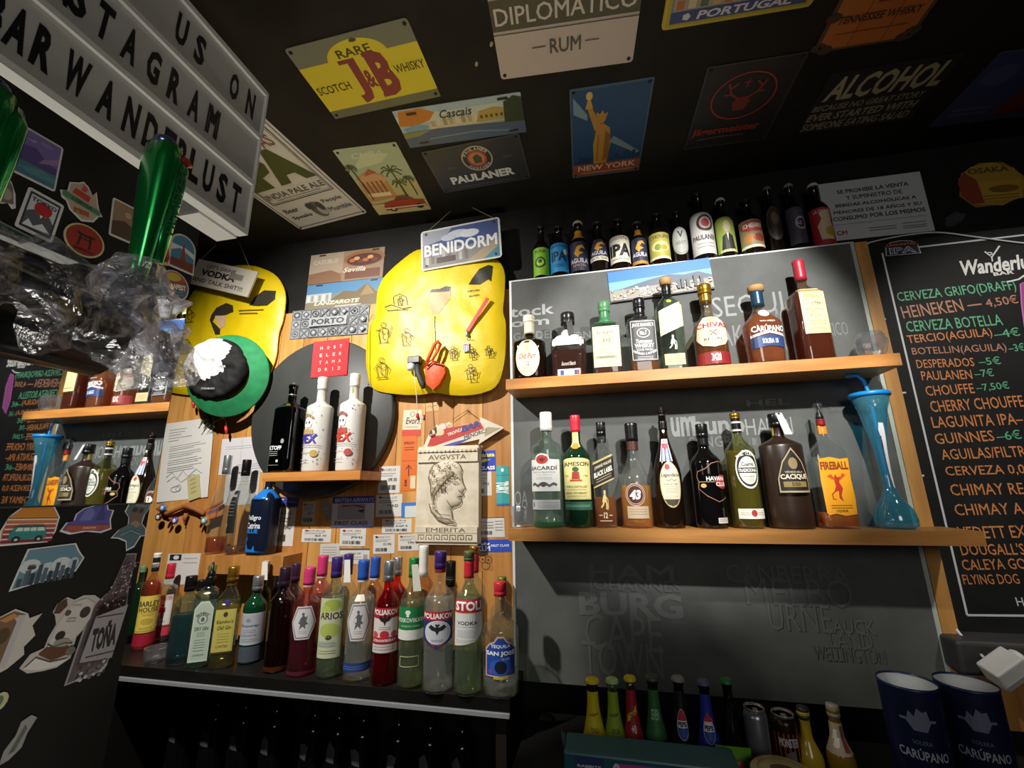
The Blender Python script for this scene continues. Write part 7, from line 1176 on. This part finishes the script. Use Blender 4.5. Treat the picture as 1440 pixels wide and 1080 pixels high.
def bus(A):
    A.p([(50+(x-50)*.93, 50+(y-50)*.92) for x, y in sun], 'b8762c'); A.r(8, 60, 92, 66, 'c8882c'); [A.r(6, y, 94, y+7, c) for y, c in ((6, '7a2438'), (17, '8a2c3c'), (28, '9a3440'), (39, 'a84a40'), (50, 'b8683c'))]; [A.r(6, y, 94, y+3.5, 'c4bcb0') for y in (13, 24.5, 35.5, 46.5, 57)]
    A.p([(16, 12), (16, 28), (22, 42), (74, 42), (80, 28), (80, 14)], '2f7a78'); A.p([(24, 32), (27, 40), (73, 40), (76, 32)], 'b8ccc8'); [A.r(x, 32, x+1.6, 40, '2f7a78') for x in (36, 48, 60)]; A.e(29, 13, 7, 7, '2a2426'); A.e(68, 13, 7, 7, '2a2426'); A.e(29, 13, 3, 3, 'b8b8b4'); A.e(68, 13, 3, 3, 'b8b8b4'); A.r(26, 43, 70, 45, '3a4a4a')
sticker('round sunset sticker with a teal camper van below the mirror', [(2, 707), (83, 706), (83, 764), (3, 766)], WB_, bus, sun)
mt = [(0, 12), (8, 36), (20, 40), (22, 60), (34, 76), (52, 84), (58, 98), (76, 100), (84, 72), (96, 70), (94, 40), (100, 12), (80, 2), (50, 8), (20, 2)]
sticker('violet rocky coast sticker with orange base below the mirror', [(88, 705), (160, 703), (161, 750), (89, 751)], WB_, lambda A: (A.p([(50+(x-50)*.92, 50+(y-50)*.9) for x, y in mt], '4a4a8c'), A.p([(30, 40), (38, 70), (50, 78), (58, 60), (52, 40)], '6468a8'), A.p([(62, 40), (70, 86), (78, 60), (80, 40)], '3c3c74'), A.p([(8, 12), (12, 28), (92, 26), (94, 14), (60, 10)], '9a4a38'), A.t('DUBROVNIK', 54, 19, 26, 6, 'd0b0a0', .03)), mt)
it = [(34, 100), (50, 96), (100, 100), (96, 84), (84, 70), (80, 52), (96, 40), (100, 26), (84, 26), (70, 6), (50, 0), (44, 18), (20, 26), (0, 28), (16, 42), (40, 52), (38, 66), (24, 78)]
sticker('map-shaped sticker of a country with ruins and figures near the partition edge', [(160, 705), (210, 702), (207, 772), (157, 776)], WB_, lambda A: (A.p([(50+(x-50)*.9, 50+(y-50)*.93) for x, y in it], '4a646c'), A.p([(40, 60), (42, 80), (76, 78), (74, 56)], '6a544a'), A.e(52, 80, 8, 5, '3a3430'), A.e(70, 78, 7, 5, '3a3430'), A.p([(50, 88), (60, 98), (94, 97), (90, 86)], '8a827a'), A.p([(44, 54), (60, 60), (78, 50), (64, 44)], '8a7464'), A.t('ITALIA', 76, 92, 34, 7, '5a3430', .03), A.l([(24, 32), (50, 40), (80, 30)], 2, '7c949a')), it)
cy_ = [(4, 0), (8, 50), (12, 92), (80, 100), (90, 78), (100, 62), (92, 30)]
sticker('pale blue city skyline sticker with clouds under the camper van sticker', [(18, 770), (114, 764), (119, 818), (17, 830)], WB_, lambda A: (A.p([(50+(x-50)*.94, 50+(y-50)*.92) for x, y in cy_], '5a7c8c'), A.e(22, 52, 14, 16, 'b4bcc0'), A.e(48, 44, 12, 14, 'a8b4b8'), A.e(66, 52, 14, 16, 'b4bcc0'), A.e(84, 52, 8, 14, '9cacb4'), [A.r(10+k*8, 8+k*.8, 16+k*8, 24+(k*17) % 26+k, ['3a4450', '4c5864', '2c3440'][k % 3]) for k in range(10)], A.l([(24, 10), (24, 48)], 1.5, '2c3440'), A.e(24, 48, 6, 4, '3a3440')), cy_)
dg = [(16, 0), (0, 8), (8, 24), (26, 30), (26, 44), (30, 60), (22, 72), (16, 76), (18, 88), (30, 96), (44, 92), (58, 98), (78, 98), (92, 92), (98, 76), (90, 60), (82, 50), (74, 40), (76, 28), (78, 12), (60, 2), (40, 0)]
sticker('dog head sticker with brown ear and cap-like collar on the lower partition', [(47, 842), (134, 836), (128, 932), (48, 940)], 'a8a4a0', lambda A: (A.p([(18, 74), (18, 88), (30, 94), (36, 84), (28, 74)], '4a3428'), A.p([(30, 30), (32, 60), (44, 88), (66, 94), (84, 86), (86, 64), (72, 40), (58, 30)], 'b4b0ac'), A.e(72, 74, 9, 8, '3a3230'), A.e(42, 74, 5, 4, '4a4442'), A.e(44, 44, 8, 6, '2a2422'), A.e(52, 34, 14, 6, '8a8480'), A.l([(28, 34), (40, 30), (56, 34), (70, 32)], 1.6, '4a4442'), A.p([(20, 22), (30, 30), (66, 28), (70, 18), (46, 12)], '5a3a28'), A.e(72, 22, 8, 6, '6a645e'), A.lines(44, 60, [66, 62, 84], .8, '7a7470'), A.p([(6, 6), (18, 18), (44, 10), (76, 12), (58, 4), (30, 2)], 'c4c0bc')), dg)
bo = [(0, 0), (8, 52), (16, 60), (44, 70), (56, 94), (58, 100), (84, 100), (86, 92), (86, 72), (94, 56), (84, 8), (80, 4)]
def bst(A):
    rg = random.Random(12); A.p([(50+(x-50)*.92, 50+(y-50)*.97) for x, y in bo], '5a5054')
    for k in range(120):
        y = rg.uniform(54, 92); x0 = 20+(y-54)*1.0; x = rg.uniform(min(x0, 56), 84); A.e(x, y, rg.uniform(1, 3.4), rg.uniform(.4, 1.2), rg.choice(['8a8490', '3a2024', 'a8a4ac', '4a2a2e', '6a3a40']), 6)
    A.p([(8, 16), (16, 50), (86, 56), (80, 14)], '8a888c'); A.t('TOÑA', 48, 34, 56, 22, '2a2628', .06, 0, 5); A.lines(18, 80, [49, 19], 1, '5a3a3e'); [A.e(rg.uniform(8, 76), rg.uniform(2, 13), 4, 1.4, rg.choice(['3a3438', 'a8a4a8', '6a6468']), 7) for k in range(30)]
sticker('tall beer bottle shaped sticker with sparkling brown neck on the partition edge', [(122, 785), (186, 778), (172, 942), (114, 954)], '8f8c8c', bst, bo)
lf = [(0, 0), (0, 88), (30, 100), (62, 92), (70, 84), (96, 90), (84, 72), (100, 56), (84, 40), (92, 28), (66, 10), (40, 2)]
sticker('torn brown and white paper sticker at the lower left picture edge', [(-20, 862), (46, 858), (48, 940), (-20, 952)], 'b0aca6', lambda A: (A.p([(2, 8), (2, 86), (30, 96), (58, 90), (52, 12)], '6a5440'), A.p([(30, 90), (58, 90), (60, 14), (46, 10), (44, 80)], 'a4a2a4'), A.e(26, 60, 14, 12, '4a3a2c'), A.e(24, 30, 12, 10, '8a7c64'), A.p([(4, 84), (30, 94), (44, 88), (20, 80)], 'a8784a')), lf)
sticker('torn white strip of paper low on the partition beneath the torn brown sticker', [(14, 1012), (42, 1008), (36, 1066), (10, 1072)], '8a8a86', lambda A: A.p([(30, 20), (50, 80), (70, 70), (56, 24)], '5a5c5a'), [(10, 0), (0, 30), (24, 60), (20, 88), (60, 100), (100, 92), (84, 60), (90, 30), (50, 8)])
sticker('small pale sticker fragment low at the left picture edge', [(-14, 976), (10, 974), (10, 998), (-14, 1002)], 'a8a888', lambda A: A.e(40, 50, 30, 30, '5a6a50'), circ(12))

# ================================================================ cinema light box sign
SX = -.50
def lightbox():
    y0, y1, z0, z1 = -1.27, -.853, 1.674, 1.924; root = empty('light_box', (SX-.02, y1, z0), 'white cinema light box with black letters hanging before the partition', 'light box sign')
    O = Vector((SX-.02, y1, z0)); D = lambda x, y, z: Vector((x, y, z))-O
    OPAL = mat('b4b4ae', .35); FR = mat('c6c6c0', .4)
    mb = MB(); mb.box(D(SX-.012, y0, z0), D(SX-.002, y1, z1), OPAL); mb.obj('panel', root)
    mb = MB()
    for z in (z0, z0+.0833, z0+.1667, z1): mb.box(D(SX-.0018, y0, z-.0035), D(SX+.003, y1-.0005, z+.0035), FR)
    mb.box(D(SX-.013, y1+.0002, z0-.0035), D(SX+.003, y1+.003, z1+.0035), FR); mb.box(D(SX-.013, y0-.003, z0-.0035), D(SX+.003, y0-.0002, z1+.0035), FR)
    mb.box(D(SX-.013, y0, z1+.0037), D(SX+.003, y1, z1+.0045), FR); mb.box(D(SX-.013, y0, z0-.0045), D(SX+.003, y1, z0-.0037), FR); mb.obj('rail_frame', root)
    mb = MB(); mb.box(D(SX-.048, y1-.062, z0-.008), D(SX-.0132, y1, z0+.03), FR); mb.obj('foot', root)
    K = mat('17181b', .3)
    def row(s, zc, ys):
        for ch, yy in zip(s, ys):
            A = Art(1, 1, .0003, .0001)
            if ch == ' ': continue
            A.t(ch, (yy+.5)*100, 50, {'I': .35, 'W': 2.0}.get(ch, 1.5), 4.6, K, .045)
            mb = MB(); A.emit(mb, lambda a, b, z: D(SX-.002+z, a, zc+b)); mb.obj('letter', root)
    def ypx(*pp): return [X(x, y, SX).y for x, y in pp]
    r1 = ypx((258, 40), (283, 70), (331, 122), (354, 144)); st = (r1[1]-r1[0])
    row('FOLLOW US ON', z0+.2085, [r1[0]-st*(7-k)-.012 for k in range(6)]+[0]+[r1[0], r1[1], 0, r1[2], r1[3]])
    r2 = ypx((150, 25), (183, 68), (217, 97), (247, 122), (275, 158), (300, 183)); st = .0235
    row('INSTAGRAM', z0+.125, [r2[0]-.125, r2[0]-.095, r2[0]-.03]+r2[0:1]+r2[1:]) if False else row('INSTAGRAM', z0+.125, [r2[0]-2.6*st, r2[0]-1.6*st, X(112, 4, SX).y, X(148, 34, SX).y, X(184, 68, SX).y, X(217, 97, SX).y, X(247, 122, SX).y, X(274, 152, SX).y, X(299, 180, SX).y])
    row('BARWANDERLUST', z0+.0415, [X(-14, 30, SX).y]+[X(x, y, SX).y for x, y in ((26, 44), (62, 72), (110, 104), (151, 143), (186, 168), (213, 190), (238, 210), (257, 226), (274, 238), (294, 250), (314, 264), (333, 278))])
    mb = MB()
    for y in (y1-.06, y1-.30): mb.box(D(SIDE+.0002, y-.008, z0+.12), D(SX-.0122, y+.008, z0+.14), mat('141414', .5))
    mb.obj('wall_bracket', root)
lightbox()

# ================================================================ beer taps, wrapped in film
def handle(P, sc, label, group, lean=0., badge=True):
    root = empty('tap_handle', P, label, 'tap handle', group); s = sc
    GRM = MATS.get('tapgreen')
    if not GRM:
        GRM, nt, b_ = newmat('green_enamel'); b_.inputs['Base Color'].default_value = lin('0fa84c'); b_.inputs['Roughness'].default_value = .24; b_.inputs['Metallic'].default_value = .7; b_.inputs['Coat Weight'].default_value = 1; b_.inputs['Coat Roughness'].default_value = .03; MATS['tapgreen'] = GRM
    Rm = Matrix.Rotation(lean, 4, 'X')
    mb = MB(); mb.lathe([(.007*s, 0), (.010*s, .02*s), (.0135*s, .06*s), (.0175*s, .11*s), (.0195*s, .145*s), (.018*s, .163*s), (.011*s, .168*s)], GRM, 26, 2.6, .7, 0, mx=Rm); mb.obj('grip', root)
    mb = MB(); mb.lathe([(.0105*s, .163*s), (.011*s, .172*s), (.0095*s, .174*s)], mat('8088b0', .2, .8), 20, mx=Rm); mb.obj('top_cap', root)
    # raised side panel with lettering and red badge
    side = Vector((.35, -.2, 0)).normalized()
    mb = MB(); tv, tf = textmesh('CARLSBERG', .02, 0); mb.lathe([(.005*s, .03*s), (.0075*s, .06*s), (.0105*s, .11*s), (.0115*s, .145*s), (.007*s, .158*s)], GRM, 18, mx=Rm @ Matrix.Translation((.007*s, .011*s, 0))); mb.obj('side_panel', root)
    if badge:
        mb = MB(); mb.lathe([(.008*s, 0), (.0075*s, .003*s), (.004*s, .004*s)], mat('b3222c', .3), 5, mx=Rm @ Matrix.Translation((.013*s, .014*s, .155*s)) @ Matrix.Rotation(radians(70), 4, 'Y')); mb.obj('red_badge', root)
        mb = MB(); tv, tf = textmesh('HEINEKEN', .03, 0); mb.add([Rm @ Vector(((.0158+.0028*(x+.5))*s, .011*s+y*.009*s, (.062+.078*(x+.5))*s)) for x, y in tv], tf, mat('4f9a6e', .25, .5)); mb.obj('side_lettering', root)
    return root
TX = -.40
HB = X(190, 400, TX)
handle(HB, .88, 'shiny green beer tap handle wrapped in cling film at its foot', 'green beer tap handles', 0)
HB2 = X(-126, 440, TX)
handle(HB2+Vector((0, 0, .0125)), .92, 'second green beer tap handle at the left picture edge', 'green beer tap handles', 0, False)
def tower():
    c = X(60, 432, TX); O = Vector((TX, -1.25, .0)); root = empty('beer_tower', O, 'dark beer tap tower and faucet bundled in cling film before the mirror', 'beer tap')
    K = mat('121214', .18, .6); zc = c.z
    mb = MB(); pts = [Vector((0, 0, zc-.006)), Vector((0, .06, zc-.006)), Vector((0, HB.y-O.y-.015, zc-.012))]; mb.tube(pts, [.038, .037, .030], K, 24); mb.obj('tap_body', root)
    mb = MB(); mb.lathe([(.06, 0), (.06, .02), (.036, .03), (.034, zc+.03), (.02, zc+.045)], K, 28); mb.obj('column', root)
    hb = HB-O; mb = MB(); mb.lathe([(.014, -.062), (.019, -.05), (.021, -.025), (.015, -.004), (.008, .008)], K, 20, mx=Matrix.Translation(hb)); mb.tube([hb+Vector((0, 0, -.040)), hb+Vector((.010, .022, -.046)), hb+Vector((.012, .030, -.066))], [.013, .010, .008], K, 14); mb.obj('faucet', root)
    mb = MB(); mb.tube([hb+Vector((.012, .030, -.066)), hb+Vector((.012, .030, -.080))], .009, mat('a8aaac', .2, .9), 14); mb.obj('spout_tip', root)
    h2 = HB2-O; mb = MB(); mb.lathe([(.018, -.08), (.02, -.02), (.010, .012)], K, 18, mx=Matrix.Translation(h2)); mb.tube([h2+Vector((0, 0, -.05)), Vector((0, h2.y, zc))], .018, K, 12); mb.obj('faucet', root)
    # cling film: crumpled sheets round faucet and body
    mb = MB(); rg = random.Random(4)
    def crumple(path, rad, n=26, amp=.35, sd=0.):
        v = []; f = []; up = Vector((0, 0, 1)); m = len(path)
        for i, p in enumerate(path):
            d = (path[min(i+1, m-1)]-path[max(i-1, 0)]).normalized(); a = d.cross(Vector((1, .3, 0))).normalized(); b = d.cross(a)
            for k in range(n):
                t = 2*pi*k/n; q = Vector((cos(t)*1.3, sin(t)*1.3, i*.42+sd)); r = rad[i]*(1+amp*noise.noise(q*1.2)+amp*.7*noise.noise(q*3.1)+amp*.4*abs(noise.noise(q*6)))
                v.append(p+a*cos(t)*r+b*sin(t)*r)
        for i in range(m-1):
            for k in range(n): f.append((i*n+k, i*n+(k+1) % n, (i+1)*n+(k+1) % n, (i+1)*n+k))
        mb.add(v, f, film(sd == 2.), False)
    def path(pts, n=16):
        out = []
        for k in range(n+1):
            t = k/n*(len(pts)-1); i = min(int(t), len(pts)-2); out.append(pts[i].lerp(pts[i+1], t-i))
        return out
    up_ = path([hb+Vector((0, -.002, .022)), hb+Vector((0, 0, -.008)), hb+Vector((.004, .006, -.03)), hb+Vector((.010, .022, -.06)), hb+Vector((.011, .030, -.088))], 20)
    crumple(up_, [.016+.012*min(1, i/4) if i < 8 else .029+.005*sin(i) if i < 14 else .024+.004*((i-14)/6) for i in range(len(up_))], 30, .22, 2.)
    bd = path([Vector((0, -.02, zc)), Vector((0, .10, zc)), hb+Vector((0, 0, -.040))], 18)
    crumple(bd, [.041+.003*sin(i*1.7) for i in range(len(bd))], 30, .18, 9.)
    tl = path([hb+Vector((0, -.06, -.045)), hb+Vector((.004, -.01, -.05)), hb+Vector((.010, .020, -.055))], 10)
    crumple(tl, [.027]*len(tl), 24, .28, 15.)
    mb.obj('cling_film', root)
    # lever collar
    mb = MB(); mb.tube([Vector((0, .05, zc)), Vector((0, .066, zc))], .0415, mat('1d1d20', .2, .7), 24); mb.obj('collar', root)
tower()

# ---- packets lying in front of the sodas
def pack():
    Yp = -.49; a, b = W(795, 1040, Yp), W(1034, 1052, Yp); root = empty('film_roll_box', ((a.x+b.x)/2, Yp, WT), 'teal cardboard box printed with a pink film roll in front of the sodas', 'box')
    cx = (a.x+b.x)/2; w = b.x-a.x; top = W(900, 1053, Yp).z-WT; TE = mat('1f5a66', .4)
    mb = MB(); mb.box((-w/2, -.03, .0), (w/2, .03, top), TE); o = mb.obj('carton', root); m = o.modifiers.new('bevel', 'BEVEL'); m.width = .003; m.segments = 2
    A = Art(w, top, .0006, .0001); hh = top*100
    def k(y): return 100-y/top*.1   # y in mm below the top
    A.r(7, k(4), 24, k(44), '2a3a6c'); A.r(7, k(30), 24, k(46), '4a2c74'); A.t('RABBITS', 15, k(16), 14, .4/top, 'c8ccd8', .03); A.r(10, k(20), 21, k(29), 'a8b0b8')
    A.p([(30, k(8)), (30, k(26)), (70, k(20)), (70, k(6))], 'b04a94'); A.e(31, k(17), 2.2, .95/top*1, 'd8c4d4'); A.e(31, k(17), 1, .45/top, '5a2c4c'); A.e(78, k(32), 5, 1.1/top, 'c8682c'); A.r(84, k(30), 96, k(50), 'c8ccd0'); A.bars(85, 95, k(48), k(34), '2a2a2a', 10)
    mb = MB(); A.emit(mb, lambda u, v, z: Vector((u, -.0302-z, top/2+v))); mb.obj('printing', root)
    mb = MB(); t_ = [(-w/2-.0005, -.02, top), (-w/2-.006, -.01, top+.012), (-w/2-.008, .01, top+.010), (-w/2-.0005, .02, top)]; mb.add([Vector(q) for q in t_]+[Vector(q)+Vector((.004, 0, -.03)) for q in t_], [(0, 1, 2, 3), (4, 7, 6, 5), (0, 4, 5, 1), (1, 5, 6, 2), (2, 6, 7, 3), (3, 7, 4, 0)], TE); mb.obj('torn_flap', root)
pack()
def packet():
    Yp = -.445; a, b = W(1014, 1046, Yp), W(1046, 1050, Yp); root = empty('snack_packet', ((a.x+b.x)/2, Yp, WT), 'lime green packet with red badge at the right end of the teal box', 'packet'); w = b.x-a.x+.02; h = W(1030, 1050, Yp).z-WT
    mb = MB(); n = 8
    v = []; f = []
    for i in range(n+1):
        for j in range(n+1):
            u, t = i/n, j/n; v.append(Vector(((u-.5)*w, -.012*sin(pi*u)*sin(pi*min(t*1.1, 1)), t*h)))
    for i in range(n+1):
        for j in range(n+1):
            u, t = i/n, j/n; v.append(Vector(((u-.5)*w, .001+.012*sin(pi*u)*sin(pi*min(t*1.1, 1)), t*h)))
    q = (n+1)**2
    for i in range(n):
        for j in range(n): a_ = i*(n+1)+j; f.append((a_, a_+n+1, a_+n+2, a_+1)); f.append((q+a_, q+a_+1, q+a_+n+2, q+a_+n+1))
    mb.add(v, f, mat('5a9a24', .35), True); mb.obj('bag', root)
    mb = MB(); mb.lathe([(.009, 0), (.0085, .001)], 'b02c34', 16, mx=Matrix.Translation((.004, -.0125, h*.84)) @ Matrix.Rotation(radians(90), 4, 'X')); mb.obj('badge', root)
packet()
def tub():
    P = W(1106, 1072, -.52); hh = P.z-WT-.022; root = empty('round_tin', (P.x, -.50, WT), 'round cream lidded tin in front of the striped can', 'tin'); mb = MB(); R = .043
    mb.lathe([(R*.95, 0), (R, .006), (R, hh-.012)], mat('3a3428', .5), 32); mb.obj('tin_body', root); mb = MB(); mb.lathe([(R*1.02, hh-.012), (R*1.03, hh-.002), (R*.98, hh)], mat('b8b284', .45), 32); mb.obj('lid', root)
    A = Art(R*1.7, R*1.7, .0004); A.e(50, 62, 22, 12, '5a3a24'); A.t('VANILLA', 50, 40, 70, 10, '3a3020', .03); A.ring(50, 50, 46, 46, 1.5, '8a8050'); mb = MB(); A.emit(mb, lambda u, v, z: Vector((u, v, hh+z))); mb.obj('lid_print', root)
tub()
